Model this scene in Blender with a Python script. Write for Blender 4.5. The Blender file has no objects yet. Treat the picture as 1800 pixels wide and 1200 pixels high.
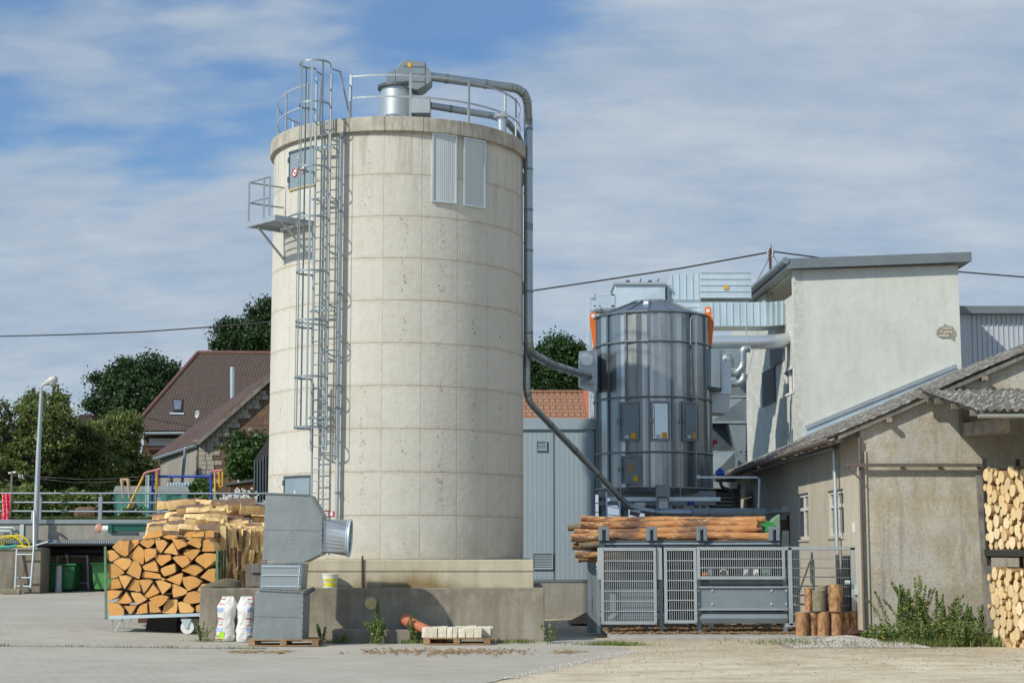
import bpy, math, random
import numpy as np
from math import sin, cos, pi, radians, sqrt, atan2, asin, tan
from mathutils import Vector
R = random.Random(11)
SC = bpy.context.scene
# ------------------------------------------------------------------ camera, sky, sun
F = 2900.0; TH = math.atan(365/2900.0); CZ = 2.06
cam = bpy.data.objects.new('camera', bpy.data.cameras.new('camera')); SC.collection.objects.link(cam)
cam.data.sensor_width = 36; cam.data.lens = 36*F/1800; cam.data.clip_end = 3000; cam.data.clip_start = 0.5
cam.location = (0, 0, CZ); cam.rotation_euler = (pi/2+TH, 0, 0); SC.camera = cam
SC.view_settings.view_transform = 'Standard'; SC.view_settings.look = 'None'
SC.view_settings.exposure = 0.0; SC.view_settings.gamma = 1
SAZ, SEL = radians(50), radians(37)
sd = Vector((-sin(SAZ)*cos(SEL), -cos(SAZ)*cos(SEL), sin(SEL)))
sl = bpy.data.lights.new('sun', 'SUN'); sl.energy = 4.15; sl.angle = radians(0.9); sl.color = (1, .94, .81)
so = bpy.data.objects.new('sun', sl); SC.collection.objects.link(so)
so.rotation_euler = (-sd).to_track_quat('-Z', 'Y').to_euler()
W = bpy.data.worlds.new("World"); SC.world = W; W.use_nodes = True
wt = W.node_tree; wn = wt.nodes; wl = wt.links; wn.clear()
def N(t, ty, **k):
    n = t.nodes.new(ty)
    for a, b in k.items(): setattr(n, a, b)
    return n
def world():
    sky = N(wt, 'ShaderNodeTexSky', sky_type='NISHITA', sun_disc=False)
    sky.sun_elevation = SEL; sky.sun_rotation = atan2(sd.x, sd.y); sky.air_density = 1.0; sky.dust_density = .6; sky.ozone_density = 2.0
    tc = N(wt, 'ShaderNodeTexCoord'); sep = N(wt, 'ShaderNodeSeparateXYZ'); wl.new(tc.outputs['Generated'], sep.inputs[0])
    def m(op, a, b=None):
        n = N(wt, 'ShaderNodeMath', operation=op)
        for i, v in enumerate((a, b)):
            if v is None: continue
            if isinstance(v, (int, float)): n.inputs[i].default_value = v
            else: wl.new(v, n.inputs[i])
        return n.outputs[0]
    az = m('MAXIMUM', sep.outputs[2], 0.0); d = m('ADD', az, .30)
    cx = m('DIVIDE', sep.outputs[0], d); cy = m('DIVIDE', sep.outputs[1], d)
    cb = N(wt, 'ShaderNodeCombineXYZ'); wl.new(cx, cb.inputs[0]); wl.new(m('MULTIPLY', cy, 1.8), cb.inputs[1]); cb.inputs[2].default_value = 3.7
    def noise(sc, det, ro, off):
        mp = N(wt, 'ShaderNodeMapping'); mp.inputs['Location'].default_value = off; wl.new(cb.outputs[0], mp.inputs[0])
        n = N(wt, 'ShaderNodeTexNoise'); n.inputs['Scale'].default_value = sc; n.inputs['Detail'].default_value = det; n.inputs['Roughness'].default_value = ro
        wl.new(mp.outputs[0], n.inputs['Vector']); return n.outputs['Fac']
    a = noise(CLOUD[0], 3.5, .52, CLOUD[1]); b = noise(7.5, 4, .6, (4, 1, 2)); c = noise(5.0, 6, .6, (9, 2, 5))
    mix = m('ADD', m('MULTIPLY', a, .82), m('MULTIPLY', b, .18))
    mix = m('ADD', mix, m('MULTIPLY', sep.outputs[0], CLOUD[2])); mix = m('ADD', mix, m('MULTIPLY', m('SUBTRACT', .21, m('MINIMUM', sep.outputs[2], .4)), 1.5))
    rp = N(wt, 'ShaderNodeValToRGB'); wl.new(mix, rp.inputs[0]); rp.color_ramp.interpolation = 'EASE'
    rp.color_ramp.elements[0].position = CLOUD[3]; rp.color_ramp.elements[0].color = (.17,)*3+(1,)
    rp.color_ramp.elements[1].position = CLOUD[4]; rp.color_ramp.elements[1].color = (.93,)*3+(1,)
    cr = N(wt, 'ShaderNodeValToRGB'); wl.new(c, cr.inputs[0])
    cr.color_ramp.elements[0].position = .32; cr.color_ramp.elements[0].color = CLOUD[5]+(1,)
    cr.color_ramp.elements[1].position = .68; cr.color_ramp.elements[1].color = CLOUD[6]+(1,)
    mr = N(wt, 'ShaderNodeMixRGB'); wl.new(rp.outputs[0], mr.inputs[0]); wl.new(cr.outputs[0], mr.inputs[2])
    tint = N(wt, 'ShaderNodeMixRGB', blend_type='MULTIPLY'); tint.inputs[0].default_value = 1
    wl.new(sky.outputs[0], tint.inputs[1]); tint.inputs[2].default_value = CLOUD[7]+(1,); wl.new(tint.outputs[0], mr.inputs[1])
    dt = N(wt, 'ShaderNodeVectorMath', operation='DOT_PRODUCT'); wl.new(tc.outputs['Generated'], dt.inputs[0]); dt.inputs[1].default_value = tuple(sd)
    g0 = m('POWER', m('MAXIMUM', dt.outputs['Value'], 0.0), 1.6); gc = N(wt, 'ShaderNodeCombineXYZ')
    for k_, v_ in enumerate((.35, .26, .16)): wl.new(m('ADD', m('MULTIPLY', g0, v_), 1.0), gc.inputs[k_])
    gl = gc.outputs[0]   # thin cloud is brightest round the sun
    gm = N(wt, 'ShaderNodeMixRGB', blend_type='MULTIPLY'); gm.inputs[0].default_value = 1; wl.new(mr.outputs[0], gm.inputs[1]); wl.new(gl, gm.inputs[2]); mr = gm
    bg = N(wt, 'ShaderNodeBackground'); bg.inputs[1].default_value = .09; wl.new(mr.outputs[0], bg.inputs[0])
    o = N(wt, 'ShaderNodeOutputWorld'); wl.new(bg.outputs[0], o.inputs[0])
CLOUD = (2.2, (5.3, 1.2, 0), .34, .245, .41, (3.95, 5.05, 6.5), (6.0, 6.7, 7.4), (.62, 1.07, 1.42))
world()
# ------------------------------------------------------------------ helpers
def at(px, py, Y):
    x = (px-900)/F; y = (600-py)/F; d = cos(TH)-y*sin(TH)
    return Vector((x*Y/d, Y, CZ+Y*(sin(TH)+y*cos(TH))/d))
def proj(p):
    dy = p[1]*cos(TH)+(p[2]-CZ)*sin(TH); u = (p[2]-CZ)*cos(TH)-p[1]*sin(TH)
    return 900+F*p[0]/dy, 600-F*u/dy
def gz(x, y):
    s = min(1, max(0, (-x-4)/8)); return s*s*(3-2*s)*max(0, y-30)*.0205
class MB:
    def __init__(s): s.v = []; s.f = []; s.m = []; s.mi = 0
    def add(s, vs, fs):
        b = len(s.v); s.v += [tuple(v) for v in vs]; s.f += [tuple(b+i for i in f) for f in fs]; s.m += [s.mi]*len(fs); return s
    def obox(s, c, ax, ay, az):
        c, ax, ay, az = map(Vector, (c, ax, ay, az)); vs = []
        for k in (-1, 1):
            for j in (-1, 1):
                for i in (-1, 1): vs.append(c+ax*i+ay*j+az*k)
        return s.add(vs, [(0, 2, 3, 1), (4, 5, 7, 6), (0, 1, 5, 4), (2, 6, 7, 3), (0, 4, 6, 2), (1, 3, 7, 5)])
    def box(s, x0, x1, y0, y1, z0, z1):
        return s.obox(((x0+x1)/2, (y0+y1)/2, (z0+z1)/2), ((x1-x0)/2, 0, 0), (0, (y1-y0)/2, 0), (0, 0, (z1-z0)/2))
    def bar(s, a, b, w, h=None, up=(0, 0, 1)):
        a, b = Vector(a), Vector(b); h = h or w; d = (b-a); L = d.length; d.normalize(); up = Vector(up)
        if abs(d.dot(up)) > .97: up = Vector((0, 1, 0))
        sx = d.cross(up).normalized(); uz = sx.cross(d).normalized()
        return s.obox((a+b)/2, sx*w/2, d*L/2, uz*h/2)
    def tube(s, pts, r, n=8, cap=True, closed=False):
        pts = [Vector(p) for p in pts]; rs = r if isinstance(r, (list, tuple)) else [r]*len(pts)
        b = len(s.v); prev = None; k = len(pts)
        for i, p in enumerate(pts):
            if closed: d = pts[(i+1) % k]-pts[i-1]
            else: d = pts[min(i+1, k-1)]-pts[max(i-1, 0)]
            d.normalize()
            if prev is None:
                u = Vector((0, 0, 1)) if abs(d.z) < .9 else Vector((0, 1, 0)); a = d.cross(u).normalized()
            else: a = (prev-d*prev.dot(d)).normalized()
            prev = a; c = d.cross(a)
            for j in range(n):
                t = 2*pi*j/n; s.v.append(tuple(p+(a*cos(t)+c*sin(t))*rs[i]))
        m = k if closed else k-1
        for i in range(m):
            for j in range(n):
                q = ((i+1) % k)*n; s.f.append((b+i*n+j, b+q+j, b+q+(j+1) % n, b+i*n+(j+1) % n)); s.m.append(s.mi)
        if cap and not closed:
            s.f.append(tuple(b+j for j in range(n))); s.m.append(s.mi)
            s.f.append(tuple(b+(k-1)*n+j for j in reversed(range(n)))); s.m.append(s.mi)
        return s
    def prism(s, poly, ext):
        poly = [Vector(p) for p in poly]; ext = Vector(ext); n = len(poly)
        return s.add(poly+[p+ext for p in poly], [tuple(range(n)), tuple(range(2*n-1, n-1, -1))]+[(i, n+i, n+(i+1) % n, (i+1) % n) for i in range(n)])
    def quad(s, a, b, c, d): return s.add([a, b, c, d], [(0, 1, 2, 3)])
    def grid(s, fn, nu, nv):
        vs = [fn(i/nu, j/nv) for j in range(nv+1) for i in range(nu+1)]
        return s.add(vs, [(j*(nu+1)+i, j*(nu+1)+i+1, (j+1)*(nu+1)+i+1, (j+1)*(nu+1)+i) for j in range(nv) for i in range(nu)])
    def build(s, name, mat, parent=None, loc=None, smooth=False, bevel=0, fixn=True):
        me = bpy.data.meshes.new(name)
        o = bpy.data.objects.new(name, me); SC.collection.objects.link(o)
        off = Vector((0, 0, 0))
        if parent is not None:
            o.parent = parent; p = parent
            while p is not None: off += Vector(p.location); p = p.parent
        elif loc is not None: off = Vector(loc); o.location = off
        me.from_pydata([(v[0]-off.x, v[1]-off.y, v[2]-off.z) for v in s.v], [], s.f)
        for m in (mat if isinstance(mat, (list, tuple)) else [mat]): me.materials.append(m)
        if s.m and max(s.m): me.polygons.foreach_set('material_index', s.m)
        if fixn:
            import bmesh
            b = bmesh.new(); b.from_mesh(me); bmesh.ops.recalc_face_normals(b, faces=b.faces); b.to_mesh(me); b.free()
        if smooth:
            me.polygons.foreach_set('use_smooth', [True]*len(me.polygons))
            try: me.set_sharp_from_angle(angle=radians(38))
            except Exception: pass
        if bevel:
            bm = o.modifiers.new('bevel', 'BEVEL'); bm.width = bevel; bm.segments = 2; bm.limit_method = 'ANGLE'
        return o
def tag(o, label, cat, group=None, kind=None):
    o['label'] = label; o['category'] = cat
    if group: o['group'] = group
    if kind: o['kind'] = kind
    return o
def root(name, loc, label, cat, group=None):
    o = bpy.data.objects.new(name, None); SC.collection.objects.link(o); o.location = loc; o.empty_display_size = .2
    return tag(o, label, cat, group)
def struct(o): o['kind'] = 'structure'; return o
def dup(o, loc, rot=None, label=None, parent=None):
    c = o.copy(); SC.collection.objects.link(c)
    if parent: c.parent = parent
    else:
        c.location = loc
        if rot: c.rotation_euler = rot
        if label: c['label'] = label
    for ch in o.children: dup(ch, None, parent=c)
    return c
# ------------------------------------------------------------------ materials
class T:
    def __init__(s, name):
        s.mat = bpy.data.materials.new(name); s.mat.use_nodes = True; s.t = s.mat.node_tree
        s.b = s.t.nodes['Principled BSDF']; s.co = N(s.t, 'ShaderNodeTexCoord').outputs['Object']; s.h = None
    def L(s, a, b): s.t.links.new(a, b)
    def set(s, sock, v):
        if isinstance(v, (int, float)): sock.default_value = v
        elif isinstance(v, tuple): sock.default_value = v+(1,) if len(v) == 3 and len(sock.default_value) == 4 else v
        else: s.L(v, sock)
    def map(s, sc=(1, 1, 1), loc=(0, 0, 0), rot=(0, 0, 0), co=None):
        m = N(s.t, 'ShaderNodeMapping'); m.inputs['Scale'].default_value = sc; m.inputs['Location'].default_value = loc; m.inputs['Rotation'].default_value = rot
        s.L(co or s.co, m.inputs[0]); return m.outputs[0]
    def noise(s, scale, det=5, ro=.6, co=None, dist=0):
        n = N(s.t, 'ShaderNodeTexNoise'); n.inputs['Scale'].default_value = scale; n.inputs['Detail'].default_value = det
        n.inputs['Roughness'].default_value = ro; n.inputs['Distortion'].default_value = dist; s.L(co or s.co, n.inputs['Vector']); return n.outputs['Fac']
    def vor(s, scale, co=None, feat='F1', out='Distance'):
        n = N(s.t, 'ShaderNodeTexVoronoi', feature=feat); n.inputs['Scale'].default_value = scale; s.L(co or s.co, n.inputs['Vector']); return n.outputs[out]
    def ramp(s, f, a, b, ca=(0, 0, 0), cb=(1, 1, 1)):
        r = N(s.t, 'ShaderNodeValToRGB'); s.L(f, r.inputs[0]); e = r.color_ramp.elements
        e[0].position = a; e[0].color = ca+(1,); e[1].position = b; e[1].color = cb+(1,); return r.outputs[0]
    def mix(s, f, a, b, mode='MIX'):
        m = N(s.t, 'ShaderNodeMixRGB', blend_type=mode); s.set(m.inputs[0], f); s.set(m.inputs[1], a); s.set(m.inputs[2], b); return m.outputs[0]
    def m(s, op, a, b=0.0, c=0.0):
        n = N(s.t, 'ShaderNodeMath', operation=op)
        for i, v in enumerate((a, b, c)): s.set(n.inputs[i], v)
        return n.outputs[0]
    def xyz(s, co=None):
        n = N(s.t, 'ShaderNodeSeparateXYZ'); s.L(co or s.co, n.inputs[0]); return n.outputs
    def comb(s, x, y, z):
        n = N(s.t, 'ShaderNodeCombineXYZ'); s.set(n.inputs[0], x); s.set(n.inputs[1], y); s.set(n.inputs[2], z); return n.outputs[0]
    def island(s): return N(s.t, 'ShaderNodeNewGeometry').outputs['Random Per Island']
    def objrand(s): return N(s.t, 'ShaderNodeObjectInfo').outputs['Random']
    def bump(s, h, st=.5, d=.02):
        n = N(s.t, 'ShaderNodeBump'); n.inputs['Strength'].default_value = st; n.inputs['Distance'].default_value = d
        s.L(h, n.inputs['Height'])
        if s.h: s.L(s.h, n.inputs['Normal'])
        s.h = n.outputs[0]; s.L(s.h, s.b.inputs['Normal'])
    def out(s, col, rough=.8, metal=0.0, spec=None):
        s.set(s.b.inputs['Base Color'], col); s.set(s.b.inputs['Roughness'], rough); s.set(s.b.inputs['Metallic'], metal)
        if spec is not None: s.b.inputs['Specular IOR Level'].default_value = spec
        return s.mat
def mat(name, c1, c2=None, sc=3, rough=.8, metal=0.0, bump=0, bs=30, streak=0, spec=None):
    t = T(name); c2 = c2 or tuple(x*.78 for x in c1)
    co = t.map((1, 1, 1/streak)) if streak else t.co
    f = t.ramp(t.noise(sc, 6, .62, co), .34, .68); col = t.mix(f, c1, c2)
    col = t.mix(t.m('MULTIPLY', t.noise(sc*6, 4, .7), .25), col, tuple(x*.6 for x in c1))
    if bump: t.bump(t.noise(bs, 4, .6), bump, .02)
    r = t.m('ADD', t.m('MULTIPLY', t.noise(sc*2), .2), rough-.1)
    return t.out(col, r, metal, spec)
def wood(name, c1, c2, axis, rough=.8, sc=10, bump=.5):
    t = T(name); s = [1, 1, 1]; s[axis] = .06; co = t.map(tuple(s))
    col = t.mix(t.ramp(t.noise(sc*2.5, 6, .65, co), .32, .7), c1, c2)
    col = t.mix(t.ramp(t.noise(2.2, 3), .42, .7), col, tuple(x*.72 for x in c2))
    t.bump(t.noise(sc*5, 5, .7, co), bump, .01); return t.out(col, rough)
M = {}
def galv(name, c, rough, metal, streak=3, var=.8):
    t = T(name); v = t.vor(38, out='Color'); g = t.xyz(v)[0]
    col = t.mix(t.m('MULTIPLY', g, .28), c, tuple(x*.72 for x in c))
    col = t.mix(t.ramp(t.noise(2.0, 5, .6, t.map((1, 1, 1/streak))), .35, .72), col, tuple(x*var for x in c))
    t.bump(t.noise(1.6, 2), .12, .03)
    return t.out(col, t.m('ADD', t.m('MULTIPLY', t.noise(5), .22), rough-.1), metal)
M['galv'] = galv('galvanised_steel', (.50, .55, .57), .45, .62)
M['galvl'] = galv('bright_zinc_sheet', (.62, .74, .80), .42, .42)
M['galvb'] = mat('polished_duct', (.62, .67, .70), (.56, .61, .64), .8, .34, .7)
M['pipe'] = galv('dull_zinc_pipe', (.36, .42, .455), .34, .8)
M['dsteel'] = mat('dark_grey_paint', (.075, .095, .11), (.11, .13, .145), 4, .5, .3)
M['gsteel'] = mat('blue_grey_paint_shaded_zinc', (.235, .285, .31), (.19, .235, .26), 3, .5, .25)  # also colours the duct tower and fan box darker, as shaded by the dryer
def mduct():
    t = T('matt_duct_zinc'); col = t.mix(t.ramp(t.noise(1.1, 5, .6, t.map((1, 1, .4))), .35, .68), (.275, .305, .31), (.225, .255, .265)); col = t.mix(t.m('MULTIPLY', t.ramp(t.noise(7, 6, .7, t.map((1, 1, .25))), .5, .75), .4), col, (.33, .355, .355))
    col = t.mix(t.m('MULTIPLY', t.ramp(t.noise(3, 6, .75, t.map((1, 1, .5), (5, 5, 5))), .60, .72), .3), col, (.17, .165, .15)); t.bump(t.noise(1.6, 2, .5), .7, .05); return t.out(col, t.m('ADD', t.m('MULTIPLY', t.noise(6), .3), .35), .35)
M['duct'] = mduct()
def mdry():
    t = T('dryer_panel_zinc'); x, y, z = t.xyz(); ang = t.m('ARCTAN2', x, t.m('MULTIPLY', y, -1.0)); uv = t.comb(t.m('MULTIPLY', ang, 1.75), z, 0.0)
    f = t.noise(1.6, 2, .5, t.map((1.5, .05, 1), co=uv)); col = t.mix(t.ramp(f, .38, .62), (.40, .44, .46), (.47, .505, .52)); col = t.mix(t.m('MULTIPLY', t.ramp(t.noise(1.2, 4, .6, t.map((1.5, .35, 1), co=uv)), .5, .68), .55), col, (.16, .19, .21))
    w = N(t.t, 'ShaderNodeTexWhiteNoise'); t.L(t.comb(t.m('FLOOR', t.m('MULTIPLY', t.m('ADD', ang, 3.2), 64/(2*pi))), 0.0, 0.0), w.inputs['Vector']); pv = w.outputs['Value']; col = t.mix(t.m('MULTIPLY', t.ramp(pv, .3, .7), .7), col, (.095, .12, .14)); col = t.mix(t.m('MULTIPLY', t.ramp(pv, .78, .82), .8), col, (.56, .61, .61))  # dark and bright panel tones imitate reflections off the facets
    return t.out(col, t.m('ADD', t.m('MULTIPLY', f, .15), .24), .8)
M['msilo'] = mdry()
M['black'] = mat('dark_void', (.012, .012, .013), None, 3, .9)
M['rubber'] = mat('black_rubber', (.02, .02, .022), None, 5, .6)
M['orange'] = mat('orange_paint', (.85, .17, .015), (.75, .15, .012), 3, .5)
M['yellow'] = mat('yellow_paint', (.80, .43, .03), None, 5, .5)
M['blue'] = mat('blue_paint', (.015, .07, .42), None, 5, .5)
M['pink'] = mat('faded_red_paint', (.55, .22, .2), None, 5, .6)
M['white'] = mat('white_paint', (.78, .78, .76), (.7, .7, .68), 5, .5)
M['red'] = mat('red_paint', (.6, .03, .04), None, 5, .5)
M['green'] = mat('green_plastic', (.02, .17, .055), (.015, .13, .045), 3, .45)
M['green2'] = mat('pale_green_plastic', (.09, .33, .10), (.07, .25, .07), 3, .45)
M['dgreen'] = mat('dark_green_paint', (.008, .10, .075), None, 3, .4)
M['fgreen'] = mat('faded_green_paint', (.16, .25, .16), (.1, .2, .11), 8, .7)
M['rust'] = mat('rusty_iron', (.13, .05, .03), (.08, .04, .03), 9, .85, 0, .4)
M['brown'] = mat('brown_door', (.10, .035, .02), None, 4, .6)
M['glass'] = mat('window_glass', (.05, .06, .07), (.09, .10, .11), 1.2, .1, 0, spec=.8)
M['wframe'] = mat('white_weathered_frame', (.66, .66, .62), (.5, .49, .45), 8, .6)
M['label'] = mat('yellow_label', (.80, .42, .01), None, 20, .5)
M['plabel'] = mat('paper_label', (.6, .62, .62), None, 30, .5)
M['cable'] = mat('cable', (.03, .03, .033), None, 5, .7)
M['timber'] = wood('grey_timber', (.25, .235, .21), (.13, .118, .10), 2)
M['timberx'] = wood('grey_beam_timber', (.42, .36, .28), (.24, .19, .145), 1)
M['palletw'] = wood('pallet_wood', (.42, .28, .14), (.26, .16, .08), 0)
M['terra'] = mat('clay_pipe', (.50, .16, .08), (.42, .13, .07), 6, .7)
M['skinpipe'] = mat('faded_orange_pipe', (.62, .3, .2), None, 6, .7)
def mstone():
    t = T('cut_limestone'); col = t.mix(t.ramp(t.noise(7, 5), .35, .7), (.74, .69, .56), (.58, .52, .38)); col = t.mix(t.m('MULTIPLY', t.island(), .35), col, (.5, .47, .4))
    t.bump(t.noise(25), .5, .02); return t.out(col, .9)
M['lime'] = mstone()
def msilo():
    t = T('silo_concrete'); x, y, z = t.xyz(); ang = t.m('ARCTAN2', x, t.m('MULTIPLY', y, -1.0))
    pa = t.m('ADD', t.m('MULTIPLY', ang, 22/(2*pi)), 50+.14); ra = t.m('FRACT', pa)
    da = t.m('ABSOLUTE', t.m('SUBTRACT', ra, .5)); la = t.ramp(da, .482, .497)
    zz = t.m('DIVIDE', z, 1.005); rz = t.m('FRACT', t.m('ADD', zz, 50.0)); wob = t.m('MULTIPLY', t.m('SUBTRACT', t.noise(2.5), .5), .02)
    dz = t.m('ABSOLUTE', t.m('SUBTRACT', t.m('ADD', rz, wob), .5)); lz = t.ramp(dz, .480, .496)
    cell = t.comb(t.m('FLOOR', pa), t.m('FLOOR', t.m('ADD', zz, 50.0)), 0.0)
    wn_ = N(t.t, 'ShaderNodeTexWhiteNoise'); t.L(cell, wn_.inputs['Vector']); cr = wn_.outputs['Value']
    uv = t.comb(t.m('MULTIPLY', ang, 3.18), z, t.m('MULTIPLY', cr, 9.0))
    base = t.mix(t.ramp(t.noise(1.1, 5, .6, uv), .3, .75), (.575, .56, .50), (.525, .51, .45))
    base = t.mix(t.m('MULTIPLY', cr, .32), base, (.46, .445, .385))
    base = t.mix(t.m('MULTIPLY', t.ramp(t.noise(5, 6, .7, uv), .52, .8), .45), base, (.40, .33, .21))
    # grime towards joints
    gz_ = t.m('MULTIPLY', t.ramp(dz, .40, .5), t.ramp(t.noise(4, 4, .7, uv), .40, .7)); base = t.mix(t.m('MULTIPLY', gz_, .5), base, (.36, .25, .13))
    ga_ = t.m('MULTIPLY', t.ramp(da, .40, .5), t.ramp(t.noise(5, 4, .7, uv), .5, .8)); base = t.mix(t.m('MULTIPLY', ga_, .35), base, (.40, .28, .15))
    st = t.noise(7, 5, .6, t.map((1, .12, 1), co=uv)); base = t.mix(t.m('MULTIPLY', t.ramp(st, .5, .78), .16), base, (.34, .31, .25))
    # cracks / blowholes, in vertical trails near the middle of some panels
    strip = t.ramp(t.m('ABSOLUTE', t.m('SUBTRACT', ra, .52)), .07, .14, (1, 1, 1), (0, 0, 0))
    n1 = t.noise(7, 4, .6, t.map((1, .42, 1), co=uv)); line = t.ramp(t.m('ABSOLUTE', t.m('SUBTRACT', n1, .5)), .006, .018, (1, 1, 1), (0, 0, 0))
    brk = t.ramp(t.noise(9, 3, .6, uv), .49, .55); pan = t.ramp(cr, .46, .5)
    ck = t.m('MULTIPLY', t.m('MULTIPLY', line, brk), t.m('MULTIPLY', strip, pan))
    hole = t.m('MULTIPLY', t.ramp(t.vor(26, t.map((1, .5, 1), co=uv)), .06, .12, (1, 1, 1), (0, 0, 0)), t.ramp(t.noise(2.4, 3, .6, uv), .58, .64))
    base = t.mix(t.m('MULTIPLY', lz, .40), base, (.26, .20, .13)); base = t.mix(t.m('MULTIPLY', la, .22), base, (.24, .18, .11))
    base = t.mix(t.m('MULTIPLY', ck, .9), base, (.13, .11, .085)); base = t.mix(t.m('MULTIPLY', hole, .75), base, (.15, .13, .1))
    # splash staining low down and run-off under the cap
    low = t.m('MULTIPLY', t.ramp(z, 0.0, .9, (1, 1, 1), (0, 0, 0)), t.ramp(t.noise(2.2, 5, .65, uv), .35, .65)); base = t.mix(t.m('MULTIPLY', low, .5), base, (.30, .26, .17))
    run = t.noise(5.5, 5, .6, t.map((1, .06, 1), co=uv)); hi = t.m('MULTIPLY', t.ramp(z, 8.6, 10.0) if False else t.m('MULTIPLY', t.m('SUBTRACT', z, 7.6), .40), t.ramp(run, .50, .72)); base = t.mix(t.m('MINIMUM', t.m('MAXIMUM', hi, 0.0), .45), base, (.30, .27, .21))
    rr_ = t.m('MULTIPLY', t.ramp(t.noise(3.3, 5, .6, t.map((1, .05, 1), (4, 0, 0), co=uv)), .60, .72), t.ramp(t.noise(1.1, 3), .45, .6)); base = t.mix(t.m('MULTIPLY', rr_, .16), base, (.40, .28, .15))
    t.bump(t.noise(6.5, 4, .6, uv), .24, .05); t.bump(t.noise(40, 3, .6, uv), .18, .01)
    t.bump(t.m('MULTIPLY', t.m('MAXIMUM', lz, t.m('MULTIPLY', la, .7)), -1.0), .35, .02); return t.out(base, .88)
M['silo'] = msilo()
def mrim():
    t = T('silo_cap_concrete'); x, y, z = t.xyz(); ang = t.m('ARCTAN2', x, t.m('MULTIPLY', y, -1.0))
    pa = t.m('ADD', t.m('MULTIPLY', ang, 22/(2*pi)), 50+.14); da = t.m('ABSOLUTE', t.m('SUBTRACT', t.m('FRACT', pa), .5))
    uv = t.comb(t.m('MULTIPLY', ang, 3.2), z, 0.0)
    base = t.mix(t.ramp(t.noise(3, 6, .65, uv), .35, .68), (.47, .445, .38), (.34, .315, .26))
    base = t.mix(t.m('MULTIPLY', t.ramp(t.noise(8, 5, .6, t.map((1, .2, 1), co=uv)), .45, .72), .6), base, (.15, .13, .095))
    base = t.mix(t.m('MULTIPLY', t.ramp(da, .485, .497), .8), base, (.06, .05, .04)); t.bump(t.noise(30), .4, .01); return t.out(base, .9)
M['rim'] = mrim()
def mconc(name, c1, c2, stain, amt, top=None, sc=1.0):
    t = T(name); x, y, z = t.xyz()
    base = t.mix(t.ramp(t.noise(1.3*sc, 6, .65), .33, .68), c1, c2)
    st = t.noise(4*sc, 6, .65, t.map((1, 1, .15))); base = t.mix(t.m('MULTIPLY', t.ramp(st, .42, .7), amt), base, stain)
    base = t.mix(t.m('MULTIPLY', t.ramp(t.noise(14*sc, 5, .7), .5, .75), .4), base, tuple(v*.7 for v in stain))
    base = t.mix(t.m('MULTIPLY', t.ramp(t.vor(9*sc), .05, .09, (1, 1, 1), (0, 0, 0)), .35), base, (.6, .58, .52))
    if top:
        g = t.m('MULTIPLY', t.ramp(z, top[0], top[1]), t.ramp(t.noise(2.5, 5, .7), .3, .6)); base = t.mix(t.m('MULTIPLY', g, top[3]), base, top[2])
    t.bump(t.noise(22*sc, 5, .65), .45, .02); return t.out(base, .92)
M['ledge'] = mconc('weathered_ledge_concrete', (.36, .33, .265), (.27, .245, .195), (.16, .14, .105), .75, (.35, 1.1, (.16, .14, .105), .8))
M['plinth'] = mconc('plinth_concrete', (.44, .40, .29), (.34, .31, .22), (.26, .22, .13), .5)
M['cblock'] = mconc('old_concrete_block', (.30, .27, .22), (.20, .18, .145), (.10, .09, .07), .5)
M['cwall'] = mconc('yard_wall_concrete', (.33, .32, .285), (.25, .24, .21), (.16, .14, .1), .5)
M['oldwall'] = mconc('stained_yard_wall', (.27, .245, .20), (.20, .175, .135), (.10, .085, .055), .8)
def mplin():
    t = T('plinth_concrete_stained'); x, y, z = t.xyz(); base = t.mix(t.ramp(t.noise(1.3, 6, .65), .33, .68), (.50, .46, .35), (.42, .38, .28))
    base = t.mix(t.m('MULTIPLY', t.ramp(t.noise(4, 6, .65, t.map((1, 1, .15))), .45, .7), .45), base, (.30, .26, .17))
    n = t.m('MULTIPLY', t.noise(1.6, 4, .6, t.map((1, 1, .2))), 1.2); gx = t.m('SUBTRACT', 1.0, t.m('ABSOLUTE', t.m('DIVIDE', t.m('SUBTRACT', x, 3.3), 1.9)))
    k = t.m('SUBTRACT', t.m('ADD', t.m('MULTIPLY', gx, .9), n), t.m('MULTIPLY', t.m('SUBTRACT', z, 1.05), 1.7)); base = t.mix(t.m('MULTIPLY', t.ramp(k, .35, .95), .85), base, (.20, .135, .045))
    up_ = t.ramp(z, 1.45, 1.50); base = t.mix(t.m('MULTIPLY', t.m('SUBTRACT', 1.0, t.ramp(t.m('ABSOLUTE', t.m('SUBTRACT', z, 1.6)), .02, .12)), 0.0), base, (.3, .3, .3))
    t.bump(t.noise(22, 5, .65), .45, .02); return t.out(base, .92)
M['plinth'] = mplin()
M['moss'] = mconc('mossy_stain', (.30, .22, .08), (.24, .19, .09), (.16, .12, .05), .5)
M['slab'] = mconc('slab_concrete', (.40, .385, .35), (.32, .31, .28), (.22, .2, .17), .4)
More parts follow.
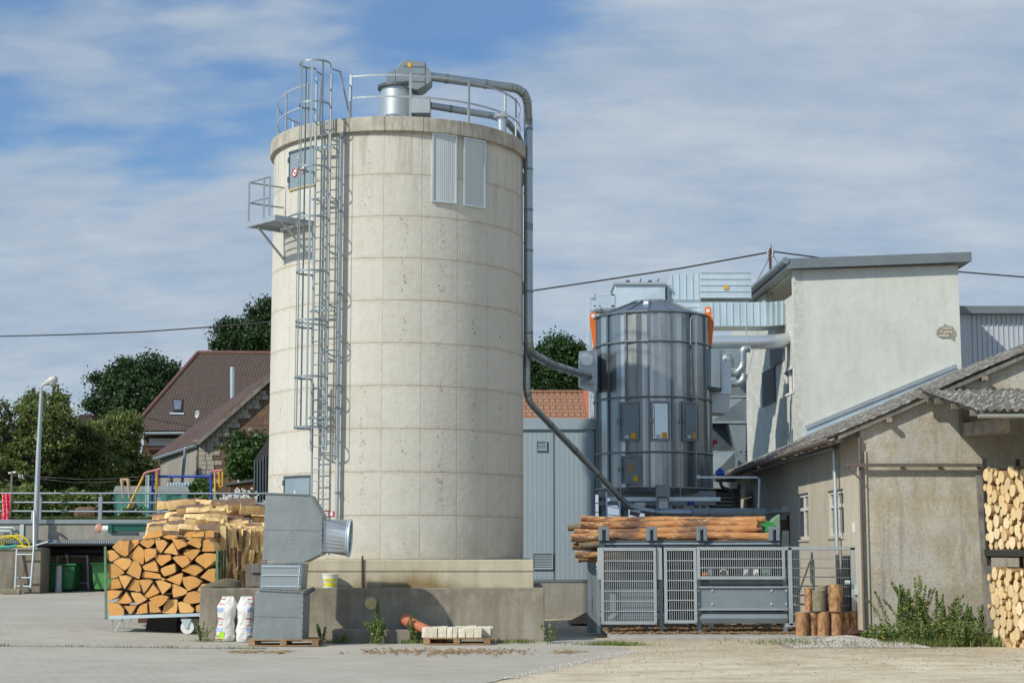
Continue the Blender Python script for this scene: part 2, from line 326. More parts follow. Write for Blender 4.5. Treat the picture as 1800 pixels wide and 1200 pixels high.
def mplaster(name, c1, c2, c3, am, warm, stone=0):
    t = T(name); base = t.mix(t.ramp(t.noise(.55, 5, .6), .40, .58), c1, c2)
    base = t.mix(t.m('MULTIPLY', t.ramp(t.noise(1.7, 7, .68, t.map((1, 1, .5))), .44, .62 if stone else .72), am), base, c3)
    base = t.mix(t.m('MULTIPLY', t.ramp(t.noise(2.3, 6, .6, t.map((1.6, 1.6, .10))), .55, .76), am*.9), base, warm)
    base = t.mix(t.m('MULTIPLY', t.ramp(t.noise(28, 4, .8), .54, .72), .35), base, tuple(v*.55 for v in c3))
    if name == 'pale_grey_render':
        x, y, z = t.xyz(); mk = t.m('MULTIPLY', t.ramp(x, .05, .55, (1, 1, 1), (0, 0, 0)), t.ramp(t.noise(5, 6, .75), .42, .6)); base = t.mix(t.m('MULTIPLY', mk, .45), base, (.25, .25, .22)); rn = t.noise(3, 5, .65, t.map((1.4, 1.4, .07))); base = t.mix(t.m('MULTIPLY', t.ramp(rn, .52, .72), .16), base, (.38, .39, .35)); hc = t.noise(.9, 6, .6); base = t.mix(t.m('MULTIPLY', t.ramp(t.m('ABSOLUTE', t.m('SUBTRACT', hc, .5)), .0008, .003, (1, 1, 1), (0, 0, 0)), .35), base, (.3, .3, .28))
    if stone:
        base = t.mix(t.m('MULTIPLY', t.ramp(t.noise(1.4, 5, .6, t.map((.22, .22, 1.6))), .55, .66), .5), base, tuple(v*.8 for v in c3))
        sp = t.m('MULTIPLY', t.ramp(t.vor(15), .12, .22, (1, 1, 1), (0, 0, 0)), t.ramp(t.noise(1.8, 3), .40, .56)); base = t.mix(t.m('MULTIPLY', t.ramp(t.noise(13, 5, .8), .50, .62), .5), base, (.24, .20, .15)); base = t.mix(t.m('MULTIPLY', t.ramp(t.noise(10, 5, .8, t.map((1, 1, 1), (4, 4, 4))), .56, .64), .4), base, (.62, .59, .52)); base = t.mix(t.m('MULTIPLY', sp, .75), base, (.12, .10, .08))
    t.bump(t.noise(30, 5, .7), .5, .02); t.bump(t.noise(2.5, 3), .25, .06); return t.out(base, .93)
M['hut'] = mplaster('rough_hut_render', (.51, .485, .415), (.42, .405, .37), (.35, .295, .19), .75, (.19, .155, .145), 1)
M['hutside'] = mplaster('hut_side_render', (.50, .45, .36), (.45, .41, .34), (.36, .29, .19), .5, (.30, .26, .2))
M['tower'] = mplaster('pale_grey_render', (.61, .62, .575), (.57, .585, .54), (.45, .475, .43), .5, (.46, .48, .43))
M['blockwall'] = mplaster('barn_side_render', (.33, .31, .27), (.27, .25, .22), (.19, .17, .14), .5, (.2, .17, .13))
def mtiles(name, c1, c2, c3, w, h, axis_u, axis_v, bstr=.8):
    t = T(name); s = t.xyz(); co = t.comb(s[axis_u], s[axis_v], 0.0); b = N(t.t, 'ShaderNodeTexBrick'); t.L(co, b.inputs['Vector'])
    b.inputs['Scale'].default_value = 1; b.inputs['Brick Width'].default_value = w; b.inputs['Row Height'].default_value = h; b.inputs['Mortar Size'].default_value = .016
    b.inputs['Color1'].default_value = c1+(1,); b.inputs['Color2'].default_value = c2+(1,); b.inputs['Mortar'].default_value = tuple(v*.3 for v in c1)+(1,)
    b.inputs['Bias'].default_value = 0; col = t.mix(t.ramp(t.noise(.7, 5, .65), .4, .66), b.outputs['Color'], c3, 'MIX'); col = t.mix(.55, b.outputs['Color'], col)
    fr = t.m('FRACT', t.m('DIVIDE', s[axis_v], h)); t.bump(fr, bstr, .05); fu = t.m('SINE', t.m('MULTIPLY', s[axis_u], 2*pi/w)); t.bump(fu, .35, .02)
    return t.out(col, .85)
M['oldtile'] = mtiles('old_brown_tiles', (.082, .056, .046), (.115, .074, .058), (.060, .050, .044), .18, .155, 0, 2)
M['barntile'] = mtiles('barn_brown_tiles', (.075, .042, .035), (.12, .062, .05), (.11, .09, .08), .24, .17, 1, 0)
M['newtile'] = mtiles('terracotta_tiles', (.36, .18, .10), (.30, .15, .085), (.24, .13, .08), .22, .17, 0, 2, 1.0)
def mrub():
    t = T('rubble_gable'); s = t.xyz(); co = t.comb(s[0], s[2], 0.0); co = t.mix(.04, co, t.vor(3, out='Color'))
    b = N(t.t, 'ShaderNodeTexBrick'); t.L(co, b.inputs['Vector']); b.inputs['Scale'].default_value = 1; b.inputs['Brick Width'].default_value = .75; b.inputs['Row Height'].default_value = .36; b.inputs['Mortar Size'].default_value = .012
    b.inputs['Color1'].default_value = (.20, .125, .085, 1); b.inputs['Color2'].default_value = (.13, .085, .06, 1); b.inputs['Mortar'].default_value = (.05, .038, .03, 1)
    col = t.mix(t.ramp(t.noise(1.2, 6, .7), .35, .7), b.outputs['Color'], (.14, .09, .055)); t.bump(t.noise(5, 6, .7), .9, .08); return t.out(col, .95)
M['rubble'] = mrub()
def masb():
    t = T('mossy_fibre_cement'); v = t.xyz(t.vor(10, out='Color'))[0]
    col = t.mix(t.ramp(t.noise(9, 6, .75), .40, .62), (.235, .225, .205), (.06, .055, .048)); col = t.mix(t.m('MULTIPLY', t.ramp(v, .74, .80), .85), col, (.46, .44, .40))
    col = t.mix(t.m('MULTIPLY', t.ramp(t.noise(3, 5, .7), .5, .7), .5), col, (.13, .11, .065)); t.bump(t.noise(22, 6, .8), 1.0, .05); return t.out(col, .95)
M['asb'] = masb()
def mground():
    t = T('yard_dirt'); big = t.ramp(t.noise(.25, 5, .6), .35, .65); col = t.mix(big, (.72, .635, .465), (.64, .56, .41))
    col = t.mix(t.ramp(t.noise(.9, 6, .65, t.map((.8, 1.3, 1))), .42, .66), col, (.47, .39, .26)); col = t.mix(t.m('MULTIPLY', t.ramp(t.noise(.55, 6, .7, t.map((.6, 1.2, 1), (3, 9, 0))), .5, .66), .6), col, (.42, .34, .23)); col = t.mix(t.m('MULTIPLY', t.ramp(t.noise(2.6, 6, .75, t.map((.7, 1.2, 1), (7, 2, 0))), .54, .68), .55), col, (.34, .27, .18))
    col = t.mix(t.m('MULTIPLY', t.ramp(t.noise(7, 6, .75, t.map((.5, 1, 1))), .5, .72), .6), col, (.33, .26, .17))
    col = t.mix(t.m('MULTIPLY', t.ramp(t.vor(22), .10, .25, (1, 1, 1), (0, 0, 0)), .10), col, (.66, .62, .53))
    col = t.mix(t.m('MULTIPLY', t.ramp(t.noise(60, 3, .8), .52, .7), .35), col, (.33, .28, .2))
    yy = t.xyz()[1]; fr = t.m('MULTIPLY', t.ramp(t.m('DIVIDE', t.m('SUBTRACT', yy, 30.5), 7.0), .0, .9), t.ramp(t.noise(.8, 5, .7), .28, .62)); col = t.mix(t.m('MULTIPLY', fr, .72), col, (.36, .29, .195))
    t.bump(t.noise(5, 6, .7), .5, .08); t.bump(t.vor(30), .5, .02); return t.out(col, .97)
M['ground'] = mground()
def mpave():
    t = T('grey_paving'); s = t.xyz(); mp = t.map((1, 1, 1), rot=(0, 0, radians(12)))
    b = N(t.t, 'ShaderNodeTexBrick'); t.L(mp, b.inputs['Vector']); b.inputs['Scale'].default_value = 1; b.inputs['Brick Width'].default_value = .24; b.inputs['Row Height'].default_value = .20; b.inputs['Mortar Size'].default_value = .010
    b.inputs['Color1'].default_value = (.38, .355, .30, 1); b.inputs['Color2'].default_value = (.42, .39, .33, 1); b.inputs['Mortar'].default_value = (.23, .21, .175, 1)
    col = t.mix(t.ramp(t.noise(.35, 6, .65), .42, .66), b.outputs['Color'], (.44, .41, .355)); col = t.mix(t.m('MULTIPLY', t.ramp(t.noise(1.2, 6, .7, t.map((.7, 1.3, 1))), .5, .7), .6), col, (.30, .27, .215))
    col = t.mix(t.m('MULTIPLY', t.ramp(t.noise(.8, 5, .7, t.map((.6, 1.2, 1), (5, 3, 0))), .54, .70), .6), col, (.54, .50, .41))
    col = t.mix(t.m('MULTIPLY', t.ramp(t.noise(30, 4, .8), .55, .72), .35), col, (.17, .15, .12))
    col = t.mix(t.m('MULTIPLY', t.ramp(t.noise(.9, 5, .6, t.map((1, 1.2, 1), (11, 4, 0))), .58, .68), .5), col, (.24, .225, .19)); ckn = t.noise(.8, 6, .65, t.map((1, 1, 1), (2, 8, 0))); col = t.mix(t.m('MULTIPLY', t.ramp(t.m('ABSOLUTE', t.m('SUBTRACT', ckn, .5)), .0012, .004, (1, 1, 1), (0, 0, 0)), .55), col, (.14, .13, .11))
    col = t.mix(.25, col, (.42, .395, .335)); t.bump(b.outputs['Fac'], -.2, .01); t.bump(t.noise(30, 4), .3, .01); return t.out(col, .93)
M['pave'] = mpave()
M['fascia'] = mat('grey_sheet_fascia', (.20, .235, .255), (.17, .2, .22), 2, .5, .3)
M['gutrust'] = mat('rusty_zinc_gutter', (.30, .29, .27), (.20, .10, .06), 2.5, .7, .1)
M['dribs'] = galv('dark_zinc_rib', (.20, .24, .26), .4, .6)
M['sky_pane'] = galv('bright_hatch_sheet', (.60, .68, .72), .15, .8)
M['bracket'] = mat('slate_grey_bracket', (.20, .24, .275), (.17, .205, .235), 6, .5, .2)
M['fgreen2'] = mat('pale_green_hood', (.20, .34, .21), (.15, .27, .15), 6, .6)
M['bgreen'] = mat('bright_green_paint', (.04, .32, .09), None, 5, .45)
M['endp2'] = mat('dull_cut_end', (.55, .42, .24), (.4, .28, .14), 9, .9)
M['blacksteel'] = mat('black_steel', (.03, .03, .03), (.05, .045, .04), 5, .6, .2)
M['deblight'] = mat('light_log_side', (.50, .33, .15), (.25, .14, .07), 8, .9, 0, .6)
M['galvl2'] = mat('clean_zinc', (.36, .40, .42), (.32, .36, .38), 2, .42, .4)
M['galv2'] = galv('cone_zinc', (.50, .54, .56), .32, .8)
M['corr'] = mat('pale_blue_sheet', (.315, .395, .455), (.295, .37, .43), 1.2, .55, .1)
M['corrw'] = mat('pale_grey_sheet', (.50, .54, .60), (.47, .51, .57), 1.2, .5, .2)
def mpoly():
    t = T('polycarbonate_sheet'); s = t.xyz(); st = t.noise(9, 4, .6, t.map((3, 3, .05))); col = t.mix(t.ramp(st, .35, .7), (.45, .49, .50), (.51, .55, .56))
    return t.out(col, .3, .0)
M['poly'] = mpoly()
def mleaf(name, c1, c2, c3, tr=.25):
    t = T(name); i = t.island(); col = t.mix(i, c1, c2); col = t.mix(t.ramp(t.noise(.9, 3, .6), .42, .62), col, c3)
    m = t.out(col, .55); b = t.b; b.inputs['Roughness'].default_value = .5
    tl = N(t.t, 'ShaderNodeBsdfTranslucent'); t.L(col, tl.inputs[0]); ms = N(t.t, 'ShaderNodeMixShader'); ms.inputs[0].default_value = tr
    o = t.t.nodes['Material Output']; t.L(b.outputs[0], ms.inputs[1]); t.L(tl.outputs[0], ms.inputs[2]); t.L(ms.outputs[0], o.inputs[0]); return m
M['leafd'] = mleaf('dark_oak_leaves', (.034, .08, .024), (.075, .14, .04), (.02, .05, .016), .3)
M['leafo'] = mleaf('olive_garden_leaves', (.14, .20, .05), (.30, .35, .11), (.085, .12, .032), .45)
M['leafb'] = mleaf('mid_green_leaves', (.045, .11, .02), (.09, .17, .035), (.03, .07, .015))
M['weed'] = mleaf('weed_leaves', (.15, .23, .06), (.28, .35, .12), (.12, .17, .05), .4)
M['grass'] = mleaf('grass_blades', (.12, .22, .04), (.24, .29, .08), (.17, .17, .06), .35)
M['straw'] = mleaf('dry_straw', (.45, .33, .15), (.3, .2, .09), (.35, .25, .12), .1)
M['lampw'] = mat('lamp_white', (.55, .55, .53), None, 5, .4)
M['wire'] = mat('plain_wire_grey', (.40, .44, .465), None, 1, .5, .2)
M['railz'] = galv('railing_zinc', (.42, .46, .48), .45, .35)
M['ochre'] = mat('ochre_cap', (.62, .48, .24), (.5, .38, .18), 9, .9)
M['crate_wood'] = mat('dark_crate_wood', (.06, .05, .045), None, 4, .8)  # very dark grey-brown wood of the low crate
M['dpipe'] = mat('dark_old_pipe', (.10, .085, .075), (.16, .12, .10), 9, .8)
M['galvd'] = galv('aged_ladder_zinc', (.31, .36, .385), .42, .5)
M['tarpc'] = mat('grey_tarp_cover', (.25, .27, .25), None, 4, .8)
M['orangewood'] = mat('orange_boards', (.48, .18, .03), (.4, .14, .025), 5, .7)
M['terra2'] = mat('old_ridge_tile', (.17, .08, .06), (.12, .06, .05), 6, .85)
M['darkwall'] = mat('dark_house_wall', (.14, .10, .08), None, 2, .9)  # dark brown for the old house wall
M['skypane2'] = mat('skylight_glass', (.35, .40, .45), None, 3, .1, .6)
M['cblk2'] = mat('pale_block', (.42, .39, .33), (.31, .285, .24), 4, .9, 0, .5)
M['gravelm'] = mat('gravel_bed', (.34, .31, .26), (.24, .21, .17), 8, .95, 0, .9, 30)
M['stone'] = mleaf('gravel_stone', (.46, .44, .40), (.34, .31, .27), (.40, .37, .32), 0)
M['litter'] = mleaf('bark_chips', (.30, .18, .08), (.13, .08, .045), (.22, .14, .07), 0)
M['sawdust'] = mat('sawdust', (.22, .13, .07), (.16, .1, .055), 4, .95, 0, .8, 20)
M['leafb2'] = mleaf('dark_green_leaves', (.03, .085, .018), (.055, .12, .025), (.02, .05, .012))
M['bark'] = wood('tree_bark', (.07, .055, .04), (.04, .03, .022), 2)
def mend(name, c1, c2, ring=60):
    t = T(name); s = t.xyz(); ro = t.objrand(); off = t.comb(t.m('MULTIPLY', ro, 37.0), t.m('MULTIPLY', ro, 11.0), t.m('MULTIPLY', ro, 23.0)); va = N(t.t, 'ShaderNodeVectorMath'); t.L(t.co, va.inputs[0]); t.L(off, va.inputs[1]); co = va.outputs[0]
    x = t.m('ADD', s[0], t.m('MULTIPLY', t.m('SUBTRACT', ro, .5), .06)); r = t.m('SQRT', t.m('ADD', t.m('MULTIPLY', x, x), t.m('MULTIPLY', s[2], s[2])))
    rg = t.m('SINE', t.m('MULTIPLY', t.m('ADD', r, t.m('MULTIPLY', t.noise(6, co=co), .05)), ring*2.0)); col = t.mix(t.ramp(rg, -.9, .9), c1, tuple(a*.4+b*.6 for a, b in zip(c1, c2)))
    col = t.mix(t.m('MULTIPLY', t.ramp(t.noise(4, 6, .7, co=co), .35, .65), .75), col, c2); r2 = t.m('FRACT', t.m('MULTIPLY', ro, 7.13)); col = t.mix(t.m('MULTIPLY', t.ramp(r2, .25, 1.0), .6), col, tuple(v*k for v, k in zip(c1, (.62, .60, .62)))); r3 = t.m('FRACT', t.m('MULTIPLY', ro, 13.7)); col = t.mix(t.m('MULTIPLY', t.ramp(r3, .6, 1.0), .55), col, tuple(min(.9, v*k) for v, k in zip(c1, (1.08, 1.2, 1.5))))
    an = t.m('ARCTAN2', x, s[2]); cr = t.noise(3.5, 3, .6, co=t.comb(t.m('MULTIPLY', an, 2.2), t.m('MULTIPLY', r, 1.2), ro)); ck = t.ramp(t.m('ABSOLUTE', t.m('SUBTRACT', cr, .5)), .004, .016, (1, 1, 1), (0, 0, 0)); col = t.mix(t.m('MULTIPLY', ck, .55), col, tuple(v*.25 for v in c2))
    col = t.mix(t.m('MULTIPLY', t.ramp(t.noise(26, 4, .7, co=co), .55, .7), .22), col, tuple(v*.5 for v in c2)); t.bump(t.noise(18, 5, .7, t.map((1, 1, .35), co=co)), .45, .02); return t.out(col, .88)
M['endo'] = mend('orange_cut_end', (.82, .45, .14), (.64, .28, .07))
M['endp'] = mend('pale_cut_end', (.84, .66, .38), (.66, .44, .19))
M['split'] = wood('split_wood_face', (.80, .60, .33), (.58, .39, .19), 1, .8, 8, .9)
M['splitx'] = wood('split_wood_grain', (.90, .69, .38), (.70, .46, .20), 1, .8, 8, .9)
M['fbark'] = mat('flaky_log_bark', (.20, .125, .085), (.11, .08, .065), 12, .9, 0, .8, 30)
def mdeb():
    t = T('debarked_log'); s = t.map((.22, 1, 1)); col = t.mix(t.ramp(t.noise(9, 6, .7, s), .34, .66), (.66, .33, .13), (.40, .15, .055))
    col = t.mix(t.m('MULTIPLY', t.objrand(), .45), col, (.62, .36, .14)); col = t.mix(t.ramp(t.noise(3.2, 5, .7, t.map((.35, 1, 1))), .50, .62), col, (.17, .095, .06)); col = t.mix(t.ramp(t.noise(11, 5, .75, t.map((.25, 1, 1))), .56, .66), col, (.70, .50, .28)); t.bump(t.noise(14, 6, .75, t.map((.3, 1, 1))), 1.2, .04); return t.out(col, .85)
M['deb'] = mdeb()
M['gbark'] = mat('grey_log_bark', (.27, .235, .16), (.15, .13, .095), 7, .9, 0, .8, 20)
def mpost():
    t = T('peeled_post'); s = t.map((1, 1, .5)); col = t.mix(t.ramp(t.noise(11, 6, .75, s), .42, .58), (.54, .29, .12), (.13, .07, .04))
    col = t.mix(t.m('MULTIPLY', t.objrand(), .5), col, (.30, .16, .08)); t.bump(t.noise(20, 5, .7, s), .8, .02); return t.out(col, .88)
M['post'] = mpost()
# ------------------------------------------------------------------ ground
M['grass_soil'] = mat('garden_soil', (.07, .10, .03), (.10, .09, .05), 1.5, .95, 0, .6, 12)
def ground():
    xs = [-400, -150, -60]+[-40+1.0*i for i in range(0, 66)]+[40, 60, 150, 400]; ys = [-60, -20, 0, 10]+[18+1.0*i for i in range(0, 60)]+[90, 130, 250, 900]
    g = MB()
    def z(x, y):
        b = 0
        if abs(x) < 41 and 17 < y < 79: b = .002*sin(x*1.3+y*.7)+.0015*sin(x*.5-y*1.9)
        if y < 42 and x > 1: b *= 1.6
        return gz(x, y)*1.0+b-.006
    for y in ys:
        for x in xs: g.v.append((x, y, z(x, y)))
    n = len(xs); g.f = [(j*n+i, j*n+i+1, (j+1)*n+i+1, (j+1)*n+i) for j in range(len(ys)-1) for i in range(n-1)]; g.m = [0]*len(g.f)
    struct(g.build('ground', M['ground'], loc=(0, 0, 0), smooth=True))
    # paved yard: boundary runs from lower ledge's right end to the frame's bottom
    p = MB(); N_ = 60
    def edge(y):
        y += .05*sin(y*23)+.03*sin(y*57+1)
        if y <= 34.2: return 2.45*(1-(34.2-y)/7.0)*1.0-.0 if y > 20 else -6
        return 2.45-(y-34.2)*.10
    def fn(u, v):
        y = 10+v*50; xr = edge(y) if y > 20 else -2.5; xr = max(xr, -2.6); x = -34+(xr+34)*(1-(1-u)**1.6); return (x, y, gz(x, y)+.005)
    p.grid(fn, 60, 260); struct(p.build('yard_paving', M['pave'], loc=(0, 0, 0), smooth=True))
    # joint strip across the paving
    s = MB(); a = at(-40, 1134, 33.2); pts = []
    for i in range(14):
        x = -11.6+i*.5; y = 34.35+i*.035
        pts.append((x, y))
    for (x0, y0), (x1, y1) in zip(pts, pts[1:]): s.quad((x0, y0-.035, gz(x0, y0)+.018), (x1, y1-.035, gz(x1, y1)+.018), (x1, y1+.035, gz(x1, y1)+.018), (x0, y0+.035, gz(x0, y0)+.018))
    struct(s.build('drain_joint', M['cblock'], loc=(0, 0, 0)))
    c = MB(); c.box(2.25, 8.03, 38.2, 60, -.25, .09); struct(c.build('concrete_apron', M['slab'], loc=(0, 0, 0), bevel=.02))
    c = MB(); c.prism([(2.2, 36.9, -.2), (2.2, 38.19, -.2), (.9, 38.19, -.2), (.9, 36.9, -.2)], (0, 0, .215)); struct(c.build('concrete_strip', M['slab'], loc=(0, 0, 0)))
    t = MB()
    t.box(-45, -2.5, 60.9, 300, 0, 3.056)
    t.box(-45, -2.5, 58.4, 60.9, 2.93, 3.06)  # raised garden terrace behind the left retaining wall
    struct(t.build('garden_terrace', M['grass_soil'], loc=(0, 0, 0)))
ground()
# ------------------------------------------------------------------ concrete silo
CX, CY, RS = -2.90, 41.5, 3.18; Z0 = at(698, 983, CY-RS).z; Z1 = Z0+10.05+.03; ZT = at(698, 204, CY-RS-.1).z
def sp(phi, z, r=RS): return Vector((CX+r*sin(phi), CY-r*cos(phi), z))
def phi_px(px, z, r=RS):
    lo, hi = -1.45, 1.45
    for _ in range(40):
        m_ = (lo+hi)/2
        if proj(sp(m_, z, r))[0] < px: lo = m_
        else: hi = m_
    return lo
def z_py(py, phi, r=RS):
    lo, hi = -2, 30
    for _ in range(40):
        m_ = (lo+hi)/2
        if proj(sp(phi, m_, r))[1] > py: lo = m_
        else: hi = m_
    return lo
silo = root('concrete_silo', (CX, CY, Z0), 'tall round pale concrete silo with a caged ladder and rooftop railing', 'silo')
def cyl(mb, r, z0, z1, n=176, cap=True): mb.tube([(CX, CY, z0), (CX, CY, z1)], r, n, cap); return mb
b = MB(); cyl(b, RS, Z0-.3, Z1); b.build('silo_wall', M['silo'], silo, smooth=True)
b = MB(); cyl(b, RS+.10, Z1+.005, ZT); b.build('roof_cap', M['rim'], silo, smooth=True, bevel=.015)
def patch(mb, p0, p1, z0, z1, r0, r1, n=6):
    for k in range(n):
        a, c = p0+(p1-p0)*k/n, p0+(p1-p0)*(k+1)/n
        P = [sp(a, z0, r0), sp(c, z0, r0), sp(c, z0, r1), sp(a, z0, r1), sp(a, z1, r0), sp(c, z1, r0), sp(c, z1, r1), sp(a, z1, r1)]
        mb.add(P, [(0, 1, 2, 3), (4, 7, 6, 5), (3, 2, 6, 7)]+([(0, 3, 7, 4)] if k == 0 else [])+([(1, 5, 6, 2)] if k == n-1 else []))
def silo_door(pxa, pxb, pya, pyb, label, signs):
    zc = z_py((pya+pyb)/2, phi_px((pxa+pxb)/2, 8)); a, c = phi_px(pxa, zc), phi_px(pxb, zc); zt, zb = z_py(pya, a), z_py(pyb, a)
    d = MB(); patch(d, a, c, zb, zt, RS-.02, RS+.025, 4); dr = d.build('door', M['gsteel2'], silo); dr['label'] = label
    f = MB(); patch(f, a-.012, c+.012, zt, zt+.05, RS-.02, RS+.05); patch(f, a-.014, a-.002, zb, zt, RS-.02, RS+.035, 1); patch(f, c+.002, c+.014, zb, zt, RS-.02, RS+.035, 1)
    f.build('frame', M['dsteel'], dr)
    s_ = MB(); patch(s_, a-.01, c+.01, zb-.05, zb-.005, RS-.02, RS+.04); s_.build('sill', M['yellowish'], dr)
    h = MB(); hz = zb+(zt-zb)*.55 if pyb < 500 else zb+(zt-zb)*.32
    h.tube([sp(c-.05, hz, RS+.03), sp(c-.05, hz, RS+.07), sp(c-.13, hz+.03, RS+.07)], .016, 6); h.build('handle', M['galv'], dr)
    for k in (.2, .75):
        g = MB(); patch(g, a-.02, a+.0, zb+(zt-zb)*k, zb+(zt-zb)*k+.13, RS+.026, RS+.06, 1); g.build('hinge', M['dsteel'], dr)
    for kind, u, v, s0 in signs:
        ph = a+(c-a)*u; zz = zb+(zt-zb)*v; nrm = Vector((sin(ph), -cos(ph), 0)); tg = Vector((cos(ph), sin(ph), 0)); P0 = sp(ph, zz, RS+.032)
        if kind == 'tri':
            q = MB(); q.prism([P0-tg*s0*.55, P0+tg*s0*.55, P0+Vector((0, 0, s0*1.7))], nrm*.004); w = q.build('warning_sign', M['white'], dr)
            q = MB(); P1 = P0+nrm*.006+Vector((0, 0, s0*.12))
            for e in (-1, 1): q.bar(P1+tg*e*s0*.13, P1+tg*e*s0*.17+Vector((0, 0, s0*.42)), .03, .003, nrm)
            q.bar(P1-tg*s0*.16, P1+tg*s0*.12, .03, .003, nrm); q.build('symbol', M['black'], w)
        else:
            q = MB(); q.tube([P0, P0+nrm*.004], s0, 18); w = q.build('prohibition_sign', M['white'], dr)
            q = MB(); ring = [P0+nrm*.007+(tg*cos(t)+Vector((0, 0, 1))*sin(t))*s0*.86 for t in [2*pi*i/18 for i in range(18)]]; q.tube(ring, s0*.13, 4, closed=True)
            q.bar(P0+nrm*.007+(tg*-.6+Vector((0, 0, .6)))*s0, P0+nrm*.007+(tg*.6+Vector((0, 0, -.6)))*s0, .02, .003, nrm); q.build('red_ring', M['red'], w)
            q = MB(); q.bar(P0+nrm*.006-tg*s0*.25-Vector((0, 0, s0*.1)), P0+nrm*.006+tg*s0*.3-Vector((0, 0, s0*.1)), .035, .003, nrm); q.build('symbol', M['black'], w)
    return dr
M['gsteel2'] = mat('door_blue_grey', (.27, .34, .385), (.24, .30, .34), 2, .45, .2)
M['yellowish'] = mat('ochre_sill', (.55, .45, .2), None, 9, .8)
silo_door(511, 552, 271, 333, 'upper steel hatch door at platform with warning signs', [('tri', .42, .72, .10), ('ban', .26, .42, .115), ('ban', .62, .46, .115)])
silo_door(502, 545, 840, 893, 'lower steel hatch door near the foot of the silo', [('tri', .47, .30, .13)])
# polycarbonate roof lights
for i, (pa, pb, ya, yb, t0) in enumerate(((761, 799, 237, 353, 0), (816, 849, 245, 360, 0))):
    zc = 10.5; a, c = phi_px(pa, zc), phi_px(pb, zc); zt, zb = z_py(ya, a), z_py(yb, a); w = MB()
    n = 44; pts = [sp(a+(c-a)*k/n, 0, RS+.03+.0015*sin(k*2*pi/4)) for k in range(n+1)]
    for k in range(n): w.quad(pts[k]+Vector((0, 0, zb)), pts[k+1]+Vector((0, 0, zb)), pts[k+1]+Vector((0, 0, zt)), pts[k]+Vector((0, 0, zt)))
    wo = w.build('window', M['poly'], silo, fixn=False)
    f = MB(); e = .012
    patch(f, a-e, c+e, zt, zt+.04, RS-.02, RS+.055); patch(f, a-e, c+e, zb-.03, zb, RS-.02, RS+.055); patch(f, a-e, a, zb, zt, RS-.02, RS+.055, 1); patch(f, c, c+e, zb, zt, RS-.02, RS+.055, 1)
    f.build('frame', M['galvl'], wo)
# caged ladder
PL = radians(-28.2); LN = Vector((sin(PL), -cos(PL), 0)); LT = Vector((cos(PL), sin(PL), 0)); LB = sp(PL, 0, RS+.24)
zlt = z_py(150, PL); zlb = z_py(963, PL); zmid = z_py(748, PL)
lad = MB()
for e in (-.21, .21): lad.bar(LB+LT*e+Vector((0, 0, zmid-.6)), LB+LT*e+Vector((0, 0, ZT+1.05)), .055, .03, LN)
z = zmid-.5; k = 0
while z < ZT+.0: lad.tube([LB-LT*.21+Vector((0, 0, z)), LB+LT*.21+Vector((0, 0, z))], .014, 6); z += .275
ladder = root('caged_ladder', tuple(LB+Vector((0, 0, zlb))), 'galvanised steel ladder with safety cage running up the silo wall', 'ladder')
lad.build('rails_and_rungs', M['galvd'], ladder)
lo = MB(); L2 = LB-LT*.06-LN*.06
for e in (-.16, .16): lo.bar(L2+LT*e+Vector((0, 0, zlb)), L2+LT*e+Vector((0, 0, zmid+1.0)), .045, .025, LN)
z = zlb+.2
while z < zmid+.9: lo.tube([L2-LT*.16+Vector((0, 0, z)), L2+LT*.16+Vector((0, 0, z))], .013, 6); z += .27
lo.build('lower_section', M['galvd'], ladder)
CC = LB+LN*.36; CR = .37
def hoop(mb, z, a0=-2.45, a1=2.45, n=22, cr=CR):
    pts = []
    for i in range(n+1):
        t = a0+(a1-a0)*i/n; pts.append(CC+(LN*cos(t)+LT*sin(t))*cr+Vector((0, 0, z)))
    pts = [LB+LT*-.22+Vector((0, 0, z))]+pts+[LB+LT*.22+Vector((0, 0, z))]
    for p, q in zip(pts, pts[1:]):
        d = (q-p).normalized(); o_ = d.cross(Vector((0, 0, 1)))*.005; h_ = Vector((0, 0, .025)); mb.add([p-o_-h_, q-o_-h_, q+o_-h_, p+o_-h_, p-o_+h_, q-o_+h_, q+o_+h_, p+o_+h_], [(0, 1, 2, 3), (4, 7, 6, 5), (0, 4, 5, 1), (2, 6, 7, 3)])
hz = [z_py(y, PL, RS+.5) for y in (752, 664, 574, 566, 480, 386, 298)]+[ZT+.25, ZT+1.25]
for z in hz: h = MB(); hoop(h, z); h.build('cage_hoop', M['galvd'], ladder)
for t in (-1.9, -1.15, -.4, .4, 1.15, 1.9):
    p = CC+(LN*cos(t)+LT*sin(t))*(CR-.01); s_ = MB(); s_.bar(p+Vector((0, 0, hz[0])), p+Vector((0, 0, ZT+1.27)), .042, .012, LN*cos(t)+LT*sin(t)); s_.build('cage_strap', M['galvd'], ladder)
for y in (264, 352, 548, 735): 
    z = z_py(y, PL); q = MB()
    for e in (-.23, .23): q.bar(LB+LT*e+Vector((0, 0, z)), sp(PL, z, RS-.02)+LT*e, .04, .02)
    q.bar(LB-LT*.3+Vector((0, 0, z)), LB+LT*.3+Vector((0, 0, z)), .03, .05); q.build('wall_bracket', M['galvd'], ladder)
for e in (-1, 1):
    q = MB(); p0 = LB+LT*.22*e+Vector((0, 0, ZT+1.2)); p1 = p0-LN*.30+LT*e*.05+Vector((0, 0, 0)); p2 = p0-LN*.5+LT*e*.25+Vector((0, 0, -1.25)); q.tube([p0, p1+Vector((0, 0, .0)), p1+(p2-p1)*.12-Vector((0, 0, .02)), p2], .022, 7); q.build('step_off_rail', M['galvd'], ladder, smooth=True)
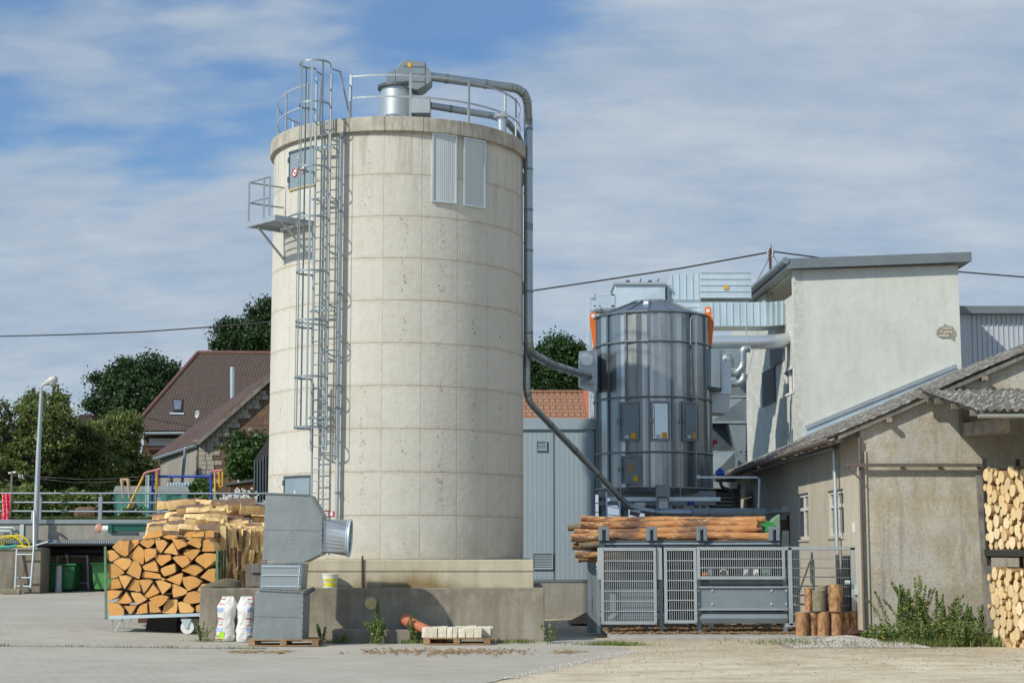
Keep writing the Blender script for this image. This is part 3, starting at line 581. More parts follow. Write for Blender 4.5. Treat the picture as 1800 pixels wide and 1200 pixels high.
# downpipe beside ladder
PD = phi_px(597, 8, RS+.12); dp = root('silo_downpipe', tuple(sp(PD, z_py(914, PD), RS+.12)), 'slim zinc downpipe fixed to the silo just right of the ladder', 'downpipe')
q = MB(); q.tube([sp(PD, z_py(914, PD), RS+.12), sp(PD, z_py(236, PD), RS+.12), sp(PD, z_py(233, PD), RS+.02)], .046, 12); q.build('pipe', M['galv'], dp, smooth=True)
q = MB()
for y in (246, 375, 520, 680, 720, 868): z = z_py(y, PD); q.tube([sp(PD, z, RS+.12), sp(PD, z+.05, RS+.12)], .058, 12); q.bar(sp(PD, z+.025, RS), sp(PD, z+.025, RS+.1), .02)
q.build('pipe_clamps', M['gsteel'], dp, smooth=True)
# small red-bordered notice on silo
q = MB(); a, c = phi_px(567, 3), phi_px(588, 3); zz = z_py(903, a); patch(q, a, c, zz-.06, zz+.06, RS+.002, RS+.012, 2); nt = q.build('notice_plate', M['red'], silo)
q = MB(); patch(q, a+.012, c-.012, zz-.04, zz+.04, RS+.012, RS+.016, 2); nw = q.build('plate_face', M['white'], nt)
q = MB(); patch(q, a+.025, c-.025, zz-.004, zz+.012, RS+.016, RS+.019, 2); q.build('plate_text', M['black'], nw)
# platform
PP = radians(-47.5); PN = Vector((sin(PP), -cos(PP), 0)); PT = Vector((cos(PP), sin(PP), 0)); zp = z_py(391, PP, RS+.5); PS = sp(PP, zp, RS)
plat = root('service_platform', tuple(PS), 'steel platform with railing at the upper silo door', 'platform')
q = MB()
for i in range(26):
    u = -.55+1.12*i/25; q.bar(PS+PT*u+PN*-.08, PS+PT*u+PN*.97, .012, .05)
for v in (0.0, .25, .5, .75, .95): q.bar(PS-PT*.56+PN*v, PS+PT*.58+PN*v, .01, .04)
q.build('grating', M['galv'], plat)
q = MB(); up = Vector((0, 0, 1))
for a_, b_ in ((PS-PT*.58+PN*-.1, PS-PT*.58+PN*1.0), (PS+PT*.6+PN*-.1, PS+PT*.6+PN*1.0), (PS-PT*.6+PN*1.0, PS+PT*.62+PN*1.0), (PS-PT*.6+PN*0.08, PS+PT*.62+PN*0.08)): q.bar(a_-up*.04, b_-up*.04, .05, .13)
q.build('frame', M['galv'], plat)
for e in (-.5, .5):
    q = MB(); q.bar(PS+PT*e+PN*.75-up*.08, PS+PT*e*1.0+PN*-.02-up*.78, .045); q.build('brace', M['galv'], plat)
RP = [PS-PT*.58+PN*.0, PS-PT*.58+PN*.97, PS+PT*.06+PN*.97, PS+PT*.06+PN*.66]
for i, p in enumerate((PS-PT*.58+PN*.97, PS+PT*.06+PN*.97, PS+PT*.30+PN*.97)):
    q = MB(); q.bar(p, p+up*1.0, .04); q.build('post', M['galvd'], plat)
q = MB()
for hh in (.5, 1.0):
    q = MB(); q.tube([PS-PT*.5+PN*.02+up*hh, PS-PT*.58+PN*.97+up*hh, PS+PT*.06+PN*.97+up*hh, PS+PT*.30+PN*.97+up*hh], .02, 6); q.build('handrail', M['galvd'], plat)
# roof railing
rail = root('rooftop_railing', (CX, CY, ZT), 'galvanised railing ringing the roof edge of the silo', 'railing')
def arc(mb, a0, a1, z, r, n=40):
    pts = [sp(a0+(a1-a0)*i/n, z, r) for i in range(n+1)]
    for p, q_ in zip(pts, pts[1:]):
        d = (q_-p).normalized(); o_ = d.cross(up)*.006; h_ = up*.022
        mb.add([p-o_-h_, q_-o_-h_, q_+o_-h_, p+o_-h_, p-o_+h_, q_-o_+h_, q_+o_+h_, p+o_+h_], [(0, 1, 2, 3), (4, 7, 6, 5), (0, 4, 5, 1), (2, 6, 7, 3)])
a0 = phi_px(616, ZT, 3.12); 
for hh in (.52, 1.05):
    q = MB(); arc(q, a0, 2*pi-radians(41), ZT+hh, 3.12, 90); q.build('handrail', M['railz'], rail)
for ph in [a0, phi_px(721, ZT, 3.12), phi_px(824, ZT, 3.12), phi_px(888, ZT, 3.12), radians(74), radians(98), radians(123), radians(148), radians(173), radians(198), radians(223), radians(248), radians(275), radians(300), radians(318)]:
    q = MB(); q.bar(sp(ph, ZT-.0, 3.12), sp(ph, ZT+1.09, 3.12), .055, .035, sp(ph, 0, 1)-sp(ph, 0, 0)); q.build('post', M['railz'], rail)
# roof fan / cyclone
YF = 39.55; fb = at(699, 203, YF); fz = max(fb.z, ZT+.06)
fan = root('rooftop_cyclone', (fb.x, YF, ZT), 'zinc cyclone drum with a grey fan housing on the silo roof', 'cyclone')
q = MB(); q.box(fb.x-.78, fb.x+.72, YF-.45, YF+.7, ZT-.0, ZT+.06)
for i in range(7): q.box(fb.x-.7+i*.22, fb.x-.66+i*.22, YF-.43, YF-.39, ZT+.06, ZT+.1)
q.build('base_plate', M['dsteel'], fan)
zd = at(699, 158, YF).z; q = MB(); q.tube([(fb.x, YF, ZT+.06), (fb.x, YF, zd)], .42, 40); q.build('drum', M['galvb2'], fan, smooth=True) if 'galvb2' in M else q.build('drum', M['galv'], fan, smooth=True)
q = MB(); q.tube([(fb.x, YF, zd), (fb.x, YF, zd+.07)], .50, 24); q.build('flange', M['dsteel'], fan)
q = MB(); ax, bx = at(722, 168, YF-.35), at(756, 199, YF-.35); q.box(ax.x, bx.x, YF-.36, YF+.2, bx.z, ax.z); q.build('inlet_box', M['galv'], fan, bevel=.01)
P = [at(x, y, YF-.4) for x, y in ((712, 105), (747, 109), (747, 152), (733, 158), (712, 150))]
P = [at(x, y, YF-.4) for x, y in ((710, 104), (747, 109), (747, 150), (734, 158), (696, 150), (696, 121))]; q = MB(); q.prism(P, (0, .7, 0)); q.build('fan_housing', M['gsteel'], fan, bevel=.008)
P = [at(x, y, YF-.30) for x, y in ((679, 130), (695, 121), (695, 152), (679, 152))]; q = MB(); q.prism(P, (0, .5, 0)); q.build('outlet_box', M['gsteel'], fan)
P = [at(x, y, YF-.38) for x, y in ((747, 110), (758, 128), (758, 142), (747, 151))]; q = MB(); q.prism(P, (0, .6, 0)); q.build('transition_cone', M['gsteel'], fan)
q = MB(); a_ = at(719, 113, YF-.41); q.box(a_.x-.03, a_.x+.05, YF-.412, YF-.401, a_.z-.08, a_.z+.03); q.build('sticker', M['label'], fan)
q = MB()
for yy in (118, 131, 144): A, B = at(710, yy-1, YF-.405), at(747, yy, YF-.405); q.bar(A, B, .012, .012)
q.build('panel_ribs', M['dsteel'], fan)
# roof vent
v0 = at(881, 236, 39.9); vent = root('roof_vent', (v0.x, 39.9, ZT), 'small shiny cowl vent near the right roof edge', 'vent')
q = MB(); q.tube([(v0.x, 39.9, ZT), (v0.x, 39.9, ZT+.40)], .10, 16); q.build('pipe', M['galvb'], vent, smooth=True)
q = MB(); q.tube([(v0.x, 39.9, ZT+.40), (v0.x, 39.9, ZT+.46), (v0.x, 39.9, ZT+.54), (v0.x, 39.9, ZT+.58)], [.18, .19, .13, .03], 16); q.build('cowl', M['galvb'], vent, smooth=True)
# transport pipes
def bez(a, b, c, n): return [a*(1-t)**2+b*2*t*(1-t)+c*t*t for t in [i/n for i in range(n+1)]]
def fillet(pts, r, n=7):
    pts = [Vector(p) for p in pts]; out = [pts[0]]
    for i in range(1, len(pts)-1):
        d0 = (pts[i-1]-pts[i]); d1 = (pts[i+1]-pts[i]); rr = r[i-1] if isinstance(r, (list, tuple)) else r; rr = min(rr, d0.length*.48, d1.length*.48)
        out += bez(pts[i]+d0.normalized()*rr, pts[i], pts[i+1-1]+d1.normalized()*rr, n)
    return out+[pts[-1]]
def pipe(name, pts, r, m, label, cat, rings=1.5, brackets=None, bendr=.5, group=None, rm=None):
    pf = fillet(pts, bendr); b0 = pf[-1]
    rt = root(name, tuple(b0), label, cat, group); q = MB(); q.tube(pf, r, 18); q.build('pipe', m, rt, smooth=True)
    q = MB(); acc = 0; nxt = rings*.4
    bendpts = set()
    for p, s_ in zip(pf, pf[1:]):
        L = (s_-p).length; d = (s_-p).normalized()
        if L < .28 and L > .02: MB().tube([p-d*.008, p+d*.008], r*1.045, 18).build('seam_ring', rm or M['dribs'], rt, smooth=True)
        while acc+L > nxt:
            c = p+d*(nxt-acc); MB().tube([c-d*.03, c+d*.03], r*1.09, 18).build('coupling_ring', rm or M['dribs'], rt, smooth=True); nxt += rings
        acc += L
    return rt
YA = CY-.35
p1 = pipe('transport_pipe', [at(756, 135, YF), at(918, 158, YF+1.0)+Vector((.12, 0, .0)), at(928.5, 215, YA)*1, at(929, 400, YA), at(929, 618, YA), at(968, 640, 43.5), at(1035, 662, 48.3)], .112, M['pipe'], 'wide zinc pipe arching off the silo roof and down into the dryer box', 'pipe', 1.05, bendr=[.55, .12, .1, .5, .45])
for y in (312, 503):
    q = MB(); a_ = at(917, y-8, YA); q.prism([at(917, y-8, YA), at(936, y-8, YA), at(917, y+18, YA)], (0, .03, 0)); q.bar(at(914, y-6, YA+.05), at(937, y-6, YA+.05), .05, .04); q.build('wall_bracket', M['gsteel'], p1)
YB = CY+.25
p2 = pipe('transport_pipe', [at(757, 186, YF+.15), at(885, 207, 40.4), at(912, 240, 41.3), at(927, 290, YB), at(926, 640, YB), at(925.5, 702, YB), at(1108, 893, 46.0), at(1160, 901, 46.0)], .088, M['pipe'], 'thinner zinc pipe from the cyclone that slants down to the dryer foot', 'pipe', 1.3, bendr=[.4, .3, .3, .1, .4, .35])
q = MB(); q.tube([at(1160, 901, 46), at(1215, 901, 46)], .12, 18); q.tube([at(1108, 897, 46), at(1125, 901, 46)], .12, 18); q.build('collector', M['pipe'], p2, smooth=True)
p3 = pipe('transport_pipe', [at(1216, 901, 46), at(1344, 901, 46)], .135, M['gsteel'], 'grey horizontal pipe running right just above the long logs', 'pipe', 1.2)
# plinth blocks
YL, YU = 37.55, 38.05
xl, xr = at(350, 1100, YL).x, at(957, 1100, YL).x; zl = at(700, 1033, YL).z
q = MB(); q.prism([(xl, YL, 0), (xr, YL, 0), (xr+.0, YL+5.5, 0), (xr-.6, YL+5.6, 0), (xr-.6, YL+.45, 0), (xl, YL+.45, 0)], (0, 0, zl)); q.v = [(a, b_, c-(.15 if c < .5 else 0)) for a, b_, c in q.v]
o = tag(q.build('ledge_wall', M['ledge'], loc=(xl, YL, 0), bevel=.02), 'long low weathered concrete wall in front of the silo plinth', 'wall')
ux, uxr = at(478, 1000, YU).x, at(938, 1000, YU).x; zu = Z0-.0
q = MB(); q.box(ux, uxr, YU, YU+7.2, .2, zu-.004); pl = tag(q.build('silo_plinth', M['plinth'], loc=(ux, YU, 0), bevel=.015), 'pale concrete plinth block directly under the silo', 'plinth')
q = MB(); q.box(ux, uxr+.004, YU-.012, YU, at(0, 1003, YU).z-.012, at(0, 1003, YU).z+.012); q.build('shutter_joint', M['cblock'], pl)
q = MB(); A = at(652, 1060, YL-.0); q.tube([(A.x, YL+.02, A.z), (A.x, YL-.02, A.z)], .15, 24); pc = tag(q.build('round_cover', M['slab'], loc=(A.x, YL, A.z), smooth=True), 'round pale capped opening in the low wall', 'cover')
q = MB(); q.tube([(A.x, YL-.02, A.z), (A.x, YL-.025, A.z)], .125, 24); q.build('cap', M['ochre'], pc)
a_, b_ = at(637, 984, YU-.03), at(637, 1034, YU-.03); q = MB(); q.tube([(a_.x, a_.y, a_.z+.1), b_], .022, 6); tag(q.build('iron_rod', M['rust'], loc=tuple(b_)), 'thin dark iron rod upright against the plinth right of the bucket', 'rod')
q = MB(); Yk = 37.0; kx0, kx1 = at(584, 1103, Yk).x, at(722, 1103, Yk).x; q.box(kx0, kx1, Yk, Yk+.55, -.1, at(0, 1106, Yk).z); q.box(at(621, 1100, Yk).x, at(626, 1100, Yk).x, Yk+.35, Yk+.42, .2, .55)
tag(q.build('concrete_kerb_block', M['cblock'], loc=(kx0, Yk, 0), bevel=.025), 'low rough concrete block at the foot of the wall', 'block')
# ------------------------------------------------------------------ hut on the right
HX = 8.03; HY = 38.0; HYE = 60.0; PIT = .431
zr0 = at(1510, 744, HY).z; xr0 = at(1510, 744, HY).x
def roofz(x): return zr0+PIT*(x-xr0)
ht = root('render_hut', (HX, HY, 0), 'long low rendered hut with a mossy corrugated roof on the right', 'building')
XR = 15.5
q = MB(); q.prism([(HX, HY, -.2), (XR, HY, -.2), (XR, HY, roofz(XR)-.13), (HX, HY, roofz(HX)-.13)], (0, .3, 0)); q.build('front_wall', M['hut'], ht)
# side wall with window openings (pieces), inner face recessed
wins = [(1400.5, 1421, 865, 948), (1455, 1483, 858, 943)]
def yside(px): return HX*F/(px-900)*1.0
def wy(px):
    lo, hi = 30, 80
    for _ in range(40):
        m_ = (lo+hi)/2
        if proj((HX, m_, 3))[0] > px: lo = m_
        else: hi = m_
    return lo
q = MB(); zt = roofz(HX)-.13; segs = [HY+.3]
W2 = []
for a, b_, ya, yb in wins: y1, y0 = wy(a), wy(b_); W2.append((y0, y1, at(b_, yb, y0).z, at(b_, ya, y0).z))
W2.sort(); y = HY+.302
for y0, y1, z0, z1 in W2:
    q.box(HX, HX+.35, y, y0, -.2, zt); q.box(HX, HX+.35, y0, y1, -.2, z0); q.box(HX, HX+.35, y0, y1, z1, zt); y = y1
q.box(HX, HX+.35, y, HYE, -.2, zt); q.build('side_wall', M['hutside'], ht)
for y0, y1, z0, z1 in W2:
    w = MB(); 
    for yy in (y0+.05, (y0+y1)/2, y1-.05): w.box(HX+.05, HX+.14, yy-.055, yy+.055, z0, z1)
    for zz in (z0+.05, z0+(z1-z0)*.66, z1-.05): w.box(HX+.055, HX+.135, y0, y1, zz-.045, zz+.045)
    wo = w.build('window', M['wframe'], ht); w = MB(); w.box(HX+.10, HX+.11, y0, y1, z0, z1); w.build('pane', M['glass'], wo)
    w = MB(); w.box(HX-.03, HX+.048, y0-.03, y1+.03, z0-.05, z0); w.build('sill', M['hutside'], wo)
q = MB(); q.box(XR-.3, XR, HY+.31, HYE, -.2, roofz(XR)-.2); q.build('back_wall', M['hutside'], ht)
def corr(mb, fn, n, rows, lam, amp, L):
    # fn(u along corrugation repeat, v down the slope) -> (point, normal)
    for i in range(n+1):
        u = i/n
        for j in range(rows+1):
            p, nr = fn(u, j/rows); mb.v.append(tuple(p+nr*amp*sin(2*pi*u*L/lam)))
    for i in range(n):
        for j in range(rows): a = i*(rows+1)+j; mb.f.append((a, a+1, a+rows+2, a+rows+1)); mb.m.append(0)
XE = xr0-.62
nr = Vector((-PIT, 0, 1)).normalized()
q = MB()
def rf(u, v): 
    y = HY-.22+(HYE+.2-HY+.22)*u; x = XE+(17-XE)*v; wv = .02*sin(v*37)+.015*sin(u*60); return Vector((x, y, roofz(x)+wv)), nr
corr(q, rf, 125*8, 8, .177, .028, 22.4); rfo = q.build('roof', M['asb'], ht, fixn=False, smooth=True); sm = rfo.modifiers.new('thick', 'SOLIDIFY'); sm.thickness = .02; sm.offset = -1
q = MB(); q.prism([(XE+.1, HY-.17, roofz(XE+.1)-.05), (17, HY-.17, roofz(17)-.05), (17, HY-.17, roofz(17)-.16), (XE+.1, HY-.17, roofz(XE+.1)-.16)], (0, .05, 0)); q.build('verge_board', M['timber'], ht)
for px in (1564, 1637, 1735): 
    x = at(px, 720, HY-.3).x; q = MB(); q.box(x-.05, x+.05, HY-.30, HY-.01, roofz(x)-.27, roofz(x)-.17); q.build('purlin_end', M['timberx'], ht)
q = MB(); q.box(XE+.12, XE+.22, HY-.1, HYE, roofz(XE)-.16, roofz(XE)-.02); 
for i in range(24): y = HY+.2+i*.93; q.prism([(XE+.05, y, roofz(XE)-.10), (HX+.0, y, roofz(HX)-.13), (HX+.0, y, roofz(HX)-.28), (XE+.05, y, roofz(XE)-.19)], (0, .09, 0))
q.build('rafters', M['timber'], ht)
gt = MB(); gx = XE-.06; gzz = roofz(XE)-.06; n = 8
for i in range(n):
    a, b_ = pi+pi*i/n, pi+pi*(i+1)/n; P = [(gx+.085*cos(t), yy, gzz+.085*sin(t)) for yy in (HY-.1, HYE) for t in (a, b_)]; gt.quad(P[0], P[1], P[3], P[2])
go = gt.build('gutter', M['gutrust'], ht, fixn=False, smooth=True) if 'gutrust' in M else None
def slim(name, pts, r, m, label, cat, n=8, parent=None):
    q = MB(); q.tube(pts, r, n); 
    if parent is not None: return q.build(name, m, parent, smooth=True)
    return tag(q.build(name, m, loc=tuple(pts[-1]), smooth=True), label, cat)
y4 = wy(1483); slim('downpipe', fillet([(HX-.3, HYE-4, roofz(HX)-.35), (HX-.13, wy(1478), zt-.28), (HX-.12, wy(1479), at(1481, 1040, wy(1480)).z)], .1), .05, M['galv'], '', '', parent=ht)
slim('downpipe', [(HX-.04, HY-.09, roofz(HX)-.35), (HX-.04, HY-.09, .06)], .035, M['dpipe'], '', '', parent=ht)
q = MB(); q.box(at(1518, 800, HY).x, at(1518, 800, HY).x+.05, HY-.04, HY-.001, .1, 4.3); q.build('corner_trim', M['hutside'], ht)
# sliding rail bar on front wall
zb_ = at(1600, 818, HY-.15).z; q = MB(); xa, xb = at(1487, 818, HY-.15).x, at(1737, 818, HY-.15).x
q.box(xa, xb, HY-.19, HY-.12, zb_-.03, zb_+.05)
for x in (at(1560, 0, HY).x, at(1624, 0, HY).x, at(1690, 0, HY).x): q.box(x-.03, x+.03, HY-.12, HY-.001, zb_-.05, zb_+.03)
q.bar((xa+.03, HY-.15, zb_), (HX-.02, HY-.15, zb_-.36), .04); tag(q.build('sliding_door_rail', M['dpipe'], loc=(xa, HY-.15, zb_)), 'dark brown horizontal sliding door rail across the hut front wall', 'rail')
# canopy
cy0, cy1 = HY-.02, 33.3; cz0 = at(1614, 684, cy0).z; cz1 = at(1718, 719, cy1).z; cx0 = at(1614, 684, cy0).x
cn = Vector((0, -(cz1-cz0)/(cy1-cy0), 1)).normalized()
def cf(u, v): x = cx0+5.2*u; y = cy0+(cy1-cy0)*v; return Vector((x, y, cz0+(cz1-cz0)*v+.012*sin(v*30+u*7))), cn
cano = root('lean_to_canopy', (cx0, cy1, 0), 'corrugated mossy lean-to canopy projecting from the hut front', 'canopy')
q = MB(); corr(q, cf, 30*10, 10, .177, .03, 5.3); o = q.build('roof_sheet', M['asb'], cano, fixn=False, smooth=True); s_ = o.modifiers.new('thick', 'SOLIDIFY'); s_.thickness = .02; s_.offset = -1
q = MB()
for v in (.08, .35, .62, .9): y = cy0+(cy1-cy0)*v; z = cz0+(cz1-cz0)*v-.12; q.box(cx0-.08+.1*v, cx0+5.2, y-.05, y+.05, z-.06, z+.06)
q.build('purlins', M['timber'], cano)
q = MB(); q.bar((cx0+.12, cy0, cz0-.06), (cx0+.12, cy1, cz1-.06), .05, .09); q.build('verge_board', M['timber'], cano)
zz = cz1-.10; q = MB()
for i in range(8):
    a, b_ = pi+pi*i/8, pi+pi*(i+1)/8; P = [(xx, cy1+.02+.075*cos(t), zz+.075*sin(t)) for xx in (cx0+.05, cx0+5.2) for t in (a, b_)]; q.quad(P[0], P[1], P[3], P[2])
q.build('gutter', M['galv'], cano, fixn=False, smooth=True)
bx = at(1686, 755, HY).x; bz = at(1686, 755, HY).z; q = MB(); q.bar((bx+.1, HY, bz), (at(1768, 748, 34.6).x, 34.6, at(1768, 748, 34.6).z), .16, .30); q.build('beam', M['timberx'], cano)
q = MB(); q.box(bx, bx+.22, HY-.2, HY-.002, bz-.12, cz0-.12); q.build('wall_post', M['timber'], cano)
q = MB(); q.box(XR-.2, XR, 33.6, HY, -.2, 5.0); q.box(12.9, 13.1, 33.5, 33.7, -.1, 4.9); q.build('end_screen', M['timber'], cano)
# ------------------------------------------------------------------ grey building behind
GY = 60.6; gx0, gx1 = at(1397, 600, GY).x, at(1690, 640, GY).x
gb = root('rendered_tower_building', (gx0, GY, 0), 'tall pale grey rendered building with a flat grey roof fascia', 'building')
zl_, zr_ = at(1397, 474, GY).z, at(1683, 467, GY).z
q = MB(); q.prism([(gx0, GY, 0), (gx1, GY, 0), (gx1, GY, zr_), (gx0, GY, zl_)], (0, .4, 0)); q.build('front_wall', M['tower'], gb)
gY2 = 74.0; gxb = gx0-.5
def sxy(t): return gx0+(gxb-gx0)*t, GY+.4+(gY2-GY-.4)*t
def side_t(px):
    lo, hi = 0, 1
    for _ in range(40):
        m_ = (lo+hi)/2; x, y = sxy(m_)
        if proj((x, y, 7))[0] > px: lo = m_
        else: hi = m_
    return lo
def sq(mb, ta, tb, za, zb, o0=0.0, o1=.35):
    xa, ya = sxy(ta); xb, yb = sxy(tb); mb.prism([(xa+o0, ya, za), (xb+o0, yb, za), (xb+o0, yb, zb), (xa+o0, ya, zb)], (o1, 0, 0))
tw0, tw1 = side_t(1396.5), side_t(1379); tz0, tz1 = at(1388, 693, 61.5).z, at(1388, 645, 61.5).z
to0, to1 = side_t(1396), side_t(1348); oz0, oz1 = at(1390, 522, 61.5).z, at(1390, 500, 61.5).z
q = MB(); sq(q, 0, tw0, 0, zl_); sq(q, tw0, tw1, 0, tz0); sq(q, tw0, tw1, tz1, oz0); sq(q, tw1, to1, 0, oz0); sq(q, to1, 1, 0, zl_); q.build('side_wall', M['tower'], gb)
q = MB(); sq(q, 0, to1, oz1+.75, zl_, .1, .1); q.build('lintel', M['tower'], gb)
q = MB(); sq(q, tw0, tw1, tz0, tz1, .12, .05); wo = q.build('window', M['glass'], gb)
q = MB(); sq(q, tw0, tw0+.004, tz0, tz1, -.02, .15); sq(q, tw1-.006, tw1, tz0, tz1, -.02, .15); sq(q, tw0, tw1, tz0, tz0+.09, -.03, .15); sq(q, tw0, tw1, tz1-.09, tz1, -.03, .15); sq(q, (tw0+tw1)/2, (tw0+tw1)/2+.004, tz0, tz1, .02, .1); q.build('frame', M['white'], wo)
lv0, lv1 = side_t(1365), side_t(1343); lz0, lz1 = at(1350, 712, 66).z, at(1350, 650, 66).z
q = MB(); n = 16
for i in range(n): z = lz0+(lz1-lz0)*i/n; sq(q, lv0, lv1, z, z+(lz1-lz0)/n*.55, -.07, .06)
sq(q, lv0, lv1, lz0, lz1, -.02, .015); q.build('louvre', M['dsteel'], gb)
fh = .50; q = MB(); fx0, fx1 = gx0-.28, gx1+.42
q.prism([(fx0, GY-.35, zl_-.02), (fx1, GY-.35, zr_+.10), (fx1, GY-.35, zr_+.10+.36), (fx0, GY-.35, zl_+.36)], (0, .06, 0)); q.build('front_fascia', M['fascia'], gb)
q = MB(); q.prism([(fx0+.0, GY-.288, zl_+.01), (fx1, GY-.288, zr_+.115), (fx1, GY+14, zr_+.115), (fx0-.5, GY+14, zl_+.01)], (0, 0, .24)); q.build('roof_slab', M['fascia'], gb)
q = MB(); q.tube([(fx0-.06, GY-.4, zl_+.28), (fx0-.6, GY+14, zl_+.28)], .13, 10); q.build('gutter', M['gsteel'], gb, smooth=True)
q = MB(); P = [(at(px, py, GY-.02)) for px, py in ((1646, 588), (1647, 580), (1652, 575), (1658, 573), (1661, 569), (1668, 573), (1674, 573), (1679, 580), (1681, 588), (1678, 593), (1679, 600), (1671, 595), (1664, 594), (1657, 595), (1650, 592))]; q.prism(P, (0, .01, 0)); pt = q.build('broken_plaster', M['cwall'], gb)
q = MB(); R.seed(4)
for i in range(4):
    for j in range(3):
        if (i, j) in ((0, 0), (3, 2)): continue
        c = at(1654+i*5.6+(j % 2)*1.5+R.uniform(-.6, .6), 577+j*6.2+R.uniform(-.5, .5), GY-.025); q.obox(c, (R.uniform(.035, .058), 0, R.uniform(-.006, .006)), (0, .012, 0), (0, 0, R.uniform(.035, .056)))
q.build('exposed_bricks', mat('pale_brick', (.6, .5, .42), None, 9, .9), pt)
# flashing along junction
q = MB(); A, B = at(1415, 752, GY-.06), at(1680, 643, GY-.06); dz = .30
q.prism([A, B, B-Vector((0, 0, .62)), A-Vector((0, 0, .5))], (0, -.12, 0)); q.build('roof_flashing', M['galvl'], gb)
q = MB(); q.bar(A+Vector((0, -.14, .0)), B+Vector((0, -.14, 0)), .06, .14); q.build('flashing_cap', M['galv'], gb)
# right hall of corrugated sheet
rh = root('sheet_metal_hall', (gx1, 66, 0), 'corrugated pale metal hall at the right edge behind the hut', 'building')
def sheet(mb, x0, x1, y, z0, z1, lam=.25, d=.035, zt2=None):
    n = int((x1-x0)/lam); pts = []
    for i in range(n): x = x0+i*lam; pts += [(x, y), (x+lam*.62, y), (x+lam*.72, y-d), (x+lam*.90, y-d)]
    pts.append((x0+n*lam, y))
    for (xa, ya), (xb, yb) in zip(pts, pts[1:]): mb.quad((xa, ya, z0), (xb, yb, z0), (xb, yb, z1), (xa, ya, z1))
hz0, hz1 = 0, at(1750, 553, 66).z; q = MB(); sheet(q, at(1686, 600, 66).x, 26, 66, 0, hz1, .2, .04); q.build('wall', M['corrw'], rh, fixn=False)
q = MB(); q.box(at(1686, 600, 66).x-.05, 26, 65.6, 80, hz1, at(1750, 540, 66).z); q.build('roof', M['fascia'], rh)
q = MB(); q.box(at(1686, 600, 66).x-.02, at(1700, 600, 66).x, 65.90, 65.95, 0, hz1); q.build('corner_trim', M['corrw'], rh)
# ------------------------------------------------------------------ pale blue shed between silo and dryer
SY = 50; sx0, sx1 = at(905, 800, SY).x, at(1046, 800, SY).x; sz0, sz1 = at(980, 1019, SY).z, at(980, 755, SY).z
sh = root('sheet_metal_shed', (sx0, SY, 0), 'pale blue corrugated metal shed between silo and dryer', 'shed')
q = MB(); sheet(q, sx0-2, sx1, SY, sz0, sz1, .14, .003); q.build('wall', M['corr'], sh, fixn=False)
q = MB(); q.box(sx0-2, sx1-.02, SY+.001, SY+6, sz0, sz1-.02); q.build('side_panel', M['corr'], sh)
q = MB(); q.box(sx0-2, sx1+.04, SY-.08, SY+6.05, sz1, at(980, 748, SY).z+.22); q.build('roof', M['corr'], sh, bevel=.01)
q = MB(); q.box(sx0-2, sx1+.03, SY-.05, SY+6, -.1, sz0-.03); q.build('base_wall', M['cwall'], sh)
q = MB(); q.box(sx0-2, sx1+.02, SY-.07, SY-.051, sz0-.06, sz0+.02); q.build('drip_flashing', M['fascia'], sh)
def louv(x0, x1, y, z0, z1, par, mf=M['corr']):
    q = MB(); f = .03; q.box(x0, x1, y-.06, y-.02, z1-f, z1); q.box(x0, x1, y-.06, y-.02, z0, z0+f); q.box(x0, x0+f, y-.06, y-.02, z0+f, z1-f); q.box(x1-f, x1, y-.06, y-.02, z0+f, z1-f); o = q.build('vent_grille', mf, par)
    q = MB(); n = max(5, int((z1-z0)/.05))
    for i in range(n): z = z0+f+(z1-z0-2*f)*i/n; q.prism([(x0+f, y-.05, z), (x1-f, y-.05, z), (x1-f, y-.025, z+.03), (x0+f, y-.025, z+.03)], (0, .006, 0))
    q.build('slats', mf, o); q = MB(); q.box(x0+f, x1-f, y-.022, y-.019, z0+f, z1-f); q.build('backing', M['black'], o)
A, B = at(942, 792, SY), at(961, 774, SY); louv(A.x, B.x, SY, A.z, B.z, sh)
A, B = at(936, 1000, SY), at(972, 971, SY); louv(A.x, B.x, SY, A.z, B.z, sh)
q = MB(); 
for px in (973,): x = at(px, 900, SY).x; q.box(x-.008, x+.008, SY-.03, SY-.02, sz0, sz1)
q.build('panel_seam', M['dsteel'], sh)
# terracotta-roofed house behind shed
tr = root('tiled_house', (1.5, 62, 0), 'house with bright terracotta tiled roof behind the blue shed', 'house')
A, B, C_, D = at(900, 756, 57.5), at(1042, 756, 57.5), at(1030, 690, 62.5), at(900, 690, 62.5)
q = MB(); q.prism([A-Vector((3, 0, 0)), B, C_, D-Vector((3, 0, 0))], (0, .03, -.12)); q.build('roof', M['newtile'], tr)
q = MB(); q.tube([D-Vector((3, 0, 0)), C_+Vector((.05, 0, 0))], .10, 8); q.build('ridge', M['newtile'], tr)
q = MB()
for i in range(9): q.bar(B+(C_-B)*(i/9)+Vector((0, 0, .02)), B+(C_-B)*((i+.92)/9)+Vector((0, 0, .05)), .22, .07)
q.build('verge_tiles', M['terra'], tr)
q = MB(); q.prism([(A.x-3, 58.2, 0), (B.x-.2, 58.2, 0), (B.x-.2, 66, 0), (A.x-3, 66, 0)], (0, 0, A.z-.15)); q.build('wall', M['cwall'], tr)
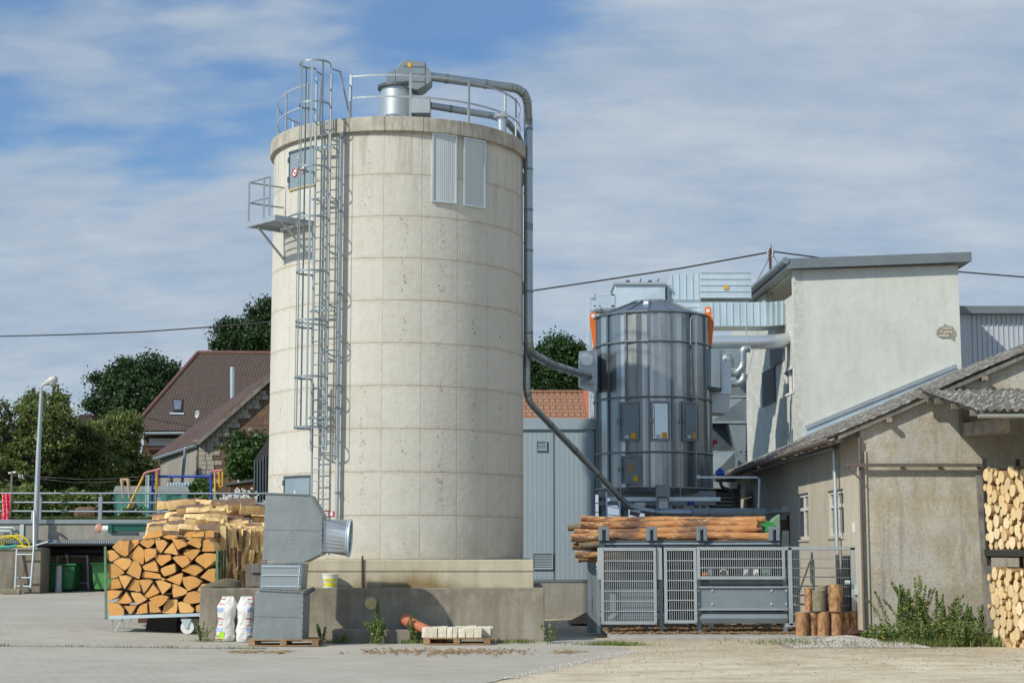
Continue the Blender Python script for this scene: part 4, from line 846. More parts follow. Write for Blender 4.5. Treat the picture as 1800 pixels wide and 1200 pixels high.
# ------------------------------------------------------------------ dryer (round metal tower) and ducts behind
DY = 50.0; DX = at(1147, 700, DY).x; DR = 1.745; dz0 = at(1147, 858, DY-DR).z; dz1 = at(1147, 547, DY-DR).z
dr = root('metal_dryer_tower', (DX, DY, 1.6), 'round dark zinc panelled dryer tower with inspection hatches and orange lifting lugs', 'dryer')
NS = 16; OFF = radians(-90-360/NS/2+3)
def dp_(a, z, r=DR): return Vector((DX+r*cos(a), DY+r*sin(a), z))
q = MB()
for k in range(NS):
    # each bay: three flat pans with tiny steps
    a0_, a1_ = OFF+2*pi*k/NS, OFF+2*pi*(k+1)/NS; e = [a0_+(a1_-a0_)*t for t in (0, .18, .50, .82, 1)]; rr = (DR, DR-.012, DR+.006, DR-.012, DR)
    for i in range(4): q.quad(dp_(e[i], dz0, rr[i]), dp_(e[i+1], dz0, rr[i+1]), dp_(e[i+1], dz1, rr[i+1]), dp_(e[i], dz1, rr[i]))
q.build('panels', M['msilo'], dr, fixn=False)
for k in range(NS):
    a = OFF+2*pi*k/NS; q = MB(); q.bar(dp_(a, dz0-.05, DR+.02), dp_(a, dz1, DR+.02), .07, .06, (cos(a), sin(a), 0)); q.build('rib', M['dribs'], dr)
ringz = [dz0+.02, at(1147, 794, DY-DR).z, at(1147, 697, DY-DR).z, at(1147, 599, DY-DR).z, dz1]
for z in ringz:
    q = MB(); pts = [dp_(OFF+2*pi*i/NS, z, DR+.055) for i in range(NS)]; q.tube(pts, .032, 6, closed=True); q.build('ring', M['dribs'], dr)
q = MB(); zt_ = at(1147, 531, DY-.6).z
for k in range(NS):
    a, c = OFF+2*pi*k/NS, OFF+2*pi*(k+1)/NS; q.quad(dp_(a, dz1+.01, DR+.06), dp_(c, dz1+.01, DR+.06), dp_(c, zt_+.02, .62), dp_(a, zt_+.02, .62))
q.tube([(DX, DY, zt_-.05), (DX, DY, zt_+.09)], .64, 24); q.build('cone_roof', M['pipe'], dr)
for k in range(NS):
    a = OFF+2*pi*k/NS; q = MB(); q.bar(dp_(a, dz1+.03, DR), dp_(a, zt_+.05, .62), .05, .05); q.build('roof_rib', M['dribs'], dr)
q = MB(); q.tube([(DX, DY, dz0-.10), (DX, DY, dz0-.003)], DR+.02, 32); q.build('floor_pan', M['dsteel'], dr)
def hatch(pa, pb, ya, yb, pane, ex):
    xm = (pa+pb)/2; lo, hi = -pi, 0
    for _ in range(40):
        m_ = (lo+hi)/2
        if proj(dp_(m_, 6))[0] < xm: lo = m_
        else: hi = m_
    n = Vector((cos(lo), sin(lo), 0)); t = Vector((-sin(lo), cos(lo), 0)); P = dp_(lo, 0, DR+.05); dd = P.y
    w = (pb-pa)*dd/F/abs(t.x)/2; z1, z0 = at(xm, ya, dd).z, at(xm, yb, dd).z; zc, hh = (z0+z1)/2, (z1-z0)/2; C = P+Vector((0, 0, zc)); f = .055; up_ = Vector((0, 0, 1))
    q = MB()
    for e in (-1, 1): q.obox(C+t*e*(w-f/2), t*f/2, n*.06, up_*hh); q.obox(C+up_*e*(hh-f/2), t*(w-f), n*.06, up_*f/2)
    o = q.build('hatch_frame', M['gsteel'], dr); q = MB(); q.obox(C+n*.01, t*(w-f-.01), n*.03, up_*(hh-f-.01)); d = q.build('hatch_door', pane, dr)
    q = MB(); q.obox(C-t*(w-.02)+n*.08+up_*.0, t*.06, n*.03, up_*.06); q.obox(C-t*(w-f-.05)+n*.045, t*.012, n*.01, up_*(hh-f-.05)); q.build('latch', M['dribs'], d)
    q = MB(); q.obox(C+t*(w-f-.11)+n*.045-up_*(hh-f-.10), t*.075, n*.004, up_*.085); q.build('yellow_sticker', M['label'], d)
    if ex == 'w': q = MB(); q.obox(C-t*.06+n*.045-up_*(hh-f-.07), t*.07, n*.004, up_*.05); q.build('paper_sticker', M['plabel'], d)
    else: q = MB(); q.obox(C+n*.045+up_*.05, t*.11, n*.004, up_*.13); q.build('worn_notice', M['palletw'], d)
    return o
for a in ((1090, 1124, 706, 775, M['gsteel'], 'w'), (1143, 1177, 705, 774, M['sky_pane'], 'w'), (1195, 1226, 706, 775, M['gsteel'], 'w'), (1092, 1127, 800, 850, M['gsteel'], 'n')): hatch(*a)
def lug(px, flip):
    Yl = DY-.5 if flip > 0 else DY-.2; P = [at(px+flip*x, y, Yl) for x, y in ((-6, 549), (-3, 544), (2, 544), (6, 549), (7, 566), (3, 606), (-4, 606), (-9, 566))]
    if flip > 0: P = [at(px+x, y, Yl) for x, y in ((-7, 543), (-3, 539), (3, 539), (6, 543), (6, 555), (10, 566), (6, 608), (-1, 608), (1, 566))]
    else: P = [at(px+x, y, Yl) for x, y in ((-5, 552), (-2, 549), (3, 549), (6, 552), (6, 561), (6, 612), (2, 615), (-5, 567))]
    q = MB(); q.prism(P, (0, .05, 0)); o = q.build('lifting_lug', M['orange'], dr)
    c = at(px-.5 if flip > 0 else px+.5, 546 if flip > 0 else 555, Yl); q = MB(); q.tube([(c.x, Yl-.012, c.z), (c.x, Yl+.062, c.z)], .06, 12); q.build('lug_eye', M['white'], o)
lug(1245, 1); lug(1042, -1)
q = MB(); P = [at(x, y, DY-.1) for x, y in ((1235, 551), (1240, 549), (1242, 606), (1236, 606))]; q.prism(P, (0, .05, 0)); q.build('lifting_lug', M['orange'], dr)
# thin conduits down the front
for px, y0, y1 in ((1224, 560, 855), (1091, 775, 895), (1196, 706, 898)):
    q = MB(); yy = DY-DR*.88-.1 if px == 1224 else DY-DR-.06; pts = [at(px, y0, yy), at(px, y1, yy)]
    if px == 1224: pts = [at(1214, 606, yy), at(1214, 558, yy), at(1224, 556, yy), at(1224, y1, yy)]; pts = fillet(pts, .12)
    q.tube(pts, .02 if px == 1224 else .014, 7); q.build('conduit', M['galvd'], dr, smooth=True)
# support frame, chute, beams
q = MB(); 
for x in (1062, 1100, 1146, 1196, 1236):
    A = at(x, 870, DY-.9); q.box(A.x-.07, A.x+.07, DY-1.0, DY-.86, .05, dz0-.1)
    q.box(A.x-.07, A.x+.07, DY+.86, DY+1.0, .05, dz0-.1)
for y_, w in ((868, .18), (884, .13)): A, B = at(1052, y_, DY-1.2), at(1258, y_, DY-1.2); q.box(A.x, B.x, DY-1.25, DY-1.1, A.z-w/2, A.z+w/2)
q.build('support_frame', M['gsteel'], dr)
q = MB(); A, B = at(1104, 877, DY-1.6), at(1266, 873, DY-1.6); A, B = at(1072, 877, 47.0), at(1266, 877, 47.0); q.box(A.x, B.x, 46.95, 47.05, A.z-.05, A.z+.06); q.build('front_rail', M['galvl'], dr)
q = MB(); A, B = at(1154, 852, 46.3), at(1177, 873, 46.3); q.box(A.x, B.x, 46.1, 46.6, B.z, A.z); A, B = at(1155, 873, 46.2), at(1176, 897, 46.2); q.box(A.x, B.x, 46.15, 46.6, B.z, A.z-.02); q.box(A.x-.03, B.x+.03, 46.12, 46.62, at(0, 854, 46).z, at(0, 851, 46).z); q.build('rotary_valve', M['gsteel'], dr, bevel=.01)
q = MB(); A, B = at(1158, 876, 46.1), at(1174, 893, 46.1); q.box(A.x, B.x, 46.09, 46.149, B.z, A.z); vo = q.build('valve_front', M['galv'], dr)
cv = bpy.data.curves.new('valve_text', 'FONT'); cv.body = 'ATEX'; cv.size = .13; cv.extrude = .002; cv.align_x = 'CENTER'
to = bpy.data.objects.new('valve_text', cv); SC.collection.objects.link(to); to.data.materials.append(M['dsteel']); dg = bpy.context.evaluated_depsgraph_get(); tm = bpy.data.meshes.new_from_object(to.evaluated_get(dg)); SC.collection.objects.unlink(to); bpy.data.objects.remove(to)
to = bpy.data.objects.new('valve_text', tm); SC.collection.objects.link(to); to.parent = vo; tc_ = at(1166, 881, 46.08); to.location = tc_-Vector(dr.location); to.rotation_euler = (pi/2, 0, 0)
for px, py, w, h, mm, nm in ((1126, 887, 16, 8, 'white', 'junction_box'), (1216, 884, 9, 7, 'blue', 'valve_motor'), (1096, 888, 14, 16, 'dsteel', 'gear_box'), (1190, 884, 22, 9, 'gsteel', 'drive_housing')):
    A, B = at(px-w/2, py-h/2, 47.6), at(px+w/2, py+h/2, 47.6); q = MB(); q.box(A.x, B.x, 47.5, 47.9, B.z, A.z); q.tube([(A.x-.05, 47.7, (A.z+B.z)/2), (A.x, 47.7, (A.z+B.z)/2)], .05, 8); q.build(nm, M[mm], dr, bevel=.01)
sl_ = root('site_ladder', tuple(at(1070, 905, 46.6)), 'short aluminium ladder standing between long logs and dryer', 'ladder')
q = MB(); a, b_, c, d = at(1066, 865, 46.8), at(1068, 925, 46.6), at(1088, 872, 46.8), at(1091, 925, 46.6); q.bar(a, b_, .04, .06); q.build('rail', M['galvl'], sl_); q = MB(); q.bar(c, d, .04, .06); q.build('rail', M['galvl'], sl_); q = MB()
for t in (.15, .4, .65, .9): q.bar(a+(b_-a)*t, c+(d-c)*t, .03)
q.build('rungs', M['galvl'], sl_)
# cage ladder left of dryer (slim vertical tubes)
cl = root('dryer_ladder', (at(1042, 900, 51.5).x, 51.5, .05), 'slim galvanised caged ladder on the left side of the dryer tower', 'ladder')
for px in (1036.5, 1039.5, 1044): q = MB(); A = at(px, 700, 51.5); q.tube([(A.x, 51.5, .1), (A.x, 51.5, at(px, 522, 51.5).z)], .025, 6); q.build('rail', M['galvl'], cl)
q = MB()
z = .4
while z < at(1040, 530, 51.5).z: A, B = at(1044, 700, 51.5), at(1051, 700, 51.5); q.tube([(A.x, 51.5, z), (B.x, 51.5, z)], .014, 5); z += .28
q.build('rungs', M['galvl'], cl); q = MB()
for y_ in (520, 542, 640, 692, 728): A, B = at(1035, y_, 51.4), at(1048, y_, 51.4); q.bar(A, B, .03, .05)
q.build('hoops', M['galvl'], cl)
# inlet box with round port on the dryer's left
ib = root('inlet_box', tuple(at(1034, 684, 48.9)), 'square zinc inlet box with a round port left of the dryer', 'box')
A, B = at(1019, 617, 48.7), at(1050, 684, 48.7); q = MB(); P = [at(x, y, 48.7) for x, y in ((1019, 617), (1050, 615), (1050, 686), (1019, 676))]; q.prism(P, (0, .9, 0)); q.build('housing', M['pipe'], ib, bevel=.01)
c = at(1031, 632, 48.68); q = MB(); q.tube([(c.x, 48.62, c.z), (c.x, 48.70, c.z)], .19, 22); q.tube([(c.x, 48.60, c.z), (c.x, 48.62, c.z)], .15, 22); q.build('round_port', M['galvb'], ib, smooth=True)
P = [at(x, y, 48.55) for x, y in ((1028, 650), (1044, 650), (1044, 674), (1028, 674))]; q = MB(); q.prism(P, (0, .14, 0)); q.build('pipe_socket', M['pipe'], ib)
# --- air duct assembly
def rbox(mb, x0, x1, y0, y1, ya, dep): A, B = at(x0, y0, ya), at(x1, y1, ya); mb.box(A.x, B.x, ya, ya+dep, B.z, A.z); return A, B
def ribs_v(mb, x0, x1, y0, y1, ya, n, w=.03):
    for i in range(n+1): x = x0+(x1-x0)*i/n; A, B = at(x, y0, ya), at(x, y1, ya); mb.box(A.x-w/2, A.x+w/2, ya-.03, ya-.002, B.z, A.z)
def ribs_h(mb, x0, x1, y0, y1, ya, n, w=.03):
    for i in range(n+1): y = y0+(y1-y0)*i/n; A, B = at(x0, y, ya), at(x1, y, ya); mb.box(A.x, B.x, ya-.03, ya-.002, A.z-w/2, A.z+w/2)
def ductbox(name, x0, x1, y0, y1, ya, dep, rv, rh_, label, m='galvl', extra=None):
    A, B = at(x0, y1, ya), at(x1, y0, ya); o = root(name, ((A.x+B.x)/2, ya, A.z), label, 'air duct')
    q = MB(); rbox(q, x0, x1, y0, y1, ya, dep); q.build('casing', M[m], o, bevel=.01); q = MB()
    if rv: ribs_v(q, x0, x1, y0, y1, ya, rv)
    if rh_: ribs_h(q, x0, x1, y0, y1, ya, rh_)
    if rv or rh_: q.build('stiffeners', M[m], o)
    return o
o = ductbox('air_duct', 1081, 1170, 499, 556, 62, 2.4, 0, 0, 'big plain pale duct box with diagonal creases above the dryer roof')
q = MB(); ya = 62; A = [at(x, y, ya-.004) for x, y in ((1081, 499), (1126, 530), (1170, 499), (1170, 556), (1081, 556))]
C = at(1126, 529, ya-.05)
for a, b_ in (((1082, 500), (1169, 500)), ((1169, 500), (1169, 556)), ((1169, 556), (1082, 556)), ((1082, 556), (1082, 500))): q.add([at(a[0], a[1], ya-.003), at(b_[0], b_[1], ya-.003), C], [(0, 1, 2)])
q.build('creased_front', M['galvl'], o, fixn=False); q = MB(); rbox(q, 1079, 1172, 496, 500, 61.9, 2.5); q.build('top_flange', M['galv'], o)
for x in (1104, 1143): q = MB(); rbox(q, x-3, x+3, 492, 495.5, 62.4, .3); q.build('top_bracket', M['dsteel'], o)
for x in (1126, 1157): q = MB(); q.bar(at(x-1, 496, 62.5), at(x+1, 490, 62.5), .05); q.build('eye_bolt', M['dsteel'], o)
ductbox('air_duct', 1181, 1229, 482, 527, 62.2, 2.0, 4, 0, 'upright ribbed pale duct box left of the box with the yellow sticker')
o = ductbox('air_duct', 1231, 1321, 479, 523, 62, 2.2, 0, 4, 'top horizontally ribbed duct box carrying a small yellow sticker')
q = MB(); rbox(q, 1272, 1280, 502, 508, 61.95, .01); q.build('yellow_sticker', M['label'], o)
q = MB(); rbox(q, 1172, 1181, 500, 530, 62.3, 1.6); rbox(q, 1228, 1232, 480, 529, 62.05, 2.3); q2 = q; qq = root('duct_flange', tuple(at(1230, 529, 62)), 'narrow flange strips joining the two upper duct boxes', 'flange'); q.build('strip', M['galv'], qq)
ductbox('air_duct', 1183, 1232, 529, 560, 62.1, 1.8, 0, 3, 'short pale duct section tucked under the upright ribbed box')
o = root('air_duct', tuple(at(1300, 573, 61.5)), 'long pale ribbed duct leading into the grey tower building wall', 'air duct')
q = MB(); rbox(q, 1229, 1350, 531, 573, 61.9, 1.4); q.build('casing', M['galvl'], o)
q = MB(); A, B, C_, D = at(1350, 531, 61.9), at(1400, 526, 62.5), at(1400, 569, 62.5), at(1350, 573, 61.9); q.prism([A, B, C_, D], (-.05, 1.4, 0)); q.build('side_casing', M['galvl'], o)
q = MB(); ribs_v(q, 1252, 1346, 531, 573, 61.9, 8)
for t in (.12, .3, .5, .7, .88): a, b_ = A+(B-A)*t, D+(C_-D)*t; q.bar(a+Vector((-.01, -.02, 0)), b_+Vector((-.01, -.02, 0)), .05, .03)
q.build('stiffeners', M['galvl'], o)
# round duct
rd = root('round_air_duct', tuple(at(1250, 612, 62.3)), 'shiny round silver duct running from the dryer into the grey building', 'air duct')
q = MB(); pts = fillet([at(1225, 602, 61.2), at(1366, 601, 61.2), at(1404, 592, 62.4)], .8); q.tube(pts, .26, 30); q.build('pipe', M['galvb'], rd, smooth=True); q = MB()
for x in (1312,): P = at(x, 601.5, 61.2); q.tube([P, P+Vector((.05, 0, 0))], .275, 30)
q.build('seam', M['galvb'], rd, smooth=True)
hg = MB(); a = at(1312, 573, 61.85); hg.tube([a, at(1312, 592, 61.3)], .02, 6); hg.build('hanger', M['galv'], rd)
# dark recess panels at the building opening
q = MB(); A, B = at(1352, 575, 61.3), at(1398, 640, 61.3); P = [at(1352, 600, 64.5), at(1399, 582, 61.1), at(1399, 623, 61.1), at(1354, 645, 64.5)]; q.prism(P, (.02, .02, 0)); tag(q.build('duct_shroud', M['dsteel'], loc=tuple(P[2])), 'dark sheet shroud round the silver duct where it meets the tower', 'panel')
# right-hand side housing on dryer and lower ducts
o = root('burner_housing', tuple(at(1255, 680, 50)), 'box shaped housing joined to the right side of the dryer', 'housing')
P = [at(x, y, 49.3) for x, y in ((1226, 613), (1250, 613), (1250, 679), (1226, 674))]; q = MB(); q.prism(P, (0, 1.4, 0)); q.build('left_panel', M['gsteel'], o)
P = [at(x, y, 49.3) for x, y in ((1250, 613), (1267, 618), (1267, 684), (1250, 679))]; q = MB(); q.prism([at(1250, 613, 49.3), at(1267, 618, 50.2), at(1267, 682, 50.2), at(1250, 679, 49.3)], (0, 1.0, 0)); q.build('right_panel', M['galvl'], o)
q = MB(); q.prism([at(1226, 674, 49.29), at(1252, 679.5, 49.29), at(1268, 684, 50.3), at(1268, 688, 50.3), at(1246, 684, 49.2)], (0, .6, 0)); q.build('bottom_rim', M['dsteel'], o)
q = MB(); rbox(q, 1267, 1271, 616, 683, 50.2, .8); q.build('flange', M['galv'], o)
v = root('vertical_air_duct', tuple(at(1300, 830, 61)), 'tall creased zinc duct tower behind the right side of the dryer', 'air duct')
ya = 60.9; q = MB(); P = [at(x, y, ya) for x, y in ((1250, 612), (1312, 612), (1312, 742), (1250, 742))]; q.prism(P, (0, 1.3, 0)); q.build('upper_casing', M['gsteel'], v)  # zinc coloured darker here to imitate the shade of the dryer
q = MB(); C = at(1286, 715, ya-.15)
for a, b_ in (((1250, 697), (1311, 697)), ((1311, 697), (1311, 741)), ((1311, 741), (1250, 741)), ((1250, 741), (1250, 697))): q.add([at(a[0], a[1], ya-.003), at(b_[0], b_[1], ya-.003), C], [(0, 1, 2)])
C = at(1296, 660, ya-.12)
for a, b_ in (((1278, 612), (1311, 612)), ((1311, 612), (1311, 696)), ((1311, 696), (1278, 696)), ((1278, 696), (1278, 612))): q.add([at(a[0], a[1], ya-.003), at(b_[0], b_[1], ya-.003), C], [(0, 1, 2)])
q.build('creased_panels', M['gsteel'], v, fixn=False)
q = MB(); 
for y_ in (697, 742): rbox(q, 1248, 1313, y_-1.2, y_+1.2, ya-.06, .06)
rbox(q, 1311, 1314, 612, 830, ya-.05, 1.4); q.build('flanges', M['galv'], v)
q = MB(); P = [at(x, y, ya) for x, y in ((1280, 743), (1311, 743), (1311, 812), (1299, 806))]; q.prism(P, (0, 1.2, 0)); q.build('tapered_duct', M['gsteel'], v)
q = MB(); P = [at(x, y, ya-.02) for x, y in ((1298, 793), (1312, 793), (1314, 870), (1300, 870))]; q.prism(P, (0, .9, 0)); q.build('foot_casing', M['gsteel'], v)
for x, y in ((1302, 794), (1311, 794), (1311, 800), (1311, 806)): 
    c = at(x, y, ya-.03); q = MB(); q.tube([(c.x, ya-.035, c.z), (c.x, ya-.021, c.z)], .035, 8); q.build('bolt_hole', M['black'], v)
q = MB(); rbox(q, 1250, 1300, 743, 792, ya+1.0, .1); q.build('rear_panel', M['dsteel'], v)
lb = root('fan_base_box', tuple(at(1272, 850, 59.5)), 'creased grey fan box low behind the dryer near the hut eave', 'box')
q = MB(); P = [at(x, y, 59.5) for x, y in ((1250, 793), (1294, 791), (1297, 880), (1250, 880))]; q.prism(P, (0, 1.4, 0)); q.build('casing', M['gsteel'], lb)  # the dryer's shade is put into this box's darker colour
q = MB(); C = at(1275, 812, 59.3)
for a, b_ in (((1252, 795), (1292, 794)), ((1292, 794), (1292, 835)), ((1292, 835), (1252, 835)), ((1252, 835), (1252, 795))): q.add([at(a[0], a[1], 59.495), at(b_[0], b_[1], 59.495), C], [(0, 1, 2)])
q.build('creased_front', M['gsteel'], lb, fixn=False)
q = MB(); c = at(1254, 776, 51.8); q.tube([(c.x-.1, 51.8, c.z), (c.x+.12, 51.8, c.z)], .07, 10); q.tube([(c.x, 51.8, c.z), (c.x, 51.8, c.z-.2)], .02, 6); tag(q.build('red_valve', M['red'], loc=tuple(c-Vector((0, 0, .2)))), 'small red valve between the dryer and the creased ducts', 'valve')
q = MB(); P0, P1 = at(1246, 683, 50.6), at(1283, 683, 50.6); rr = at(0, 683, 50.6).z-at(0, 726, 50.6).z
poly = [at(1246, 685, 50.4), at(1283, 685, 50.4)]+[at(1283-3*(1-cos(t))-0, 685+38*sin(t)/1, 50.4) for t in (.5, .9, 1.3)]+[at(1276, 726, 50.4), at(1246, 724, 50.4)]; q.prism(poly, (0, 1.2, 0)); eb = tag(q.build('duct_elbow', M['galv'], loc=tuple(at(1265, 726, 50.4))), 'rounded sheet metal elbow under the dryer housing', 'elbow')
q = MB(); rbox(q, 1245, 1285, 684, 692, 50.35, 1.3); q.build('collar', M['galvl'], eb)
q = MB(); rbox(q, 1270, 1285, 636, 684, 50.6, .8); tag(q.build('duct_riser', M['galvl'], loc=tuple(at(1277, 684, 50.6))), 'narrow upright pale duct beside the dryer housing', 'duct')
for i, (pts, r, lab) in enumerate((([(1272, 634), (1280, 628), (1281, 646)], .20, 'short fat silver hose bend on top of the narrow duct'), ([(1318, 613), (1306, 613), (1306, 645), (1294, 656), (1285, 656)], .13, 'upper of two silver flexible pipes bending beside the tower duct'), ([(1308, 658), (1306, 668), (1298, 674), (1285, 675)], .12, 'lower of two silver flexible pipes bending beside the tower duct'))):
    yy = 60.2-.2*i; f_ = fillet([at(x, y, yy) for x, y in pts], .35, 5); q = MB(); q.tube(f_, r, 16); o = tag(q.build('flexible_pipe', M['pipe'], loc=tuple(f_[-1]), smooth=True), lab, 'pipe'); q = MB()
    for p, s_ in zip(f_, f_[1:]):
        d = (s_-p).normalized(); MB().tube([p-d*.012, p+d*.012], r*1.06, 16).build('hose_ring', M['galv'], o)
# catwalk railing left behind dryer
w = root('duct_catwalk', tuple(at(1060, 560, 62)), 'small galvanised catwalk railing left of the big duct box', 'catwalk')
q = MB()
for x in (1043, 1046, 1076, 1079): q.bar(at(x, 517, 62), at(x, 612, 62), .06)
q.build('post', M['galvl'], w); q = MB()
for y in (518, 538, 543): q.bar(at(1043, y, 62), at(1080, y, 62), .06, .07)
q.bar(at(1037, 530, 61.2), at(1043, 518, 62), .05); q.build('handrail', M['galvl'], w)
q = MB(); q.bar(at(1041, 547, 62.3), at(1082, 547, 62.3), .8, .1); q.build('deck', M['gsteel'], w)
# blue motor, tray, cabling near hut eave, dark louvre behind
q = MB(); A = at(1266, 831, 47.5); q.tube([A-Vector((.12, 0, 0)), A+Vector((.12, 0, 0))], .085, 12); mo = tag(q.build('blue_motor', M['blue'], loc=tuple(A-Vector((0, 0, .09))), smooth=True), 'small blue motor on the pale horizontal bar near the hut eave', 'motor')
q = MB(); q.box(A.x-.05, A.x+.05, 47.4, 47.6, A.z+.06, A.z+.14); q.build('terminal_box', M['blue'], mo)
q = MB(); a, b_ = at(1231, 838.5, 47.5), at(1330, 838.5, 47.5); q.bar(a, b_, .06, .05); q.tube([b_, b_+Vector((.08, 0, -.06)), at(1333, 905, 47.5)], .035, 8); q.tube([a, a+Vector((-.1, 0, 0))], .06, 8); tag(q.build('conduit_bar', M['galvl'], loc=tuple(b_)), 'pale horizontal pipe bar linking dryer and hut corner', 'bar')
q = MB(); f_ = fillet([at(1266, 842, 47.6), at(1268, 856, 47.6), at(1288, 862, 47.6), at(1293, 905, 47.6)], .25); q.tube(f_, .05, 8); tag(q.build('black_hose', M['rubber'], loc=tuple(f_[-1]), smooth=True), 'thick black hose sagging below the blue motor', 'hose')
rw = root('louvred_machine', tuple(at(1270, 930, 55)), 'dark louvred machine housing in shade between dryer and hut', 'machine')
q = MB(); A, B = at(1150, 850, 55), at(1304, 1000, 55); q.box(A.x, B.x, 55, 57, .05, A.z); q.build('casing', M['dsteel'], rw); q = MB()
for i in range(14): y = 856+i*6.5; a, b_ = at(1245, y, 54.96), at(1296, y, 54.96); q.bar(a, b_, .05, .03)
q.build('slats', M['black'], rw); q = MB(); rbox(q, 1250, 1296, 847, 858, 54.8, .1); q.build('top_strip', M['galv'], rw)
# ------------------------------------------------------------------ long logs and the steel rack
LY = 40.6; lr = root('log_deck', (at(1220, 1112, 39.7).x, 39.7, .05), 'grey steel log infeed deck with mesh guard panels', 'log rack')
def px_m(y=39.8): return y/F
zt = at(1220, 958, 39.8).z; za = at(1220, 955, 39.8).z
q = MB(); rbox(q, 1054, 1372, 949, 962, 39.9, .14); q.build('top_beam', M['dsteel'], lr)
q = MB(); 
for a, b_ in ((1060, 1238), (1246, 1371)):
    A, B = at(a, 955.5, 39.87), at(b_, 955, 39.87); q.tube([A, B], .014, 6)
q.build('grease_line', M['galvl'], lr)
for x in (1062, 1146, 1234, 1362):
    q = MB(); w = 9.3; A, B = at(x-w, 925, 39.75), at(x+w, 950, 39.75); t_ = .085; q.box(A.x, A.x+t_, 39.75, 39.95, B.z, A.z); q.box(B.x-t_, B.x, 39.75, 39.95, B.z, A.z); q.box(A.x+t_, B.x-t_, 39.75, 39.95, A.z-t_, A.z); q.box(A.x+t_, B.x-t_, 39.91, 39.94, B.z, A.z-t_)
    q.build('stake_bracket', M['bracket'], lr, bevel=.012)
def mesh_panel(x0, x1, y0, y1, ya, nv, hs, name='mesh_panel', fw=.075, m='railz', double=None):
    A, B = at(x0, y0, ya), at(x1, y1, ya); q = MB(); q.box(A.x, A.x+fw, ya, ya+.05, B.z, A.z); q.box(B.x-fw, B.x, ya, ya+.05, B.z, A.z); q.box(A.x+fw, B.x-fw, ya, ya+.05, A.z-fw, A.z); q.box(A.x+fw, B.x-fw, ya, ya+.05, B.z, B.z+fw)
    o = q.build(name, M[m], lr, bevel=.006); q = MB()
    for i in range(1, nv): x = A.x+fw+(B.x-A.x-2*fw)*i/nv; q.box(x-.0065, x+.0065, ya+.02, ya+.034, B.z+fw, A.z-fw)
    for i in range(1, hs): z = B.z+fw+(A.z-B.z-2*fw)*i/hs; q.box(A.x+fw, B.x-fw, ya+.006, ya+.02, z-.012, z+.012)
    q.build('mesh_wires', M['wire'], o)
    for cx in (A.x+.04, B.x-.04):
        for cz in (A.z-.04, B.z+.04): b = MB(); b.tube([(cx, ya-.012, cz), (cx, ya, cz)], .02, 8); b.build('bolt', M['galv'], o)
    return o
mesh_panel(1056, 1155, 962, 1097, 39.4, 26, 7); mesh_panel(1167, 1226, 962, 1095, 39.4, 12, 7); mesh_panel(1225, 1381, 961, 1018, 39.4, 38, 3)
q = MB(); 
rbox(q, 1050, 1056.5, 962, 1018, 39.45, .06); q.build('side_strip', M['galv'], lr); q = MB(); rbox(q, 1155, 1164, 962, 1018, 39.46, .06); q.build('side_strip', M['galv'], lr)
q = MB(); rbox(q, 1225, 1384, 1032, 1070, 39.5, .03); o = q.build('side_plate', M['gsteel'], lr)
q = MB(); rbox(q, 1224, 1385, 1030, 1032.5, 39.45, .12); rbox(q, 1224, 1385, 1069, 1072, 39.45, .12); q.build('plate_edge', M['galv'], o)
for x in (1228, 1252, 1356, 1382):
    for y in (1037, 1061): c = at(x, y, 39.49); b = MB(); b.tube([(c.x, 39.475, c.z), (c.x, 39.5, c.z)], .025, 8); b.build('bolt', M['galvl'], o)
q = MB(); rbox(q, 1050, 1166, 1034, 1073, 39.75, .03); q.build('side_plate', M['gsteel'], lr)
q = MB(); rbox(q, 1226, 1384, 1019, 1029, 39.6, .1); rbox(q, 1052, 1170, 1019, 1032, 39.8, .1); q.build('upper_channel', M['dsteel'], lr)
for x0, x1, yy in ((1225, 1385, 39.45), (1052, 1170, 39.7)):
    A, B = at(x0, 1074, yy), at(x1, 1095, yy); zz_ = [at(0, y, yy).z for y in (1074, 1080, 1086, 1095)]; q = MB()
    q.prism([(A.x, yy+.14, zz_[0]), (A.x, yy+.06, zz_[1]), (A.x, yy, zz_[2]), (A.x, yy+.05, zz_[3]), (A.x, yy+.2, zz_[3]), (A.x, yy+.2, zz_[0])], (B.x-A.x, 0, 0)); q.build('lower_rail', M['gsteel'], lr)
for x in (1052, 1076, 1139, 1163, 1230, 1254, 1358, 1381): q = MB(); A = at(x, 1100, 39.55); yb_ = 39.55 if x in (1052, 1163, 1230, 1381) else 40; q.box(A.x-.045, A.x+.045, yb_, yb_+.09, .09, at(0, 1094, 39.6).z if x in (1076, 1139) else at(0, 1000, 39.6).z); q.build('leg', M['gsteel'], lr)
for x in (1062, 1130, 1215, 1300, 1370): q = MB(); A = at(x, 1100, 43); q.box(A.x-.05, A.x+.05, 43, 43.1, .05, 2.1); q.build('leg', M['dsteel'], lr)
for x in (1062, 1146, 1234, 1362): q = MB(); A = at(x, 950, 40); q.box(A.x-.06, A.x+.06, 40.04, 43.6, A.z-.25, A.z-.05); q.build('cross_beam', M['dsteel'], lr)
q = MB(); rbox(q, 1050, 1385, 962, 1095, 41.5, .05); q.build('inside_shade_sheet', M['blacksteel'], lr)  # near-black sheet stands in for the shade inside the deck
